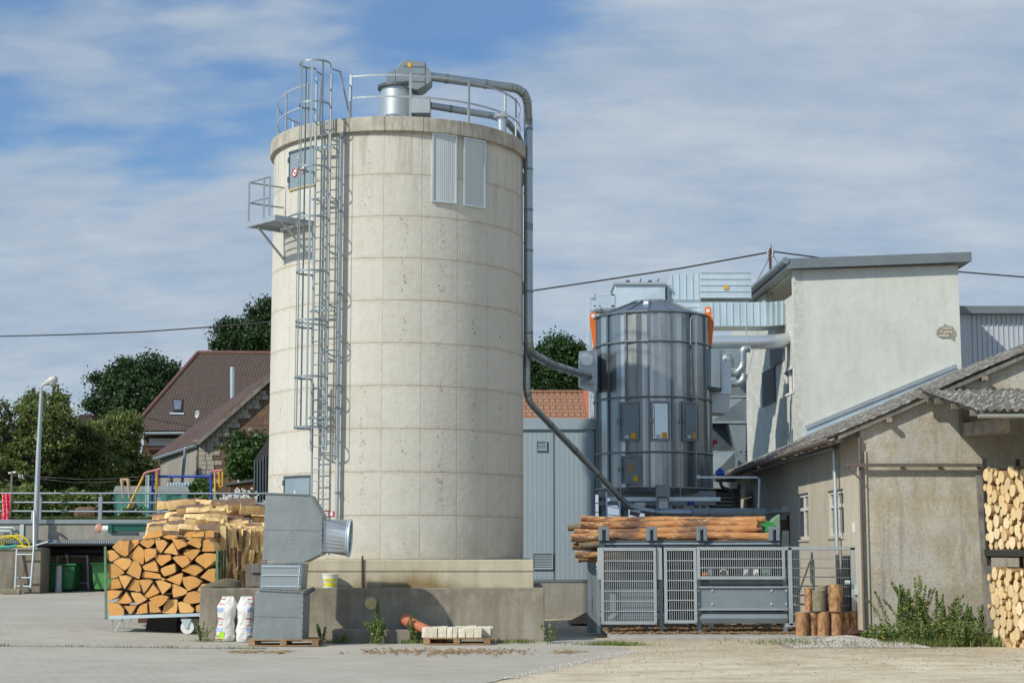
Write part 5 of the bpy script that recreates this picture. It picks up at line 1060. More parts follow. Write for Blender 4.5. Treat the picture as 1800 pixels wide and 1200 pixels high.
for x, mm, nm in ((1240, 'orange', 'sensor'), (1276, 'white', 'cable_coil'), (1312, 'plabel', 'label_strip'), (1330, 'white', 'control_box'), (1345, 'fgreen', 'motor')):
    A, B = at(x-4, 1000 if x != 1240 else 1006, 40), at(x+4, 1014, 40); q = MB()
    if nm == 'cable_coil': q.tube([A+Vector((.1*cos(t), 0, -.1+.1*sin(t))) for t in [i*.7 for i in range(9)]], .012, 5, closed=True)
    else: q.box(A.x, B.x, 40, 40.2, B.z, A.z); q.box(A.x+.02, B.x-.02, 39.97, 40, B.z+.03, A.z-.03)
    q.build(nm, M[mm], lr)
# posts left of the deck
for x, y0, y1 in ((1037, 985, 1098), (1045, 975, 1106)): A = at(x, y1, 40.7); q = MB(); q.box(A.x-.05, A.x+.05, 40.7, 40.8, .05, at(0, y0, 40.7).z); q.prism([(A.x-.08, 40.68, .05), (A.x+.05, 40.68, .05), (A.x+.05, 40.68, .9), (A.x-.03, 40.68, .9)], (0, .03, 0)); q.build('guide_post', M['gsteel'], lr)
q = MB(); q.bar(at(1040, 960, 40.6), at(1052, 962, 40.6), .1, .1); q.build('hook_plate', M['dsteel'], lr)
# long logs : (x0,x1, yc at x0, yc at x1, radius px, mat)
logs = [(1021, 1328, 911, 914, 7.2, 'deb', 41.8), (1019, 1330, 924, 922, 8.5, 'deb', 41.3), (1009, 1329, 936, 927, 9, 'deb', 40.9), (998, 1335, 927, 925, 8, 'gbark', 42.3), (1004, 1350, 946, 944, 8.5, 'deb', 40.6), (1003, 1200, 944, 946, 8, 'gbark', 41.3), (1006, 1240, 960, 957, 7.5, 'deb', 41.6),
        (1018, 1200, 957, 957, 8, 'gbark', 40.7), (1011, 1100, 974, 972, 8, 'deb', 40.9), (1016, 1120, 984, 980, 6, 'deb', 41.6), (1100, 1352, 942, 941, 7, 'deb', 41.3), (1080, 1345, 915, 912, 7, 'deb', 42.4), (1040, 1340, 960, 958, 8, 'deb', 42), (1012, 1340, 949, 950, 8, 'deb', 40.7), (1020, 1338, 930, 929, 7.5, 'deb', 42.1), (1060, 1350, 961, 960, 8, 'deb', 40.75)]
lds = ['thin orange peeled log on the very top of the pile', 'long orange peeled log just below the topmost log', 'thick reddish peeled log in the middle of the pile', 'grey barked log whose end sticks out farthest left', 'orange peeled log lying just behind the four brackets', 'grey barked log under the thick reddish one at the left end', 'short orange log in the lower left of the pile', 'stubby grey barked log in front at the left end', 'short orange log hanging lowest at the left end', 'dark orange log at the bottom left under the pile', 'peeled log showing between the brackets on the right', 'peeled log at the back of the pile top', 'peeled log low in the middle of the pile behind the beam', 'peeled log third from top in the pile, ending inside the right bracket', 'thin peeled log wedged behind the thick reddish one', 'peeled log directly behind the black top beam']
for (x0, x1, ya_, yb_, rp, mm, yy), lab in zip(logs, lds):
    yy = 40.25+(yy-40.6)*.42; A, B = at(x0, ya_, yy), at(x1, yb_, yy); r = rp*.80*yy/F; n = 40; pts = []; rs = []; bw = R.uniform(-.05, .05); ph = R.uniform(0, 6)
    for i in range(n+1): t = i/n; kn = .10*max(0, sin(t*23+ph))**6+.07*max(0, sin(t*41+ph*2))**8; pts.append((B-A)*t+Vector((0, 0, bw*sin(pi*t)+.012*sin(t*9+ph)))); rs.append(r*(.95+.12*(t if x1 > 1250 else 0))*(1+R.uniform(-.025, .025)+kn))
    q = MB(); b0 = 0; q.tube(pts, rs, 14, cap=False); q.mi = 1
    q.v = [(a_, b_+R.uniform(-.006, .006), c_+R.uniform(-.006, .006)) for a_, b_, c_ in q.v]
    for e in (0, n): q.f.append(tuple(e*14+j for j in range(14))); q.m.append(1)
    o = q.build('long_log', [M[mm], M['endo']], loc=(0, 0, 0), smooth=True); o.location = A; tag(o, lab, 'log', 'long logs piled on the steel deck')
# bark litter under the deck
# ------------------------------------------------------------------ gate, posts, green machine
g = root('mesh_gate', tuple(at(1440, 1100, 38.9)), 'light galvanised wire mesh gate beside the log deck', 'gate')
g.location.z = .09
def vtube(mb, px, y0, y1, Y, w): A, B = at(px, y0, Y), at(px, y1, Y); mb.box(A.x-w/2, A.x+w/2, Y-.03, Y+.03, B.z, A.z)
q = MB(); vtube(q, 1388, 962, 1098, 38.9, .085); q.build('post', M['galv'], g); q = MB(); vtube(q, 1499, 962, 1112, 38.9, .12); q.build('post', M['galv'], g)
q = MB(); q.bar(at(1378, 963, 38.9), at(1502, 963, 38.9), .06, .07); q.build('top_rail', M['galv'], g); q = MB(); q.bar(at(1380, 1098, 38.9), at(1499, 1098, 38.9), .06, .08); q.build('bottom_rail', M['galv'], g)
q = MB(); A, B = at(1392, 966, 38.9), at(1496, 1096, 38.9)
for i in range(1, 30): x = A.x+(B.x-A.x)*i/30; q.box(x-.0018, x+.0018, 38.9, 38.905, B.z, A.z)
for i in range(0, 9): z = B.z+(A.z-B.z)*i/8; q.box(A.x, B.x, 40.294, 38.9, z-.0035, z+.0035)
q.build('mesh_wires', M['wire'], g)
q = MB(); A = at(1508, 1034, 38.8); q.box(A.x-.08, A.x+.02, 38.75, 38.9, A.z-.14, A.z+.06); q.build('lock_box', M['galvl'], g); q = MB(); A = at(1489, 1023, 38.8); q.tube([A-Vector((.05, 0, 0)), A+Vector((.06, 0, 0))], .05, 8); q.build('latch', M['galvl'], g)
# sliding door on hut side
y0, y1 = wy(1388), wy(1371); q = MB(); q.box(HX-.10, HX-.04, y0, y1, .1, at(1380, 905, y0).z); sdn = q.build('sliding_door', M['brown'], ht)
q = MB(); q.box(HX-.12, HX-.10, y0, y1, at(1380, 912, y0).z, at(1380, 905, y0).z); q.build('top_strip', M['galv'], sdn)
q = MB(); zt3 = at(1375, 898, y0).z; q.tube([(HX-.2, wy(1390), zt3), (HX-.2, wy(1357), zt3)], .05, 8)
for px in (1358, 1372, 1388): y = wy(px); q.box(HX-.22, HX, y-.03, y+.03, zt3-.02, zt3+.15)
q.build('door_track', M['galv'], ht)
q = MB(); A = at(1323, 884, wy(1323)); q.box(HX-.02, HX+.01, wy(1330), wy(1317), A.z-.1, A.z+.15); q.build('lintel', M['slab'], ht)
gm = root('green_machine', tuple(at(1352, 945, 43.5)), 'bright green machine arm behind the right end of the logs', 'machine')
q = MB(); q.prism([at(x, y, 43.5) for x, y in ((1352, 922), (1358, 912), (1371, 903), (1372, 935), (1362, 932))], (0, .35, 0)); q.build('pale_hood', M['fgreen2'], gm, bevel=.02)
q = MB(); q.prism([at(x, y, 43.4) for x, y in ((1338, 918), (1346, 914), (1358, 917), (1364, 925), (1352, 936), (1347, 935), (1346, 927), (1340, 924))], (0, .25, 0)); q.build('arm', M['bgreen'], gm, bevel=.02)
q = MB(); q.box(at(1356, 0, 43.5).x, at(1368, 0, 43.5).x, 43.55, 43.8, .05, at(0, 932, 43.5).z); q.build('stand', M['dsteel'], gm)
# short posts on the slab
prot = {}
pl_ = [(1399, 1421, 1075, 1120, 0), (1419, 1437, 1076, 1120, .1), (1437, 1458, 1074, 1121, 0), (1459, 1480, 1075, 1120, .05), (1477, 1492, 1075, 1119, .2), (1490, 1506, 1073, 1118, .35), (1415, 1427, 1032, 1074, .05), (1428, 1451, 1037, 1073, 0), (1438, 1455, 1028, 1073, .25), (1457, 1480, 1027, 1074, 0)]
pls = ['bottom leftmost short post in the peeled post stack', 'slim short post second from left in the bottom row', 'mottled short post third from left in the bottom row', 'orange brown short post in the middle right of the bottom row', 'narrow flaky short post second from right in the bottom row', 'short post at the right end of the bottom row', 'slim golden short post standing on top at the left', 'greyish short post standing on top in the middle', 'dark short post behind the greyish one on top', 'widest reddish short post standing on top at the right']
for (x0, x1, ya_, yb_, dy), lab in zip(pl_, pls):
    Y = 38.55+dy; A, B = at(x0, yb_, Y), at(x1, ya_, Y); r = (B.x-A.x)/2; c = Vector(((A.x+B.x)/2, Y, A.z)); h = B.z-A.z; q = MB()
    if yb_ > 1100: c.z = .092; h = B.z-c.z
    q.tube([(0, 0, 0), (0, 0, h*.3), (0, 0, h*.7), (0, 0, h)], [r*R.uniform(.96, 1.03) for _ in range(4)], 16, cap=False); q.mi = 1; q.f.append(tuple(48+j for j in range(16))); q.m.append(1)
    o = q.build('short_post', [M['post'] if 'greyish' not in lab else M['gbark'], M['endp2']], loc=(0, 0, 0), smooth=True); o.location = c; tag(o, lab, 'post', 'short peeled posts stacked on the slab')
q = MB(); q.bar(at(1424, 986, 39.1), at(1396, 1065, 39.1), .035, .035); tag(q.build('wooden_stick', M['palletw'], loc=tuple(at(1396, 1065, 39.1))), 'thin orange wooden stick leaning behind the short posts', 'stick')
q = MB(); A, B = at(1384, 1118, 38.6), at(1526, 1124, 38.6); q.box(A.x, HX-.02, 37.75, 38.19, -.1, .082); struct(q.build('kerb', M['slab'], loc=(A.x, 37.75, 0), bevel=.02))
q = MB(); A = at(1519, 1115, 37.8); q.box(A.x-.25, A.x+.05, 37.7, 37.95, .0, .18); q.prism([(A.x-.35, 37.7, .18), (A.x+.1, 37.7, .1), (A.x+.1, 37.7, .22), (A.x-.3, 37.7, .3)], (0, .2, 0)); tag(q.build('rusty_shoe', M['rust'], loc=(A.x, 37.8, 0)), 'rusty iron shoe under the corner downpipe', 'drain shoe')
q = MB(); A, B = at(1498, 935, wy(1500)), at(1503, 920, wy(1500)); y_ = wy(1500); q.box(HX-.012, HX-.002, y_-.15, y_+.15, A.z, B.z+.02); tag(q.build('wall_notice', M['white'], loc=(HX, y_, A.z)), 'small white notice on the hut side wall near the corner', 'notice')
# ------------------------------------------------------------------ right log rack
U0 = Vector((at(1741, 1130, 36.6).x, 36.6, 0)); UD = Vector((.20, -.98, 0)); UN = Vector((.98, .20, 0))
rk = root('stacking_rack', (U0.x, 36.6, 0), 'dark steel rack holding two bays of round logs at the right edge', 'rack')
UL = 2.6
def up_(u, z, d=0): return U0+UD*u+UN*d+Vector((0, 0, z))
zb0, zb1 = at(1750, 1141, 36.6).z-.05, at(1750, 988, 36.6).z; zc0, zc1 = at(1750, 964, 36.6).z, at(1750, 815, 36.6).z
q = MB()
for d in (.0, .9): q.bar(up_(-.05, zb0-.06, d), up_(UL, zb0-.06, d), .08, .09); q.bar(up_(-.05, zc0-.09, d), up_(UL, zc0-.09, d), .08, .14)
for u in (0, .8, 1.6, 2.5):
    q.bar(up_(u, zb0-.06, -.02), up_(u, zb0-.06, .95), .06, .08); q.bar(up_(u, zc0-.09, -.02), up_(u, zc0-.09, .95), .06, .1); q.bar(up_(u, zb1+.13, .05), up_(u, zb1+.13, .95), .05, .05)
q.build('frame', M['blacksteel'], rk)
for u, d in ((-.07, .05), (-.07, .85), (UL, .05), (UL, .85)): q = MB(); q.bar(up_(u, -.02, d), up_(u, zc1+.12, d), .08, .08); q.build('post', M['blacksteel'], rk)
q = MB(); A, B = at(1724, 835, 36.9), at(1741, 1112, 36.5); q.bar(A, B, .21, .06, (0, 1, 0)); tag(q.build('weathered_board', M['timber'], loc=tuple(B)), 'tall weathered grey board leaning at the left end of the log rack', 'board')
def log_proto(r, L, m1, m2, jag=0):
    q = MB(); n = 16; k = 2; P = [[], []]
    ph = R.uniform(0, 6); ec = R.uniform(.9, 1.0)
    for e in range(2):
        for j in range(n):
            t = 2*pi*j/n; rr = r*(1+.04*sin(2*t+ph)+.025*sin(3*t+ph*2)+R.uniform(-.012, .012)); q.v.append((rr*cos(t)*ec, e*L, rr*sin(t)))
    for j in range(n): q.f.append((j, (j+1) % n, n+(j+1) % n, n+j)); q.m.append(0)
    q.f.append(tuple(range(n))); q.m.append(1); q.f.append(tuple(range(2*n-1, n-1, -1))); q.m.append(1)
    return q.build('round_log', [m1, m2], loc=(0, 0, 0), smooth=True)
def pack(w, z0, z1, rmin, rmax, tries=9000, rnd=R):
    out = []
    for rr in [rmax-(rmax-rmin)*i/11 for i in range(12)]:
        for _ in range(tries//12):
            u, z = rnd.uniform(rr, w-rr), rnd.uniform(z0+rr, z1-rr)
            if all((u-a)**2+(z-b)**2 > ((rr+c)*.985)**2 for a, b, c in out): out.append((u, z, rr))
    # settle a little: drop down until touching
    for _ in range(3):
        out.sort(key=lambda t: t[1])
        for i, (u, z, rr) in enumerate(out):
            while z-rr > z0 and all(j == i or (u-a)**2+(z-.008-b)**2 > ((rr+c)*.985)**2 for j, (a, b, c) in enumerate(out)): z -= .008
            out[i] = (u, z, rr)
    return out
R.seed(5); protos = []; 
for bay, (z0, z1) in enumerate(((zb0, zb1), (zc0, zc1))):
    lab = ('pale cut round log in the lower bay of the rack at the right edge', 'pale cut round log in the upper bay of the rack at the right edge')[bay]
    for u, z, rr in pack(UL-.05, z0, z1, .048, .128):
        if u > 2.1 : continue
        if len(protos) < 6: o = log_proto(.1, 1.0, M['deblight'], M['endp']); protos.append(o)
        else: o = dup(R.choice(protos), (0, 0, 0))
        s_ = rr/.1*1.06; o.scale = (s_, 1, s_); o.location = up_(u, z, R.uniform(-.07, .05)); o.rotation_euler = (R.uniform(-.02, .02), R.uniform(0, 6.28) if False else 0, atan2(UN.y, UN.x)-pi/2+R.uniform(-.04, .04))
        tag(o, lab, 'round log', ('round logs in the lower bay', 'round logs in the upper bay')[bay])
q = MB(); q.box(14.2, 14.3, 33.8, 37.9, 0, 5.2); tag(q.build('rear_board_wall', M['timber'], loc=(14.2, 33.8, 0)), 'dark board wall behind the log rack under the canopy', 'wall')
# ------------------------------------------------------------------ front duct piece, pallets, bags, bucket, pipe, stones
def pallet(x, y, z, w, d, label, rot=0):
    r_ = root('wooden_pallet', (x, y, z), label, 'pallet')
    for j in range(3):
        q = MB(); yy = y-d/2+.05+j*(d-.1)/2; q.box(x-w/2, x+w/2, yy-.05, yy+.05, z, z+.022); q.build('bottom_board', M['palletw'], r_)
        q = MB()
        for i in range(3): xx = x-w/2+.075+i*(w-.15)/2; q.box(xx-.07, xx+.07, yy-.05, yy+.05, z+.023, z+.10)
        q.build('block', M['palletw'], r_)
    for i in range(3): q = MB(); xx = x-w/2+.07+i*(w-.14)/2; q.box(xx-.06, xx+.06, y-d/2, y+d/2, z+.101, z+.121); q.build('stringer', M['palletw'], r_)
    for j in range(6): q = MB(); yy = y-d/2+.05+j*(d-.1)/5; q.box(x-w/2, x+w/2, yy-.045, yy+.045, z+.122, z+.144); q.build('deck_board', M['palletw'], r_)
    return r_
DYF = 35.7
c = at(500, 1134, DYF-.3); pz = gz(c.x, DYF)+.015
pallet(at(499, 1134, DYF).x, DYF+.35, pz, 1.5, .9, 'wooden pallet carrying the tall grey duct piece')
dct = root('ventilation_duct_piece', (at(492, 1125, DYF).x, DYF+.3, pz+.145), 'tall grey sheet metal duct piece with a conical outlet standing on a pallet', 'duct')
def pp(lst, Y=DYF): return [at(x, y, Y) for x, y in lst]
q = MB(); P = pp(((444, 1122), (449, 1041), (455, 1036), (534, 1040), (531, 1125))); q.prism(P, (.05, .75, 0)); q.build('lower_box', M['duct'], dct, bevel=.006)
q = MB(); P = pp(((457, 1034), (460, 990), (532, 990), (528, 1036))); q.prism(P, (.06, .62, 0)); q.build('middle_section', M['galvl2'], dct, bevel=.006)
q = MB()
for y in (995, 1010, 1030): q.bar(at(460, y, DYF-.012), at(529, y+.5, DYF-.012), .02, .02)
q.bar(at(527, 992, DYF-.012), at(524, 1034, DYF-.012), .02, .02); q.build('ribs', M['galvl'], dct)
q = MB(); P = pp(((461, 984), (467, 867), (544, 870), (565, 906), (566, 972), (533, 988))); q.prism(P, (.04, .72, 0)); q.build('upper_box', M['duct'], dct, bevel=.006)
q = MB()
for a, b_ in (((463, 866), (546, 869)), ((544, 869), (566, 905)), ((565, 905), (565, 975)), ((458, 987), (533, 989)), ((455, 1036), (535, 1040)), ((444, 1122), (531, 1126)), ((532, 1040), (530, 1124))):
    A, B = at(a[0], a[1], DYF-.01), at(b_[0], b_[1], DYF-.01); MB().bar(A, B, .035, .028).build('edge_flange', M['duct'], dct)
q = MB(); 
for x, y in ((511, 921), (510, 933), (509, 946), (510, 952), (517, 962), (523, 973), (522, 1075), (531, 1084), (514, 1097), (508, 1119), (532, 1063)): A = at(x, y, DYF-.006); q.tube([A, A+Vector((0, -.008, 0))], .012, 6)
q.build('rivets', M['galvl'], dct)
def screws(a, b_, n, nm='flange_screws'):
    q = MB()
    for i in range(n+1): A = at(a[0]+(b_[0]-a[0])*i/n, a[1]+(b_[1]-a[1])*i/n, DYF-.026); q.tube([A, A+Vector((0, -.008, 0))], .011, 6)
    q.build(nm, M['dribs'], dct)
for a, b_, n in (((465, 866.5), (543, 869.5), 9), ((547, 874), (563, 902), 4), ((565, 910), (565, 970), 6), ((460, 987.5), (530, 989), 8), ((457, 1036.5), (532, 1040), 8), ((531.5, 1046), (530.3, 1118), 7), ((447, 1122.3), (528, 1125.5), 8)): screws(a, b_, n)
q = MB(); q.bar(at(446, 1082, DYF-.004), at(530.5, 1084, DYF-.004), .012, .01); q.bar(at(463, 930, DYF-.004), at(564, 932, DYF-.004), .01, .008); q.build('sheet_seam', M['duct'], dct)
# cone: square to round
c0, c1 = at(567, 941, DYF+.38), at(615, 945, DYF+.38); q = MB(); n = 32; hs = (at(0, 912, DYF).z-at(0, 968, DYF).z)/2*1.03; rr = (at(0, 913, DYF).z-at(0, 978, DYF).z)/2; tl = radians(-3)
def ringp(k, t):
    a = 2*pi*k/n; cs, sn = cos(a), sin(a); m_ = max(abs(cs), abs(sn)); s_ = Vector((0, cs/m_*hs*.95, sn/m_*hs)); r_ = Vector((sn*rr*sin(tl)*-1.0, cs*rr, sn*rr*cos(tl))); ce = c0+(c1-c0)*t; return ce+s_*(1-t)+r_*t
for k in range(n):
    for a, b_ in ((0, 1),): q.add([ringp(k, 0), ringp(k+1, 0), ringp(k+1, 1), ringp(k, 1)], [(0, 1, 2, 3)])
o = q.build('cone', M['galv2'], dct, fixn=False); s_ = o.modifiers.new('thick', 'SOLIDIFY'); s_.thickness = .012
q = MB(); dx = (c1-c0).normalized(); q.tube([ringp(k, 1.0)+dx*.0 for k in range(n)], .026, 8, closed=True); q.tube([ringp(k, 1.0)-dx*.05 for k in range(n)], .012, 6, closed=True); q.build('cone_rim', M['galvl'], dct, smooth=True)
q = MB(); q.box(c0.x-.04, c0.x+.0, c0.y-hs, c0.y+hs, c0.z-hs-.02, c0.z+hs+.02); q.build('cone_flange', M['galvl'], dct)
q = MB(); A = at(534, 1044, DYF+.0); q.tube([A, A+Vector((.14, .5, .1))], .05, 10); q.build('clamp', M['dsteel'], dct)
# bags
bagm = mat('white_plastic_sack', (.78, .77, .74), (.62, .61, .58), 3.5, .42, 0, 1.6, 11)
def bag(x0, x1, y0, y1, Y, label, side, lean=0):
    A, B = at(x0, y1, Y), at(x1, y0, Y); w = (B.x-A.x); h = B.z-A.z; cx_ = (A.x+B.x)/2; z0 = gz(cx_, Y)+.015; h = B.z-z0; r_ = root('white_sack', (cx_, Y, z0), label, 'sack'); n = 28; k = 18
    def S(u, v, o=0):
        a = 2*pi*u; ce = .93+.09*sin(v*9+lean*3)+.04*sin(v*23+a*2); wv = (1-max(0, v-.80)/.20*.34)*(1-.10*max(0, .08-v)/.08); de = .17*(1-max(0, v-.72)/.28*.8)*(1 if v > .05 else .8+4*v)
        sx_ = np.sign(cos(a))*abs(cos(a))**.75; sy_ = np.sign(sin(a))*abs(sin(a))**.8; wr = .006*sin(a*3+v*9)+.004*sin(a*7-v*21)+.006*sin(v*26+a*2)+.014*max(0, sin(v*12+a*1.5))**4
        return Vector((cx_+lean*v*.10+(w/2*wv*ce+wr+o)*sx_, Y+.16+(de+wr+o)*sy_+v*.05, z0+h*v))
    q = MB(); q.grid(lambda u, v: S(u, v), n*2, k); q.v += [S(0, 1)+Vector((-w*.25, 0, 0))]
    q.f.append(tuple(k*(2*n+1)+j for j in range(2*n))); q.m.append(0); q.build('sack', bagm, r_, smooth=True)
    def decal(name, u0, u1, v0, v1, mm, lines=0):
        q = MB(); q.grid(lambda u, v: S(u0+(u1-u0)*u, v0+(v1-v0)*v, .008), 6, 3); return q.build(name, M[mm], r_, fixn=False)
    # front is u=.75 (sin=-1); larger u -> right
    ua, ub = (.57, .72) if side < 0 else (.78, .93)
    for v0, v1, mm, e in ((.93, .95, 'sred', 0), (.86, .868, 'sblk', .02), (.82, .84, 'sred', .03), (.67, .76, 'sblue', 0), (.52, .535, 'sblk', -.01), (.49, .51, 'sred', -.01), (.44, .447, 'sblk', 0), (.36, .375, 'sred', 0), (.22, .31, 'sblue', 0), (.10, .13, 'sblk', .0), (.045, .065, 'sred', 0)):
        for i in range(1): decal('printed_mark', ua+e, ub-(.03 if mm in ('sblk',) else 0), v0, v1, mm)
    q = MB()
    for i in range(5): u = ua+.012+i*(ub-ua-.02)/5; q.grid(lambda a, b_: S(u+.010*a, .70+.03*b_, .009), 2, 1); q.grid(lambda a, b_: S(u+.010*a, .25+.03*b_, .009), 2, 1)
    q.build('printed_letters', M['sred'], r_, fixn=False)
    if side < 0: decal('neon_sticker', .665, .75, .06, .21, 'neon')
    q = MB(); 
    for e in (-1, 1): q.prism([S(.5 if e < 0 else 0, .03)+Vector((-e*.04, -.02, 0)), S(.5 if e < 0 else 0, .0)+Vector((e*.035, -.03, .0)), S(.5 if e < 0 else 0, .0)+Vector((-e*.05, -.1, 0))], (0, .06, 0))
    q.build('corner_seam', bagm, r_)
M['sred'] = mat('print_red', (.72, .10, .14), None, 30, .5); M['sblk'] = mat('print_grey', (.2, .2, .22), None, 30, .5); M['sblue'] = mat('print_blue', (.22, .42, .75), (.4, .55, .8), 25, .5); M['neon'] = mat('neon_sticker', (.55, .85, .06), None, 20, .5)
bag(377, 412, 1048, 1121, 37.0, 'left white sack with a neon yellow sticker leaning on the wall', -1, .35)
bag(413, 445, 1048, 1121, 36.95, 'right white sack with blue print leaning on the wall beside the duct', 1, .1)
# bucket
A = at(580, 1034, 37.75); q = MB(); bw = .155; zbk = zl+.004; bz1 = at(580, 1009, 37.75).z
bk = root('paint_bucket', (A.x, 37.8, zbk), 'white plastic bucket with a yellow label standing on the ledge', 'bucket')
q.tube([(A.x, 37.8, zbk), (A.x, 37.8, bz1)], [.155, .180], 28); q.build('pail', M['white'], bk, smooth=True); q = MB(); q.tube([(A.x, 37.8, bz1-.015), (A.x, 37.8, bz1+.012)], .19, 28); q.build('lid', M['white'], bk, smooth=True)
def band(z0, z1, a0, a1, m, nm, off=.003):
    q = MB(); n = 12
    def rad(z): return .155+.025*(z-zbk)/(bz1-zbk)+off
    q.grid(lambda u, v: (A.x+rad(z0+(z1-z0)*v)*sin(a0+(a1-a0)*u), 37.8-rad(z0+(z1-z0)*v)*cos(a0+(a1-a0)*u), z0+(z1-z0)*v), n, 2); q.build(nm, m, bk, fixn=False)
H = bz1-zbk; yl = mat('lemon_label', (.78, .72, .03), None, 9, .5); band(zbk+.1*H, zbk+.40*H, -.9, 1.2, yl, 'yellow_label'); band(zbk+.48*H, zbk+.72*H, -.7, 1.0, yl, 'yellow_label'); band(zbk+.1*H, zbk+.6*H, -1.3, -.92, M['sblue'], 'blue_label'); band(zbk+.15*H, zbk+.65*H, 1.22, 1.4, M['sblue'], 'blue_label')
q = MB(); q.tube([(A.x-.186, 37.8, bz1-.03)]+[(A.x-.19*cos(t), 37.8-.19*sin(t), bz1-.04-.10*sin(t)) for t in [i*pi/10 for i in range(11)]], .004, 5); q.build('handle', M['galv'], bk)
# clay pipe
A, B = at(712, 1088, 37.15), at(782, 1122, 36.6); cp = root('orange_drain_pipe', tuple(B), 'orange clay drain pipe leaning against the low wall', 'pipe'); D = (B-A).normalized()
q = MB(); q.tube([A+D*.10, B], .105, 20); q.build('pipe', M['terra'], cp, smooth=True); q = MB(); q.tube([A-D*.03, A+D*.17], .135, 22); q.tube([A-D*.04, A-D*.01], .142, 22); q.build('socket', M['terra'], cp, smooth=True); q = MB(); q.tube([A-D*.043, A-D*.041], .115, 20); q.build('bore', M['black'], cp)
# stone pallet
px_, Yp = 803, 36.3; A = at(803, 1137, Yp); gzz_ = gz(A.x, Yp)+.015; pallet(A.x, Yp+.4, gzz_, 1.46, .85, 'wooden pallet carrying pale cut stone blocks')
R.seed(8); sts = []
zt0 = gzz_+.145; x = A.x-.75; i = 0
ords = ['leftmost chipped', 'second from left chipped', 'third from left', 'narrow fourth from left', 'fifth from left', 'sixth from left', 'seventh from left', 'rightmost rough-ended']
for row in range(3):
    x = A.x-.76; i = 0
    while x < A.x+.70 and i < 8:
        w = R.choice([.22, .12, .26, .16, .2, .18]); w = min(w, A.x+.78-x); h = R.uniform(.19, .225); y0 = Yp+.02+row*.28; q = MB()
        q.obox((x+w/2, y0+.13, zt0+h/2), (w/2-.004, R.uniform(-.006, .006), 0), (0, .13, 0), (R.uniform(-.004, .004), 0, h/2)); q.v = [(a+R.uniform(-.008, .008), b_+R.uniform(-.015, .005), c_+R.uniform(-.006, .006) if c_ > zt0+.05 else c_) for a, b_, c_ in q.v]
        o = q.build('limestone_block', M['lime'], loc=(x+w/2, y0+.13, zt0), bevel=.008); tag(o, ('%s pale limestone block in the front row on the pallet' % ords[i]) if row == 0 else ('pale limestone block in the back rows on the low pallet'), 'stone block', 'pale stone blocks on the low pallet' if row == 0 else 'back rows of stone blocks on the low pallet'); x += w; i += 1
# ------------------------------------------------------------------ left: retaining wall, grating, railing, bins
WY = 58.0
def bx2(mb, x0, x1, y0, y1, Y, dep): A, B = at(x0, y0, Y), at(x1, y1, Y); mb.box(A.x, B.x, Y, Y+dep, B.z, A.z); return A, B
rt = root('retaining_wall', (at(200, 1040, 60).x, 58.0, .4), 'long concrete retaining wall with metal edge and grating below the garden', 'wall')
q = MB(); bx2(q, -60, 480, 921, 948, WY, .35); q.build('upper_beam', M['cwall'], rt)
q = MB(); bx2(q, -60, 480, 912.5, 920, WY-.05, .45); q.build('metal_edging', M['galvd'], rt)
q = MB(); bx2(q, 35, 41, 921, 948, WY-.05, .04); q.build('steel_post', M['galvl'], rt)
q = MB(); bx2(q, -60, 480, 948, 955, WY-.3, .5); q.build('grating', M['dribs'], rt)
q = MB()
for i in range(150): x = -20+i*3.2; A = at(x, 949, WY-.31); q.box(A.x-.012, A.x+.012, WY-.32, WY-.30, A.z-.10, A.z)
q.build('grating_bars', M['galv'], rt)
q = MB(); bx2(q, -60, 480, 956, 1060, 60.5, .3); q.build('back_wall', M['oldwall'], rt)
q = MB(); A = at(0, 958, 60); q.box(at(-60, 0, 60).x, at(480, 0, 60).x, WY-.25, 60.5, A.z+.0, A.z+.1); q.build('soffit', M['dsteel'], rt)
q = MB(); A, B = at(75, 968, 59.6), at(460, 968, 59.6); q.tube([A, B], .16, 12); q.build('black_pipe', M['rubber'], rt, smooth=True)
q = MB(); a_, b_, c_ = at(0, 927, WY-.1), at(25, 927, WY-.1), at(26, 932, WY-.1); q.tube(fillet([a_, b_, c_], .05), .03, 6); a_, b_, c_ = at(0, 932.5, WY-.1), at(20, 933, WY-.1), at(20, 946, WY-.1); q.tube(fillet([a_, b_, c_], .05), .03, 6); q.build('water_pipes', M['galvl'], rt)
lw = tag((lambda q: (bx2(q, -40, 70, 963, 1050, 57.0, 1.1), q.build('low_wall', M['oldwall'], loc=(at(0, 1040, 57).x, 57, .4), bevel=.03))[1])(MB()), 'stained low concrete wall with a steel ladder at the left edge', 'wall')
q = MB(); bx2(q, -40, 71, 962, 966, 56.95, 1.2); q.build('coping', M['cwall'], lw, bevel=.02)
sl2 = root('steel_ladder', tuple(at(42, 1040, 56.8)), 'steel ladder with a curved grab rail leaning on the stained low wall', 'ladder')
q = MB(); q.tube([at(30, 965, 56.85), at(27, 1034, 56.6)], .04, 8); q.build('rail', M['galv'], sl2)
q = MB(); q.tube(fillet([at(57, 915, 57.4), at(57, 899, 57.4), at(60, 897, 57.2), at(60, 960, 56.8), at(54, 1033, 56.6)], .12), .045, 8); q.build('rail', M['galv'], sl2, smooth=True)
q = MB()
for y in (974, 1015, 1030): q.tube([at(29, y, 56.8), at(58 - (y-960)*.05, y, 56.8)], .03, 6)
q.build('rungs', M['galv'], sl2)
lp = root('street_lamp', (at(62, 965, 57.6).x, 57.6, at(62, 965, 57.6).z-1.0), 'tall galvanised street lamp with a white head on the left', 'street lamp')
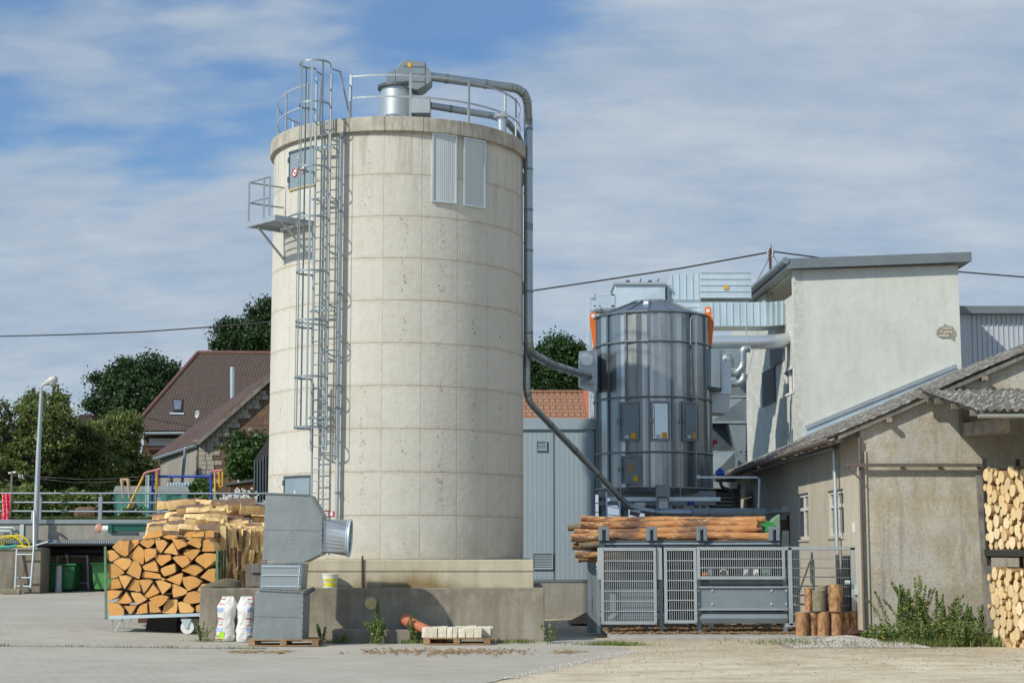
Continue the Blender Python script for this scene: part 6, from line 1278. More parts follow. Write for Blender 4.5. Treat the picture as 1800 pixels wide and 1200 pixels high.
A, B, C_ = at(61, 968, 57.6), at(67.5, 800, 57.6), at(72.5, 690, 57.6); q = MB(); q.tube([(A.x, 57.6, A.z-.9), A, B, C_], [.10, .10, .085, .06], 14); q.tube(fillet([C_, at(73, 678, 57.6), at(82, 671, 57.6)], .2), .035, 10); q.build('pole', M['galv'], lp, smooth=True)
q = MB(); a_, b_ = at(78, 675, 57.6), at(101, 664, 57.6); d = (b_-a_); n_ = 8; q.tube([a_+d*t for t in (0, .12, .35, .65, .9, 1)], [.05, .08, .125, .15, .12, .04], 16); q.v = [(x, y, z) for x, y, z in q.v]; q.build('lamp_head', M['lampw'], lp, smooth=True)
q = MB(); q.tube([a_+d*t+Vector((0, 0, -.06)) for t in (.35, .5, .8, .98)], [.06, .12, .12, .04], 14); q.build('lens', M['plabel'], lp, smooth=True)
rl = root('terrace_railing', (at(200, 912, 58.3).x, 58.3, 3.06), 'three-bar galvanised railing along the garden terrace', 'railing')
for y in (866.5, 882, 897.5): q = MB(); q.tube([at(-60 if y < 890 else -60, y, 58.3), at(466, y+(.5 if y < 880 else 2), 58.3)], .032, 8); q.build('bar', M['galvd'], rl)
for x in (70.5, 177, 280, 378, 463): q = MB(); a_, b_ = at(x, 869 if x < 400 else 880, 58.3), at(x, 914, 58.3); q.box(a_.x-.065, a_.x+.065, 58.26, 58.34, b_.z, a_.z-.08); q.tube([(a_.x, 58.3, a_.z-.08), (a_.x, 58.3, a_.z+.05)], .03, 6); q.build('post', M['galvd'], rl)
def whb(x0, x1, y0, y1, Y, m, label, lidm, shape=0):
    A, B = at(x0, y1, Y), at(x1, y0, Y); z0 = gz((A.x+B.x)/2, Y)+.02; r_ = root('waste_container', ((A.x+B.x)/2, Y, z0), label, 'waste container'); w = B.x-A.x; h = B.z-z0
    q = MB(); t = .10; q.add([(A.x+t, Y, z0+.06), (B.x-t, Y, z0+.06), (B.x-t, Y+.9, z0+.06), (A.x+t, Y+.9, z0+.06), (A.x, Y-.05, z0+h*.92), (B.x, Y-.05, z0+h*.92), (B.x, Y+1.0, z0+h*.92), (A.x, Y+1.0, z0+h*.92)], [(0, 1, 5, 4), (1, 2, 6, 5), (2, 3, 7, 6), (3, 0, 4, 7), (0, 3, 2, 1), (4, 5, 6, 7)]); q.build('body', m, r_, bevel=.03)
    q = MB(); q.box(A.x-.05, B.x+.05, Y-.10, Y+1.05, z0+h*.92+.004, z0+h); q.build('lid', lidm, r_, bevel=.03)
    for e in (A.x+.18, B.x-.18): q = MB(); q.tube([(e-.03, Y+.1, z0+.06), (e+.03, Y+.1, z0+.06)], .07, 10); q.build('wheel', M['rubber'], r_)
    q = MB(); q.box(A.x+.1, B.x-.1, Y-.10, Y-.06, z0+h*.78, z0+h*.81); q.build('grip', lidm, r_); return r_
whb(72, 133, 990, 1043, 58.3, M['green'], 'dark green waste container under the grating with a pale pipe in front', M['green']); whb(160, 206, 988, 1040, 58.6, M['green2'], 'lighter green waste container partly hidden by the firewood trolley', M['green2'])
q = MB(); a_, b_ = at(104, 994, 58.1), at(102.5, 1041, 58.0); q.tube([b_, a_], .105, 14); q.tube([b_, b_+Vector((0, 0, .12))], .12, 14); tag(q.build('drain_pipe', mat('pale_plastic_pipe', (.50, .47, .50), None, 4, .5), loc=tuple(b_), smooth=True), 'pale plastic pipe standing in front of the dark green container', 'pipe')
sr = root('metal_stand', tuple(at(128, 1036, 59.2)), 'light steel frame standing behind the green containers', 'frame'); q = MB()

for x0, x1 in ((101.5, 102), (153.5, 155.5)): q = MB(); q.tube([at(x0, 968, 59.6), at(x1, 1035, 59.6)], .035, 6); q.build('upright', M['galvl'], sr)
q = MB()
for y in (977, 1024): q.tube([at(101, y, 59.6), at(155, y, 59.6)], .03, 6)
q.build('crossbars', M['galvl'], sr)
def broom(pts, label, name='broom', tip=True):
    r_ = root(name, tuple(pts[0]), label, 'broom'); q = MB(); q.tube(pts, .028, 7); q.build('handle', M['white'], r_); d = (pts[1]-pts[0]).normalized(); q = MB(); q.tube([pts[1], pts[1]+d*.16], .034, 7); q.build('handle_tip', M['blue'], r_)
    q = MB(); q.obox(pts[0]-d*.05, (.16, 0, 0), (0, .03, 0), (0, 0, .05)); q.build('head', M['blue'], r_)
broom([at(38, 965, 57.1), at(84, 952, 57.4)], 'white-handled broom with blue tip lying on the low wall'); broom([at(119.5, 990, 59.0), at(117, 974, 59.2)], 'broom with blue tip sticking up behind the dark green container')
q = MB(); 
for k, rr in ((0, .45), (1, .36), (2, .42)): q.tube([at(15, 959, 57.2)+Vector((rr*cos(t)*1.1+.1*k, .1*k, rr*abs(sin(t))*.9-.06+.02*k)) for t in [i*pi/10 for i in range(11)]], .035, 7)
q.tube([at(22, 962, 57.0), at(34, 959, 57.0), at(48, 961, 57.0)], .045, 7); tag(q.build('yellow_hose', mat('hose_yellow', (.75, .60, .02), None, 6, .5), loc=tuple(at(15, 963, 57.1)), smooth=True), 'coiled yellow hose lying on the low wall', 'hose')
q = MB(); q.tube([at(-5, 961, 56.96), at(16, 961, 56.96), at(30, 958.5, 57.0)], .055, 8); tag(q.build('teal_hose', mat('hose_teal', (.05, .38, .32), None, 6, .5), loc=tuple(at(10, 963, 57.0)), smooth=True), 'teal hose lying beside the yellow hose coil', 'hose')
q = MB(); a_, b_ = at(6, 1041, 56.5), at(36, 1041, 56.5); q.tube([a_, b_], .13, 12); tag(q.build('old_log', M['gbark'], loc=tuple(a_), smooth=True), 'short weathered log lying at the foot of the stained wall', 'log')
# green conveyor trough with pipe end
gt_ = root('green_trough', tuple(at(228, 936, 55)), 'dark green metal trough with a white and orange pipe end above the firewood', 'trough')
q = MB(); bx2(q, 193, 264, 921, 934, 55, .7); q.build('body', M['dgreen'], gt_, bevel=.02); q = MB(); bx2(q, 190, 197, 919, 936, 54.95, .8); bx2(q, 196, 268, 919, 922, 54.95, .8); q.build('rim', M['dgreen'], gt_); q = MB(); bx2(q, 187, 240, 935, 941, 55.2, .4); q.build('support', M['gsteel'], gt_)
q = MB(); q.tube([at(177, 929, 55.3), at(192, 929, 55.3)], .11, 14); q.build('white_collar', M['white'], gt_, smooth=True); q = MB(); q.tube([at(168, 926, 55.3), at(172, 927, 55.3), at(178, 930, 55.3)], [.09, .15, .14], 12); q.build('orange_end', M['skinpipe'], gt_, smooth=True)
# towel, washing line, tights
q = MB(); q.grid(lambda u, v: at(4+(14)*u-(1-v)*2+2*sin(v*5)*(1-u)*.3, 867+46*(1-v), 58.2)+Vector((0, .04*sin(u*14+v*3), 0)), 16, 12); tw = mat('pink_towel', (.78, .06, .16), (.70, .20, .12), 6, .9)
t_ = T('pink_patterned_towel'); cc = t_.mix(t_.ramp(t_.noise(9, 2, .5), .5, .56), (.78, .035, .12), (.75, .35, .30)); M['towel'] = t_.out(cc, .9)
tag(q.build('towel', M['towel'], loc=tuple(at(10, 913, 58.2)), fixn=False), 'bright pink patterned towel hanging on the terrace railing', 'towel').modifiers.new('t', 'SOLIDIFY').thickness = .02
cp_ = root('washing_line', tuple(at(20, 912, 60)), 'wooden washing line post with two sagging lines', 'washing line'); q = MB(); q.bar(at(17, 912, 60), at(21, 829, 60), .07); q.build('post', M['timber'], cp_); q = MB(); q.bar(at(15, 831, 60), at(28, 829, 60), .06); q.build('crossbar', M['white'], cp_)
for pts in ([(22, 832), (60, 837), (140, 842), (200, 841), (268, 835)], [(22, 831), (60, 840), (130, 848), (190, 847), (268, 842)]): q = MB(); q.tube([at(x, y, 60+i*.5) for i, (x, y) in enumerate(pts)], .011, 5); q.build('line', M['timber'], cp_)
q = MB(); q.grid(lambda u, v: at(31+9*u+v*2, 834+(5+3*sin(u*9))*v, 60.2)+Vector((0, .05*sin(u*9+v*4), 0)), 8, 5); tag(q.build('white_cloth', M['white'], loc=tuple(at(35, 840, 60.2)), fixn=False), 'small white cloth pegged near the washing line post', 'cloth').modifiers.new('t', 'SOLIDIFY').thickness = .02
q = MB(); tn = mat('beige_tights', (.55, .40, .24), None, 6, .9)
for (x0, x1, xe) in ((211, 217, 216), (222, 228, 227)): q.tube([at((x0+x1)/2, 842, 61.5), at((x0+xe)/2+2, 858, 61.5), at(xe, 872, 61.5), at(xe+1, 877, 61.5)], [.075, .05, .035, .02], 8)
q.tube([at(212, 843, 61.5), at(226, 843, 61.5)], .06, 6); tag(q.build('tights', tn, loc=tuple(at(220, 877, 61.5)), smooth=True), 'beige tights hanging upside down from the washing line', 'tights')
# swing set
sw = root('swing_set', tuple(at(320, 912, 61.5)), 'yellow and blue tubular swing set with faded red top joints', 'swing set')
for a_, b_, m in (((253, 835), (215, 913), 'yellow'), ((276, 832), (272, 905), 'yellow'), ((269, 832), (266, 905), 'blue'), ((270, 860), (289, 905), 'blue'), ((378, 833), (378, 873), 'yellow'), ((371, 831), (370, 898), 'blue')): q = MB(); q.tube([at(a_[0], a_[1], 61.4), at(b_[0], b_[1], 61.4)], .045, 8); q.build('leg', M[m], sw)
q = MB(); q.tube([at(378, 873, 61.4), at(378, 899, 61.4)], .05, 8); q.build('leg_sleeve', M['galv'], sw)
q = MB(); q.tube([at(279, 837, 61.5), at(371, 837, 61.5)], .045, 8); q.build('top_bar', M['blue'], sw)
q = MB(); q.tube([at(290, 836, 61.6), at(371, 839, 61.6)], .025, 8); q.build('lower_bar', M['yellow'], sw)
q = MB(); q.tube(fillet([at(252, 838, 61.3), at(254, 831, 61.3), at(282, 824, 61.3)], .1), .045, 8); q.tube([at(276, 826, 61.3), at(276, 838, 61.3)], .05, 8); q.build('top_joint', M['pink'], sw); q = MB(); q.tube([at(371, 828, 61.3), at(391, 826, 61.3)], .045, 8); q.tube([at(378, 828, 61.3), at(378, 838, 61.3)], .05, 8); q.build('top_joint', M['pink'], sw)
q = MB(); q.tube([at(385, 828, 61.2), at(385, 853, 61.2), at(388, 856, 61.2), at(391, 853, 61.2), at(391, 828, 61.2)], .03, 6); q.build('yellow_loop', M['yellow'], sw)
for x in (257, 260, 262): q = MB(); q.tube([at(x, 834, 61.2), at(x-1, 893, 61.2)], .015, 5); q.build('rope', M['galvl'], sw)
q = MB(); q.bar(at(253, 895, 61.2), at(263, 895, 61.2), .12, .10); q.build('seat', M['green'], sw)
q = MB(); q.bar(at(241, 878, 61.0), at(217, 913, 60.8), .04); tag(q.build('wooden_pole', M['palletw'], loc=tuple(at(217, 913, 60.8))), 'thin pale wooden pole leaning beside the swing leg', 'pole')
q = MB(); bx2(q, 258, 273, 904, 914, 60.6, .3); tag(q.build('stone_block', M['cwall'], loc=tuple(at(265, 914, 60.6)), bevel=.02), 'small grey block under the swing on the terrace edge', 'block')
# green tarp fence, sheds, tank
tf = root('tarp_covered_pile', tuple(at(265, 912, 64)), 'long pile covered by a green tarpaulin behind the swing set', 'tarpaulin')
q = MB(); q.grid(lambda u, v: at(200+131*u, 914-51*v+3*sin(u*17)*v*.4, 64+1.5*v*v)+Vector((0, .12*sin(u*22+v*2)+.05*sin(u*51), 0)), 60, 10); q.build('tarpaulin', mat('green_tarpaulin', (.035, .14, .105), (.03, .11, .085), 2, .6, 0, .5, 4), tf, fixn=False, smooth=True)
q = MB(); q.prism([at(199, 865, 65.2), at(333, 866, 65.2), at(330, 857, 66.3), at(203, 856, 66.3)], (0, 0, .06)); q.build('grey_cover', M['tarpc'], tf)
q = MB(); A, B = at(199, 913, 65.6), at(332, 865, 65.6); q.box(A.x, B.x, 65.6, 66.6, 3.06, B.z); q.build('stack', M['dgreen'], tf)
q = MB(); bx2(q, 294, 338, 848, 860, 68, 1.0); 
for i in range(9): x = 295+i*5.2; A, B = at(x, 848, 67.98), at(x, 860, 67.98); q.box(A.x-.03, A.x+.03, 67.95, 67.99, B.z, A.z)
tag(q.build('water_tank', M['galvl'], loc=tuple(at(316, 860, 68))), 'pale caged water tank behind the tarpaulin', 'tank')
os_ = root('orange_shed', tuple(at(424, 880, 66)), 'small orange wooden shed with a flat dark roof', 'shed')
q = MB(); A, B = at(405, 912, 66), at(444, 848, 66); q.box(A.x, B.x, 66, 68, 3.06, B.z); q.build('wall', M['orangewood'], os_)
q = MB()
for i in range(13): x = A.x+(B.x-A.x)*i/12; q.box(x-.015, x+.015, 65.97, 65.998, 3.06, B.z)
q.build('board_joints', M['rust'], os_); q = MB(); q.prism([at(392, 851, 65.88), at(446, 841, 65.88), at(446, 846, 65.88), at(393, 853, 65.88)], (0, 2.3, 0)); q.build('roof', M['dsteel'], os_)
ds = root('dark_slatted_screen', tuple(at(455, 900, 62)), 'dark slatted fence screen standing right beside the silo', 'fence')
q = MB(); P = [at(x, y, 62) for x, y in ((446, 888), (448, 806), (471, 770), (471, 888))]; q.prism(P, (0, .05, 0)); q.build('panel', M['blacksteel'], ds); q = MB()
for x in (447, 452, 457, 462, 467): q.bar(at(x, 888, 61.95), at(x+.5, 808 if x < 460 else 800, 61.95), .05)
q.build('slats', M['dsteel'], ds)
# ------------------------------------------------------------------ firewood trolley with traced pieces
FY = 39.2
def fz(p): return 160+p[0]/4.285, 840+p[1]/4.285
W_ = [[(162,520),(215,465),(295,465),(285,575),(262,588),(225,575)],[(300,460),(358,462),(355,490),(288,562)],[(362,485),(385,462),(470,465),(475,490),(430,528)],[(478,470),(540,462),(572,490),(520,568),(500,550)],[(608,455),(690,458),(730,498),(690,520),(655,538)],[(722,490),(755,450),(832,448),(828,510),(818,530)],[(838,470),(880,455),(925,490),(935,550),(835,552)],[(108,555),(160,540),(215,590),(150,628),(125,610)],[(280,590),(355,500),(400,545),(395,640),(380,650)],[(405,535),(495,530),(488,590),(412,632)],[(545,562),(615,482),(655,575),(600,572)],[(690,565),(720,535),(818,535),(815,550),(750,625)],[(162,632),(215,598),(280,600),(308,622),(300,650),(255,695)],[(480,600),(500,572),(595,575),(605,610),(530,662)],[(610,600),(640,580),(720,585),(750,635),(690,675)],[(780,620),(800,590),(860,562),(945,570),(940,615),(860,680)],[(125,650),(190,645),(250,710),(215,740),(128,762)],[(265,715),(320,615),(360,630),(382,690),(365,760)],[(385,660),(475,612),(500,650),(505,705),(400,690)],[(530,680),(632,642),(642,705),(560,738),(535,710)],[(681,695),(735,650),(800,655),(845,690),(785,735)],[(820,745),(885,685),(940,675),(935,785),(890,775)],[(374,745),(395,700),(515,720),(525,755),(430,752)],[(565,762),(690,710),(685,765),(670,805)],[(692,745),(770,738),(838,775),(810,815),(735,848),(700,800)],[(125,830),(150,770),(200,752),(235,825),(140,838)],[(212,740),(260,730),(315,745),(255,835)],[(270,840),(320,755),(360,770),(375,850)],[(362,768),(440,762),(468,778),(400,870)],[(405,880),(470,792),(515,850),(505,870),(430,900)],[(485,770),(530,768),(605,795),(590,830),(540,875)],[(607,800),(640,797),(725,845),(720,870),(620,898)],[(803,845),(840,795),(905,788),(935,800),(930,860),(865,870)],[(125,845),(240,845),(200,900),(135,918)],[(190,930),(265,850),(312,925),(265,945)],[(298,860),(370,862),(422,910),(345,950)],[(440,905),(520,880),(585,890),(580,920),(510,970)],[(693,920),(730,860),(790,848),(835,860),(820,935),(740,945)],[(125,938),(200,932),(250,980),(250,1025),(150,1040)],[(248,960),(345,955),(330,985),(300,1025)],[(335,1025),(370,962),(425,938),(428,1015)],[(432,925),(470,932),(528,1005),(437,1015)],[(535,1015),(545,960),(590,912),(650,910),(652,960),(635,1018)],[(656,935),(700,930),(745,947),(780,990),(770,1008),(670,1010)],[(790,965),(810,952),(880,960),(900,1010),(795,1010)],[(850,940),(925,880),(938,1000),(905,1000)],[(525,742),(562,757),(545,775)],[(378,455),(430,405),(520,388),(525,430),(500,442)],[(528,440),(570,428),(640,430),(650,445),(575,458)],[(680,440),(720,402),(778,400),(770,430),(735,450)],[(845,445),(850,400),(890,392),(918,405),(915,450)],[(740,440),(800,405),(840,400),(842,440)]]
ORD = ['leftmost', 'second from left', 'third from left', 'fourth from left', 'fifth from left', 'sixth from left', 'seventh from left', 'eighth from left', 'ninth from left', 'tenth from left', 'eleventh from left', 'twelfth from left']
cen = [(sum(p[0] for p in w)/len(w), sum(p[1] for p in w)/len(w)) for w in W_]; rows_ = {}
for k_, (a_, b_) in enumerate(cen):
    if k_ < 47: rows_.setdefault(min(6, int((b_-470)/78)), []).append(k_)
WL = {}; RN = ['topmost', 'second highest', 'third highest', 'middle', 'third lowest', 'second lowest', 'lowest']
for r_i, ks in rows_.items():
    for n_i, k_ in enumerate(sorted(ks, key=lambda q_: cen[q_][0])):
        w = W_[k_]; wd, hg = max(p[0] for p in w)-min(p[0] for p in w), max(p[1] for p in w)-min(p[1] for p in w); ar = abs(sum(w[i][0]*w[(i+1) % len(w)][1]-w[(i+1) % len(w)][0]*w[i][1] for i in range(len(w))))/2
        WL[k_] = '%s %s split log, %s in the %s row of the trolley' % ('big' if ar > 9500 else ('small' if ar < 5200 else 'medium'), 'flat' if wd > 1.45*hg else ('tall' if hg > 1.1*wd else 'chunky'), ORD[n_i], RN[r_i])
for k_, nm_ in zip(range(47, 52), ('leftmost', 'second', 'middle', 'rightmost', 'fourth')): WL[k_] = '%s bark-topped split log lying on top of the front trolley load' % nm_
for k, W0 in enumerate(W_):
    yo = R.uniform(-.07, .05)+(.12 if k >= 47 else 0); L = .95; P = [at(*fz(p), FY) for p in W0]; c = sum(P, Vector((0, 0, 0)))/len(P)
    P = [c+(p-c)*(.985) for p in P]; PP_ = []
    for i, p in enumerate(P):
        n_ = P[(i+1) % len(P)]; d = n_-p; nn = Vector((-d.z, 0, d.x)).normalized(); s = R.choice([-1, 1, 1]); m_ = 3; am = R.uniform(0, .012)
        PP_.append(p)
        for j in range(1, m_): t = j/m_; PP_.append(p+d*t+nn*(am*sin(pi*t)+R.uniform(-.006, .006)))
    q = MB(); n_ = len(PP_); q.v = [(p.x, yo+FY, p.z) for p in PP_]+[(c.x+(p.x-c.x)*R.uniform(.9, .98), yo+FY+L, c.z+(p.z-c.z)*.92) for p in PP_]
    q.f = [tuple(range(n_))]; q.m = [1]
    for i in range(n_): q.f.append((i, n_+i, n_+(i+1) % n_, (i+1) % n_)); q.m.append(2 if (i//3) % 3 == 0 else 0)
    e0 = R.randrange(n_); ln = R.randint(n_//4, n_//2)
    if k % 4 != 3:
        for i in range(e0, e0+ln):      # strip of bark left on the rounded side of the cut face
            a_, b_ = Vector(q.v[i % n_]), Vector(q.v[(i+1) % n_]); ca, cb = (Vector((c.x, a_.y, c.z))-a_).normalized(), (Vector((c.x, a_.y, c.z))-b_).normalized(); w_ = R.uniform(.010, .02); up3 = Vector((0, -.003, 0)); m0 = len(q.v); q.v += [tuple(a_+up3), tuple(b_+up3), tuple(b_+cb*w_+up3), tuple(a_+ca*w_+up3)]; q.f.append((m0, m0+1, m0+2, m0+3)); q.m.append(2)
    o = q.build('split_log', [M['split'], M['endo'], M['fbark']], loc=(c.x, FY+yo, c.z)); tag(o, WL[k], 'firewood', 'split logs in the front trolley' if k < 47 else 'split logs on top of the front trolley load')
tr_ = root('firewood_trolley', (at(268, 1108, FY).x, FY, gz(-8.5, FY)), 'wheeled trolley with green side frames carrying stacked firewood', 'trolley')
A, B = at(192, 1083, FY), at(385, 1077, FY); q = MB(); q.bar((A.x, FY-.02, A.z-.02), (B.x, FY-.02, B.z-.02), .06, .075); q.bar((A.x, FY+1.0, A.z-.02), (B.x, FY+1.0, B.z-.02), .06, .075)
q.add([(A.x, FY, A.z-.01), (B.x, FY, B.z-.01), (B.x, FY+1, B.z-.01), (A.x, FY+1, A.z-.01)], [(0, 1, 2, 3)]); q.build('platform', M['galvl'], tr_)
for x in (186.5, 380): q = MB(); q.bar(at(x, 1088, FY-.02), at(x-1.5 if x < 300 else x+2, 968 if x < 300 else 965, FY-.02), .05); q.build('corner_post', M['fgreen'], tr_); q = MB(); q.bar(at(x, 1088, FY+.95), at(x-1.5 if x < 300 else x+2, 960, FY+.95), .05); q.build('corner_post', M['fgreen'], tr_)
q = MB()
for x in (385, 389, 394): q.bar(at(x, 1080, FY+.3*(x-384)/5), at(x+2, 966, FY+.3*(x-384)/5), .035)
q.build('side_bars', M['dgreen'], tr_)
wx = at(329, 1094, FY); gr_ = gz(wx.x, FY)+.014; wr = .155; wc = Vector((wx.x, FY+.05, gr_+wr)); q = MB(); q.tube([wc+Vector((0, -.03, 0)), wc+Vector((0, .03, 0))], wr, 26); wh = q.build('wheel', M['white'], tr_, smooth=True); q = MB(); q.tube([wc+Vector((0, -.045, 0)), wc+Vector((0, -.031, 0))], .05, 12); q.build('hub', M['galv'], wh)
q = MB(); q.prism([wc+Vector((-.06, -.05, 0)), wc+Vector((.0, -.05, -.03)), Vector((wc.x+.1, wc.y-.05, A.z-.05)), Vector((wc.x-.16, wc.y-.05, A.z-.05))], (0, .015, 0)); q.build('wheel_fork', M['galvl'], tr_)
w2 = wc+Vector((0, .95, 0)); w2.z = gz(w2.x, w2.y)+.014+wr; q = MB(); q.tube([w2-Vector((0, .03, 0)), w2+Vector((0, .03, 0))], wr, 20); q.build('wheel', M['white'], tr_, smooth=True)
q = MB()
for a_, b_ in (((198, 1085), (198, 1110)), ((217, 1085), (202, 1111)), ((216, 1084), (216, 1105)), ((232, 1084), (222, 1106))): P0 = at(a_[0], a_[1], FY+.02); P1 = at(b_[0], b_[1], FY+.02); P1.z = max(P1.z, gz(P1.x, FY)+.01); q.tube([P0, P1], .012, 6)
q.build('support_legs', M['galv'], tr_)
q = MB(); A, B = at(257, 1103, FY+.7), at(312, 1084, FY+.7); q.prism([(A.x, FY+.6, gz(A.x, FY)+.01), (B.x, FY+.6, gz(B.x, FY)+.01), (B.x, FY+.6, B.z), (A.x+.05, FY+.6, B.z)], (0, .6, 0)); tag(q.build('dark_crate', M['crate_wood'], loc=tuple(A)), 'dark low crate standing in shade under the firewood trolley', 'crate')
# second load behind: splits lying left-right on top, standing splinters on the right flank
R.seed(21)
def splitproto(L, w, h, seed):
    rr = random.Random(seed); q = MB(); sec = [(-w/2, -h/2), (w*.1, -h/2-h*.1), (w/2, -h/2+h*.15), (w*.30, h*.42), (-w*.35, h*.5)]; n = 6; m = len(sec)
    for i in range(n+1):
        t = i/n; s_ = 1+rr.uniform(-.10, .10); tw_ = rr.uniform(-.1, .1)
        for (a, b_) in sec: q.v.append(((t-.5)*L+rr.uniform(-.004, .004), (a*cos(tw_)-b_*sin(tw_))*s_+rr.uniform(-.006, .006), (a*sin(tw_)+b_*cos(tw_))*s_+rr.uniform(-.006, .006)))
    for i in range(n):
        for j in range(m): a = i*m+j; b_ = i*m+(j+1) % m; q.f.append((a, b_, b_+m, a+m)); q.m.append(2 if j == 3 else 0)
    q.f.append(tuple(range(m))); q.m.append(1); q.f.append(tuple(range(n*m+m-1, n*m-1, -1))); q.m.append(1)
    return q.build('split_log', [M['splitx'], M['endp'], M['fbark']], loc=(0, 0, 0))
sp_p = [splitproto(.62, w, h, i) for i, (w, h) in enumerate(((.22, .16), (.26, .14), (.18, .18), (.24, .20), (.16, .12), (.28, .17)))]
used = [0]*len(sp_p)
def put(loc, rot, sc, lab, grp):
    k = R.randrange(len(sp_p)); o = sp_p[k] if not used[k] else dup(sp_p[k], (0, 0, 0)); used[k] = 1; o.location = loc; o.rotation_euler = rot; o.scale = sc; tag(o, lab, 'firewood', grp); return o
top = [(0, 930), (262, 936), (300, 916), (340, 902), (380, 900), (420, 905), (464, 915), (500, 925)]
def topy(px):
    for (a, b_), (c, d) in zip(top, top[1:]):
        if a <= px <= c: return b_+(d-b_)*(px-a)/(c-a)
    return 925
BX = [(268, 40.9), (306, 41.0), (345, 41.1), (385, 41.2), (425, 41.4), (455, 41.6)]
for row in range(6):
    Yr = 40.5+row*.38
    for px in range(262, 462, 36):
        p_ = px+R.uniform(-10, 10)+row*4; Yr = 40.5+row*.38+(.55 if px > 384 else 0); ztop = at(p_, topy(p_)+26-row*8, Yr).z
        for lev in range(2 if row else 3): put((at(p_, 950, Yr).x, Yr+R.uniform(-.1, .1), ztop-.14*lev+R.uniform(-.03, .03)), (R.uniform(-1.2, 1.2), R.uniform(-.16, .16), R.uniform(-.45, .45)), (.95, 1.2, 1.2), 'pale split log lying crosswise on the rear firewood pile', 'split logs lying on the rear pile')
CRN = iter(['peaked large split in the middle of the rear pile crown', 'large dark-barked split tilted beside the peaked one', 'upright pale slab standing at the right of the crown', 'broad split at the far right of the crown, above the duct side', 'bark-up split lying right of centre on the crown', 'leftmost large split on the crown of the rear pile', 'low large split at the front of the crown'])
for (px, py, Y, rx, rz) in ((320, 878+6, 42.0, .3, .1), (351, 884, 42.2, -.4, -.2), (425, 884, 41.9, .9, .1), (446, 893, 41.9, .6, .3), (392, 893, 42.1, .2, -.4), (300, 888, 42.2, .1, .2), (335, 893, 41.7, .8, 0)): put(tuple(at(px, py, Y)), (rx, R.uniform(-.1, .1), rz), (1.1, 1.3, 1.2), next(CRN), 'large splits crowning the rear pile')
for tier, (yy0, yy1) in enumerate(((925, 968), (960, 1000), (992, 1036))):
    for i in range(20):
        px = 392+i*3.9+R.uniform(-3, 3); Y = 40.2+.04*i+R.uniform(-.14, .14); c = at(px, (yy0+yy1)/2+R.uniform(-4, 4)+i*.3, Y); put(tuple(c), (R.uniform(-.15, .15), pi/2+R.uniform(-.28, .28), R.uniform(-3, 3)), (R.uniform(.7, 1.1), .55, .7), 'narrow pale splinter of firewood standing on the right flank of the rear pile', 'upright splits on the right flank')
rc = MB(); A = at(262, 950, 41.2); rc.box(at(270, 0, 41.2).x, at(460, 0, 41.9).x, 41.4, 44.2, .25, at(300, 960, 41.2).z); tag(rc.build('rear_wood_crate', M['rust'], loc=(A.x, 41, .2)), 'weathered crate body inside the rear firewood pile', 'crate')
q = MB(); bx2(q, 432, 460, 990, 1030, 38.6, .05); bx2(q, 440, 462, 1003, 1006, 38.55, .04); tag(q.build('grey_wooden_box', M['timber'], loc=tuple(at(446, 1030, 38.6))), 'weathered grey wooden box beside the duct on the wall top', 'box')
q = MB(); b_ = at(388, 1031, 37.8)
for k in range(4): q.tube([b_+Vector(((.42-.05*k)*cos(t)+.05*k, (.22-.03*k)*sin(t), -.02+.04*k+.06*(1-abs(cos(t)))*1)) for t in [i*pi/9 for i in range(18)]], .045, 8, closed=True)
tag(q.build('rope_coil', mat('old_rope', (.16, .145, .10), (.10, .09, .06), 18, .9, 0, .8, 40), loc=tuple(b_), smooth=True), 'thick dull rope coiled on top of the low wall', 'rope')
q = MB(); q.tube([at(406, 1034, 37.7), at(428, 1037, 37.6)], .03, 8); tag(q.build('metal_tube', M['galvl'], loc=tuple(at(406, 1034, 37.7))), 'short pale metal tube lying on the wall beside the rope', 'tube')
# ------------------------------------------------------------------ old houses on the left
oh = root('old_tiled_house', tuple(at(350, 800, 92)), 'big old house with a steep brown tiled hipped roof', 'house')
q = MB(); P = [at(348, 620, 96), at(620, 622, 96), at(620, 756, 88), at(230, 756, 88)]; q.prism([P[0], P[1], P[2], P[3]], (0, .15, -.2)); q.build('roof', M['oldtile'], oh)
q = MB(); q.tube([P[0], P[1]], .14, 8); q.tube([P[0], P[3]], .13, 8); q.build('ridge_tiles', M['terra2'], oh)
q = MB(); q.prism([P[0], P[3], P[3]+Vector((1.0, 12, 0)), P[0]+Vector((1, 5, 0))], (0, 0, -.1)); q.build('hip_side', M['oldtile'], oh)
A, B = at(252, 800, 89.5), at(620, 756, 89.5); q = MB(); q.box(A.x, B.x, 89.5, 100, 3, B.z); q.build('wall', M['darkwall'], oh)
q = MB(); q.tube([at(228, 762, 87.9), at(330, 761, 87.9)], .09, 8); q.build('gutter', M['gsteel'], oh)
q = MB(); a_ = at(313, 713, 90.1); 
def onroof(px, py): 
    t = (py-620)/(756-620); Y = 96-8*t; return at(px, py, Y)
P4 = [onroof(304, 704), onroof(322, 704), onroof(320, 725), onroof(305, 725)]; nrm_ = Vector((0, -.82, .57)); q.prism([p+nrm_*.02 for p in P4], nrm_*.14); rw_ = q.build('roof_window', M['blacksteel'], oh)
q = MB(); c = sum(P4, Vector())/4; q.prism([c+(p-c)*.76+nrm_*.165 for p in P4], nrm_*.01); q.build('pane', M['skypane2'], rw_); q = MB(); q.prism([onroof(299, 727)+nrm_*.1, onroof(324, 728)+nrm_*.1, onroof(324, 731)+nrm_*.1, onroof(299, 730)+nrm_*.1], nrm_*.03); q.build('flashing', M['galvl'], rw_)
q = MB(); a_, b_ = at(408.5, 700, 88.5), at(408.5, 645, 88.5); q.tube([a_, b_], .125, 14); q.build('flue', M['galvb'], oh, smooth=True)
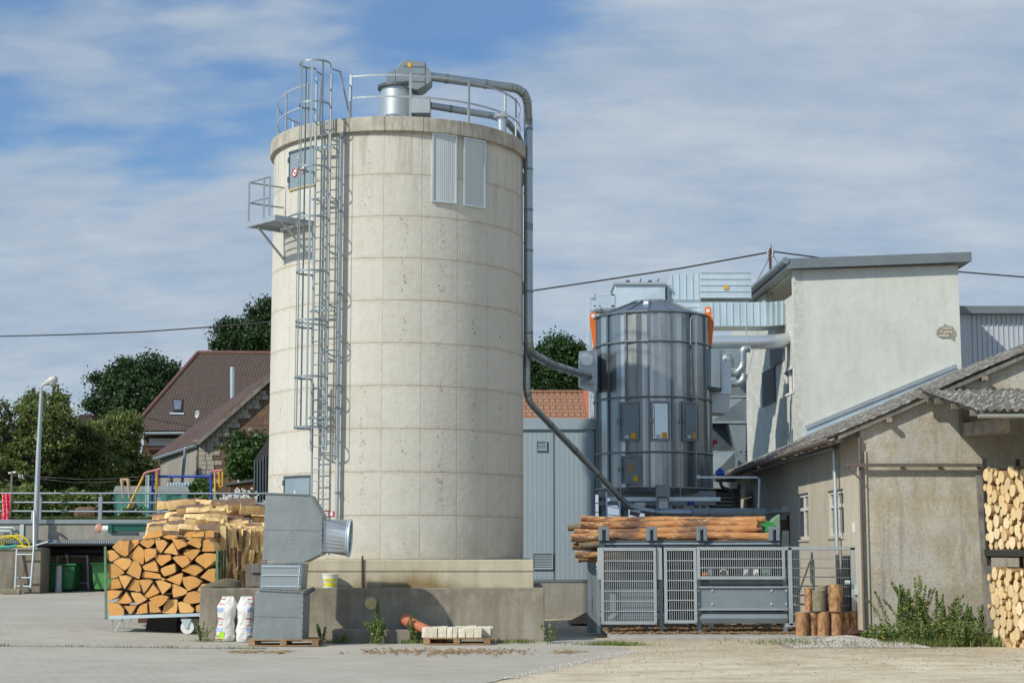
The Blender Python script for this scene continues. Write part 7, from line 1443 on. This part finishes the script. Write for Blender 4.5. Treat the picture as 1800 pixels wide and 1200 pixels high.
q = MB(); c = at(346, 728, 87.2); q.tube([c, c+Vector((.06, .05, .0))], .20, 18); q.build('satellite_dish', M['plabel'], oh)
q = MB(); bx2(q, 262, 310, 770, 784, 88.9, .5); q.build('balcony_awning', M['white'], oh); q = MB(); bx2(q, 250, 290, 783, 803, 88.7, .1); q.build('balcony_boards', M['rust'], oh)
bn = root('rubble_barn', tuple(at(400, 850, 74)), 'old barn with a rubble gable, stepped block edge and long brown roof slope', 'barn')
GYb = 74.0
q = MB(); P = [at(x, y, GYb) for x, y in ((344, 900), (347, 776), (400, 722), (440, 690), (482, 648), (560, 600), (560, 900))]; q.prism(P, (0, .4, 0)); q.build('gable_wall', M['rubble'], bn)
bA, bB = at(262, 806, 84), at(347, 766, GYb+.1)
q = MB(); q.prism([at(345, 900, GYb+.1), at(346, 772, GYb+.1), at(282, 806, 83), at(282, 900, 83)], (.3, .0, 0)); q.build('side_wall', M['blockwall'], bn)
# roof: eave line near->far, up to the ridge
n0, n1 = at(346, 780, GYb-.3), at(484, 656, GYb-.3); f0, f1 = at(262, 806, 84), at(420, 690, 86)
q = MB(); q.prism([at(347, 775, GYb-.3), at(500, 639, GYb-.3), at(425, 686, 84), at(265, 803, 84)], (0, 0, -.14)); q.build('roof', M['barntile'], bn)
q = MB(); a_, b_ = at(347, 775, GYb-.35), at(500, 639, GYb-.35); q.bar(a_-Vector((0, 0, .12)), b_-Vector((0, 0, .12)), .08, .16); q.build('verge', M['timber'], bn)
q = MB(); q.tube([at(344, 783, GYb-.1), at(266, 808, 84)], .09, 8); q.build('gutter', M['gsteel'], bn); q = MB(); q.tube(fillet([at(330, 789, GYb-.2), at(326, 786, GYb-.2), at(320, 850, GYb-.2)], .1), .07, 8); q.build('downpipe', M['gsteel'], bn)
blk = MB(); R.seed(3); py = 686.0; k = 0
while py < 862:
    xv = 347+max(0, (776-py))*1.055+2; nb = 3 if k % 2 else 2; xx = xv
    for j in range(nb if py < 850 else 1):
        w = R.uniform(11, 15); c = at(xx+w/2, py+4, GYb-.01); blk.obox(c, (w*GYb/F/2-.015, 0, 0), (0, R.uniform(.012, .03), 0), (0, 0, .095)); xx += w
    py += 8.2; k += 1
blk.build('block_edging', M['cblk2'], bn)
sm_ = root('distant_house', tuple(at(160, 760, 120)), 'distant red roofed house glimpsed between the trees', 'house'); q = MB(); q.prism([at(x, y, 120) for x, y in ((140, 728), (160, 728), (168, 745), (132, 745))], (0, 4, 0)); q.build('roof', M['oldtile'], sm_); q = MB(); bx2(q, 136, 166, 745, 790, 120, 6); q.build('wall', M['blockwall'], sm_); q = MB(); bx2(q, 157, 164, 738, 746, 119.9, .1); q.build('window', M['glass'], sm_)
q = MB(); q.prism([at(x, y, 110) for x, y in ((165, 756), (182, 740), (200, 752), (200, 770), (165, 770))], (0, 5, 0)); tag(q.build('distant_roof', M['newtile'], loc=tuple(at(180, 770, 110))), 'scrap of orange roof far behind the garden trees', 'roof')
q = MB(); bx2(q, 128, 168, 890, 912, 64.5, .8); tag(q.build('garden_boulder', M['rubble'], loc=tuple(at(148, 912, 64.5)), bevel=.2), 'brown garden boulder in shade under the fruit trees', 'boulder')
# ------------------------------------------------------------------ overhead cables and roof mast
mp_ = root('roof_mast', tuple(at(1354, 485, 64)), 'roof mast with insulators and stay wires on the tower building', 'mast')
q = MB(); q.tube([at(1354.5, 480, 64), at(1353.5, 436, 64)], .055, 10); q.build('pole', M['rust'], mp_); q = MB()
for dx, dy in ((-4, 443), (5, 443), (-3, 438), (4, 449), (-4, 452), (0, 434)): P0 = at(1354, dy+2, 64); P1 = at(1354+dx, dy, 64); q.tube([P0, P1], .025, 5); q.tube([P1-Vector((0, 0, .06)), P1+Vector((0, 0, .10))], [.07, .045], 8)
q.build('insulators', M['gsteel'], mp_); q = MB(); q.tube([at(1353, 453, 64), at(1331, 493, 64)], .012, 5); q.tube([at(1355, 440, 64), at(1372, 472, 64)], .012, 5); q.build('stay_wires', M['cable'], mp_)
def cab(pts, Y0, Y1, r, lab): q = MB(); n = len(pts)-1; q.tube([at(x, y, Y0+(Y1-Y0)*i/n) for i, (x, y) in enumerate(pts)], r, 6); tag(q.build('overhead_cable', M['cable'], loc=tuple(at(*pts[0], Y0)), smooth=True), lab, 'cable')
cab([(-150, 594), (0, 591), (120, 588), (250, 583), (380, 574), (520, 562), (700, 545), (850, 525), (942, 510), (1050, 494), (1200, 471), (1348, 444)], 90, 64, .035, 'overhead cable running from the left edge behind the silo to the roof mast'); cab([(1358, 442), (1440, 453), (1560, 466), (1690, 478), (1800, 487), (1950, 500)], 64, 66, .03, 'overhead cable running from the roof mast to the right edge')
# ------------------------------------------------------------------ vegetation
def leaves(centers, size, rng, flat=.35):
    n = len(centers); c = centers; d = rng.normal(size=(n, 3)); d /= np.linalg.norm(d, axis=1)[:, None]; u = rng.normal(size=(n, 3)); u -= (u*d).sum(1)[:, None]*d; u /= np.linalg.norm(u, axis=1)[:, None]
    s = size*rng.uniform(.6, 1.35, n)[:, None]; a = u*s; b = np.cross(d, u)*s*.55
    v = np.stack([c-a, c+b*.9+a*.1, c+a, c-b*.9+a*.1], 1).reshape(-1, 3); return v
def leafmesh(name, centers, size, m, parent, rng, loc):
    v = leaves(centers, size, rng)-np.array(loc); n = len(centers); me = bpy.data.meshes.new(name); me.vertices.add(4*n); me.vertices.foreach_set('co', v.astype(np.float32).ravel()); me.loops.add(4*n); me.loops.foreach_set('vertex_index', np.arange(4*n, dtype=np.int32)); me.polygons.add(n); me.polygons.foreach_set('loop_start', np.arange(0, 4*n, 4, dtype=np.int32)); me.update(); me.materials.append(m)
    o = bpy.data.objects.new(name, me); SC.collection.objects.link(o)
    if parent is not None: o.parent = parent
    else: o.location = loc
    return o
def crown_pts(blobs, n, rng, clump, per=64):
    vols = np.array([b[3]*b[4]*b[5] for b in blobs])**.75; pr = vols/vols.sum(); out = []
    nc = n//per
    idx = rng.choice(len(blobs), nc, p=pr); bl = np.array(blobs)[idx]; d = rng.normal(size=(nc, 3)); d /= np.linalg.norm(d, axis=1)[:, None]; rad = rng.uniform(.35, 1.0, nc)**.45*rng.uniform(.85, 1.12, nc)
    cc = bl[:, :3]+d*bl[:, 3:6]*rad[:, None]; k = rng.normal(size=(nc, per, 3))*clump*rng.uniform(.5, 1.3, (nc, 1, 1)); k[:, :, 2] *= .7; return (cc[:, None, :]+k).reshape(-1, 3)
def tree(name, blobs_px, Y, zbase, trunk_px, leafm, n, size, clump, label, dep=.8, group=None, seed=1, cat='tree'):
    rng = np.random.default_rng(seed); rr = random.Random(seed); blobs = []
    for i, (px, py, rx, ry) in enumerate(blobs_px): c = at(px, py, Y); sc_ = Y/F; blobs.append((c.x, Y+rr.uniform(-.5, .5)*rx*sc_*dep, c.z, rx*sc_, rx*sc_*dep, ry*sc_))
    for b in list(blobs):
        for _ in range(3): a = rr.uniform(-.4, pi+.4); k_ = rr.uniform(.95, 1.25); f_ = rr.uniform(.16, .32); blobs.append((b[0]+cos(a)*b[3]*k_, b[1]+rr.uniform(-.4, .4)*b[4], b[2]+sin(a)*b[5]*k_, b[3]*f_, b[4]*f_, b[5]*f_))
    bx = at(trunk_px, 900, Y).x; r_ = root(name, (bx, Y, zbase), label, cat, group)
    zt = max(b[2] for b in blobs); tr_ = .035*(zt-zbase)**.9+.05; q = MB(); zc = min(b[2] for b in blobs); mid = Vector((bx+.15, Y, zbase+(zc-zbase)*.7+.3)); q.tube([Vector((bx, Y, zbase-.2)), Vector((bx+.05, Y, zbase+.4)), mid, Vector((bx, Y, (zt+zc)/2))], [tr_*1.35, tr_, tr_*.8, tr_*.3], 10)
    q.build('trunk', M['bark'], r_, smooth=True); q = MB()
    for b in blobs:
        c = Vector(b[:3]); st = mid+Vector((rr.uniform(-.1, .1), 0, rr.uniform(-.3, .5))); m2 = (st+c)/2+Vector((rr.uniform(-.2, .2), rr.uniform(-.2, .2), .15*b[5])); q.tube([st, m2, c], [tr_*.5, tr_*.3, tr_*.12], 6)
        for _ in range(4): e = c+Vector((rr.uniform(-1, 1)*b[3], rr.uniform(-1, 1)*b[4], rr.uniform(-.2, 1)*b[5]))*.85; q.tube([m2, (m2+e)/2+Vector((0, 0, .1)), e], [tr_*.2, tr_*.13, tr_*.04], 5)
    q.build('limbs', M['bark'], r_, smooth=True)
    leafmesh('crown', crown_pts(blobs, n, rng, clump), size, leafm, r_, rng, (bx, Y, zbase)); return r_
G3 = 3.06
tree('fruit_tree', [(10, 760, 45, 50), (50, 790, 50, 60), (20, 840, 45, 45), (75, 730, 28, 28), (55, 705, 10, 22), (95, 700, 8, 18), (108, 703, 12, 8), (90, 780, 38, 45), (-20, 740, 30, 40)], 68, G3, 45, M['leafo'], 20000, .08, .17, 'loose fruit tree with thin twigs above the street lamp foot at the left edge', seed=2)
tree('fruit_tree', [(140, 790, 48, 50), (120, 760, 32, 34), (170, 830, 45, 40), (110, 840, 40, 38), (160, 765, 22, 20), (95, 850, 40, 35)], 70, G3, 135, M['leafo'], 18000, .08, .17, 'rounded fruit tree in the middle of the garden behind the washing line', seed=3)
tree('fruit_tree', [(212, 770, 36, 42), (228, 750, 18, 25), (200, 740, 16, 18), (215, 815, 42, 36), (245, 830, 26, 30), (190, 800, 30, 36), (238, 850, 25, 22)], 72, G3, 215, M['leafo'], 16000, .08, .17, 'upright fruit tree right of the others in front of the brown house roof', seed=4)
tree('oak_tree', [(230, 672, 40, 30), (270, 655, 34, 25), (190, 690, 30, 28), (210, 710, 45, 28), (165, 712, 18, 14), (295, 660, 22, 22), (255, 700, 50, 30), (200, 662, 16, 14), (270, 635, 14, 10), (215, 645, 16, 12)], 125, 3, 230, M['leafd'], 26000, .14, .36, 'dark dense oak behind the brown roof on the left', seed=5)
tree('oak_tree', [(430, 590, 38, 26), (462, 560, 26, 28), (400, 590, 18, 20), (450, 600, 45, 24), (405, 572, 12, 10), (470, 535, 12, 12), (392, 610, 16, 12)], 130, 3, 440, M['leafd'], 19000, .14, .36, 'dark oak rising above the brown roof ridge beside the silo', seed=6)
tree('broadleaf_tree', [(975, 630, 38, 32), (945, 640, 28, 30), (1005, 650, 30, 28), (970, 665, 45, 26), (990, 612, 22, 16), (940, 672, 30, 22), (1025, 665, 20, 22)], 100, 2, 975, M['leafb2'], 22000, .115, .28, 'round green tree seen between silo and dryer', seed=7)
tree('young_tree', [(438, 800, 26, 24), (425, 775, 12, 14), (455, 785, 16, 20), (430, 825, 24, 16), (405, 790, 10, 12), (462, 815, 14, 16)], 71.5, G3, 440, M['leafb'], 6500, .10, .20, 'light green young tree in front of the rubble gable', seed=8)
for i, (px, py, rx, ry, Y, n, lab, m) in enumerate(((150, 880, 60, 22, 65.5, 5500, 'dense dark green bush under the fruit trees behind the railing', 'leafo'), (40, 880, 55, 28, 66, 6000, 'dark leafy bush at the far left behind the railing', 'leafo'), (365, 884, 26, 24, 65, 4500, 'green bush between the tarpaulin and the orange shed', 'leafb'), (345, 862, 18, 12, 67, 1500, 'small bush peeking over the grey tarpaulin cover', 'leafb'), (455, 898, 12, 14, 61.6, 1200, 'small bright bush beside the dark screen', 'leafb'), (225, 905, 9, 6, 60.2, 700, 'tiny round bright green shrub left of the swing leg', 'leafb'), (238, 903, 6, 9, 60.0, 500, 'tiny pointed bright green shrub near the swing', 'leafb'))):
    rng = np.random.default_rng(40+i); c = at(px, py, Y); s_ = Y/F; loc = (c.x, Y, G3); r_ = root('garden_bush', loc, lab, 'bush'); q = MB()
    for k in range(5): q.tube([(c.x+rng.uniform(-.1, .1), Y, G3-.1), (c.x+rng.uniform(-.8, .8)*rx*s_, Y, c.z)], [.03, .012], 5)
    q.build('stems', M['bark'], r_); bl = [(c.x+rng.uniform(-.5, .5)*rx*s_, Y, c.z+rng.uniform(-.3, .3)*ry*s_, rx*s_*.6, rx*s_*.4, ry*s_*.75) for _ in range(6)]; leafmesh('foliage', crown_pts(bl, n, rng, .12), .085, M[m], r_, rng, loc)
# daisies
rng = np.random.default_rng(77); c = at(420, 893, 60.6); r_ = root('daisy_bush', tuple(c-Vector((0, 0, .4))), 'bush of white daisies behind the railing', 'flower bush'); loc = r_.location
bl = [(at(x, y, 60.6).x, 60.6, at(x, y, 60.6).z, .4, .3, .35) for x, y in ((400, 897), (412, 890), (424, 887), (436, 893))]; leafmesh('foliage', crown_pts(bl, 2200, rng, .1), .06, M['leafb'], r_, rng, loc)
P_ = crown_pts([(b[0], b[1]-.12, b[2]+.12, b[3]*.9, b[4], b[5]) for b in bl], 620, rng, .16, 5); q = MB()
for p in P_[:560]:
    p = Vector(p); a = R.uniform(-.4, .4); r0 = .045; q.add([p+Vector((r0*cos(t), -.02*sin(t*2), r0*sin(t))) for t in [2*pi*k/6 for k in range(6)]], [tuple(range(6))])
q.build('blossoms', M['white'], r_, fixn=False)
# terrace grass edge as stuff
def grasspatch(name, n, fn, h, label, mm='grass', loc=(0, 0, 0), w=.012, seed=1, cat='grass'):
    rng = np.random.default_rng(seed); v = []; 
    P = np.array([fn(rng) for _ in range(n)]); a = rng.uniform(0, 2*pi, n); hh = h*rng.uniform(.4, 1.2, n); lean = rng.normal(0, .45, (n, 2))*hh[:, None]
    d = np.stack([np.cos(a), np.sin(a), np.zeros(n)], 1)*w; tip = P+np.concatenate([lean, hh[:, None]], 1); mid = P+np.concatenate([lean*.35, hh[:, None]*.55], 1)
    V = np.stack([P-d, P+d, mid+d*.8, mid-d*.8, tip], 1).reshape(-1, 3)-np.array(loc); me = bpy.data.meshes.new(name); F_ = []
    me.from_pydata(V.tolist(), [], [f for i in range(n) for f in ((5*i, 5*i+1, 5*i+2, 5*i+3), (5*i+3, 5*i+2, 5*i+4))]); me.materials.append(M[mm]); o = bpy.data.objects.new(name, me); SC.collection.objects.link(o); o.location = loc
    return tag(o, label, cat, kind='stuff')
xl_, xr_ = at(-30, 900, 59).x, at(470, 900, 59).x
grasspatch('terrace_grass', 14000, lambda r: (r.uniform(xl_, xr_), 58.5+r.uniform(0, 1)**1.5*5, G3), .16, 'green grass strip along the terrace edge', w=.02)
# weeds
def weedplant(x, y, z, h, n, lab, seed, leafs=900, ls=.035, spread=.3, grp=None, mm='weed', flowers=0, droop=.3):
    rr = random.Random(seed); rng = np.random.default_rng(seed); r_ = root('weed_plant', (x, y, z), lab, 'plant', grp); q = MB(); C_ = []
    for i in range(n):
        a = rr.uniform(0, 2*pi); hh = h*rr.uniform(.55, 1.0); sp_ = spread*rr.uniform(.2, 1); lean = rr.uniform(.4, 1.2); p0 = Vector((x+cos(a)*sp_*.35, y+sin(a)*sp_*.25, z)); p2 = p0+Vector((cos(a)*sp_*lean, sin(a)*sp_*.6*lean, hh)); p1 = (p0+p2)/2+Vector((-cos(a)*sp_*.2, 0, hh*.12)); P = bez(p0, p1, p2, 7); q.tube(P, [.007*(1-.75*k/7) for k in range(8)], 4, cap=False)
        m_ = leafs//n
        for k in range(m_): t = rr.uniform(.08, 1)**.8; j = min(6, int(t*7)); p = P[j].lerp(P[j+1], t*7-j if t < 1 else 1); rad = (.09*(1-t)+.015)*min(1, h)*rr.uniform(.3, 1); b_ = rr.uniform(0, 6.28); C_.append(p+Vector((cos(b_)*rad, sin(b_)*rad, rr.uniform(-.03, .03))))
    q.build('stems', M[mm], r_, fixn=False); leafmesh('leaves', np.array([tuple(c) for c in C_]), ls, M[mm], r_, rng, (x, y, z))
    if flowers:
        q = MB()
        for _ in range(flowers): c = rr.choice(C_); q.tube([c+Vector((0, -.05, 0)), c+Vector((0, -.06, .012))], .016, 6)
        q.build('flowers', M['yellow'], r_)
wp = [(1578, 1148, 37.4, 1.2, 6, 'leftmost tall wispy weed against the hut front wall'), (1612, 1150, 37.2, 1.5, 6, 'tallest leaning weed left of centre at the hut wall'), (1650, 1150, 37.0, 1.15, 6, 'bushy weed in the middle of the clump at the hut wall'), (1688, 1152, 36.9, .85, 8, 'bushy weed right of centre in the clump at the hut wall'), (1722, 1152, 36.7, .95, 8, 'low dense weed beside the log rack'), (1565, 1156, 36.2, .5, 9, 'low leafy weed at the left front of the clump'), (1625, 1158, 36.0, .55, 10, 'low leafy weed at the front middle of the clump'), (1690, 1160, 35.9, .6, 10, 'low leafy weed at the front right of the clump')]
for i, (px, py, Y, h, n, lab) in enumerate(wp): x = at(px, py, Y).x; weedplant(x, Y, 0, h, n*3, lab, 100+i, 2300, .030, .62, flowers=9)
weedplant(at(662, 1125, 36.7).x, 36.75, .02, 1.35, 2, 'single tall spindly weed in front of the round cover', 201, 500, .03, .06)
weedplant(at(664, 1130, 36.5).x, 36.6, .02, .62, 10, 'leafy weed at the foot of the concrete block', 202, 800, .038, .3)
weedplant(at(598, 1130, 36.6).x, 36.7, .02, .25, 6, 'tiny weed at the left end of the concrete block', 203, 220, .03, .2)
weedplant(at(730, 1125, 36.9).x, 37.0, .02, .62, 8, 'weed growing between concrete block and stone pallet', 204, 520, .035, .22)
weedplant(at(565, 1112, 37.2).x, 37.2, .02, .42, 5, 'small weed behind the pallet of the grey duct', 205, 260, .035, .18)
weedplant(at(356, 1112, 37.1).x, 37.1, gz(-7, 37), .45, 9, 'thin weed at the left end of the low wall', 206, 300, .026, .22)
weedplant(at(968, 1120, 36.9).x, 36.9, 0, .55, 8, 'spindly weed at the right corner of the low wall', 207, 300, .026, .25, flowers=6)
weedplant(at(1530, 1130, 37.0).x, 37.2, 0, .28, 7, 'broad-leaved dock plant at the foot of the hut corner', 208, 90, .085, .2)
def gp(x0, x1, Y0, Y1): return lambda r: (at(r.uniform(x0, x1), 1130, (Y0+Y1)/2).x, r.uniform(Y0, Y1), .0)
def blob(cx, cy, Y0, Y1, sx):
    return lambda r: (at(cx+r.normal()*sx, 1130, (Y0+Y1)/2).x, r.uniform(Y0, Y1), .0)
grasspatch('wall_grass', 9000, lambda r: (at(r.uniform(1545, 1752), 1140, 36.3).x, 35.6+r.uniform(0, 1)**.6*2.0, 0), .22, 'lush grass at the foot of the weeds along the hut wall', w=.009, seed=3)
grasspatch('corner_grass', 600, lambda r: (2.2+r.normal()*.35, 36.1+abs(r.normal())*.3, 0), .10, 'grass tufts at the right corner of the low wall', w=.008, seed=4)
grasspatch('mound_grass', 1500, lambda r: (7.2+r.normal()*1.0, 36.3+r.normal()*.5, .05), .09, 'sparse grass growing in the gravel mound', w=.008, seed=5)
grasspatch('joint_grass', 1300, lambda r: (at(r.choice([360, 590, 660, 720, 880, 920, 750])+r.normal()*12, 1130, 36.9).x, 36.75+r.uniform(0, .5), .02), .09, 'small grass tufts along the foot of the low wall', w=.007, seed=6)
# gravel mound, bark litter, straw, sawdust pile
def scatter(name, n, fn, size, m, label, cat, seed, fl=.35):
    rng = np.random.default_rng(seed); V = []; Fc = []; 
    for i in range(n):
        x, y, z = fn(rng); s = size*rng.uniform(.4, 1.5); a = rng.uniform(0, pi); asp = rng.uniform(.35, 1); cs, sn = cos(a), sin(a); b = len(V); tl = rng.uniform(-.4, .4)*s
        for (u, v) in ((-1, -asp), (1, -asp*.7), (.8, asp), (-.9, asp*.8)): V.append((x+(u*cs-v*sn)*s, y+(u*sn+v*cs)*s, z+u*tl*.3))
        V.append((x, y, z+s*fl*1.4)); Fc += [(b, b+1, b+4), (b+1, b+2, b+4), (b+2, b+3, b+4), (b+3, b, b+4)]
    me = bpy.data.meshes.new(name); me.from_pydata(V, [], Fc); me.materials.append(m); o = bpy.data.objects.new(name, me); SC.collection.objects.link(o); return tag(o, label, cat, kind='stuff')
q = MB()
def mound(u, v): x = 5.8+3.2*u; y = 35.2+2.4*v; return (x, y, .16*max(0, sin(pi*u))*max(0, sin(pi*v))*(1+.2*sin(u*17))-.005)
q.grid(mound, 24, 16); struct(q.build('gravel_bank', M['gravelm'], loc=(0, 0, 0), smooth=True))
def mf(r): u, v = r.uniform(.05, .95), r.uniform(.05, .95); p = mound(u, v); return p
scatter('gravel', 5200, mf, .022, M['stone'], 'pale gravel heaped in front of the slab kerb', 'gravel', 11, .7)
scatter('bark_litter', 4200, lambda r: (r.uniform(2.3, 7.2), 39.2+r.uniform(0, 1)*4.6, .095+r.uniform(0, .03)), .055, M['litter'], 'bark and wood litter lying under the log deck', 'bark litter', 12)
scatter('dropped_bark', 420, lambda r: (at(r.uniform(640, 920), 1150, 33.5).x+r.normal()*.2, 33.7+r.normal()*.5, .022), .035, M['litter'], 'streak of bark crumbs on the paving before the stone pallet', 'bark litter', 13)
scatter('straw_bits', 420, lambda r: (at(r.choice([485, 430, 250, 800, 1000])+r.normal()*14, 1150, 33.8).x, 33.8+r.normal()*.25, .02), .05, M['straw'], 'loose straw bits on the paving', 'straw', 14, .1)
scatter('pebbles', 2600, lambda r: (r.uniform(1.5, 13), 25+r.uniform(0, 1)**.7*12.5, .0), .011, M['stone'], 'small pebbles strewn over the dirt yard', 'pebbles', 15, .7)
q = MB(); q.grid(lambda u, v: (1.6+2.2*u, 45.5+2.5*v, .05+.42*sin(pi*u)*sin(pi*v)), 14, 12); tag(q.build('sawdust_heap', M['sawdust'], loc=(1.6, 45.5, .05), smooth=True), 'low brown sawdust heap beside the blue shed', 'heap')
# lamp on roof of cables etc: stain plate on plinth

rng = np.random.default_rng(90); hx0, hx1 = at(-70, 900, 79).x, at(262, 900, 79).x; hr = root('garden_hedge', ((hx0+hx1)/2, 79, G3), 'tall dark hedge closing off the garden behind the fruit trees', 'hedge'); q = MB()
for i in range(14): x = hx0+(hx1-hx0)*(i+.5)/14; q.tube([(x, 79, G3-.1), (x+.1, 79, G3+1.5), (x, 79, G3+2.6)], [.07, .05, .02], 6)
q.build('trunks', M['bark'], hr); C_ = np.stack([rng.uniform(hx0, hx1, 26000), 79+rng.normal(0, .45, 26000), G3+rng.uniform(0, 1, 26000)**.8*3.1], 1); C_[:, 2] += .3*np.sin(C_[:, 0]*2.1); leafmesh('foliage', C_, .11, M['leafd'], hr, rng, tuple(hr.location))

scatter('edge_grit', 1300, lambda r: (lambda y: (2.45*(1-(34.2-y)/7.0)+r.normal()*.12, y, .004))(r.uniform(27, 34.2)), .016, M['stone'], 'loose grit scattered along the edge between paving and dirt', 'grit', 21, .6)
scatter('yard_chips', 1300, lambda r: (r.uniform(1.2, 12), 26.5+10.5*r.uniform(0, 1)**.6, .0), .016, M['litter'], 'wood crumbs trodden into the dirt yard', 'wood crumbs', 22, .3)

grasspatch('drain_grass', 260, lambda r: (lambda k: (-11.6+k*.5, 34.35+k*.035+r.normal()*.05, gz(-11.6+k*.5, 34.4)+.005))(r.choice([2.2, 5.1, 7.4, 9.0, 11.3, 12.4])+r.normal()*.5), .07, 'tiny grass growing out of the drain joint in the paving', w=.006, seed=31)
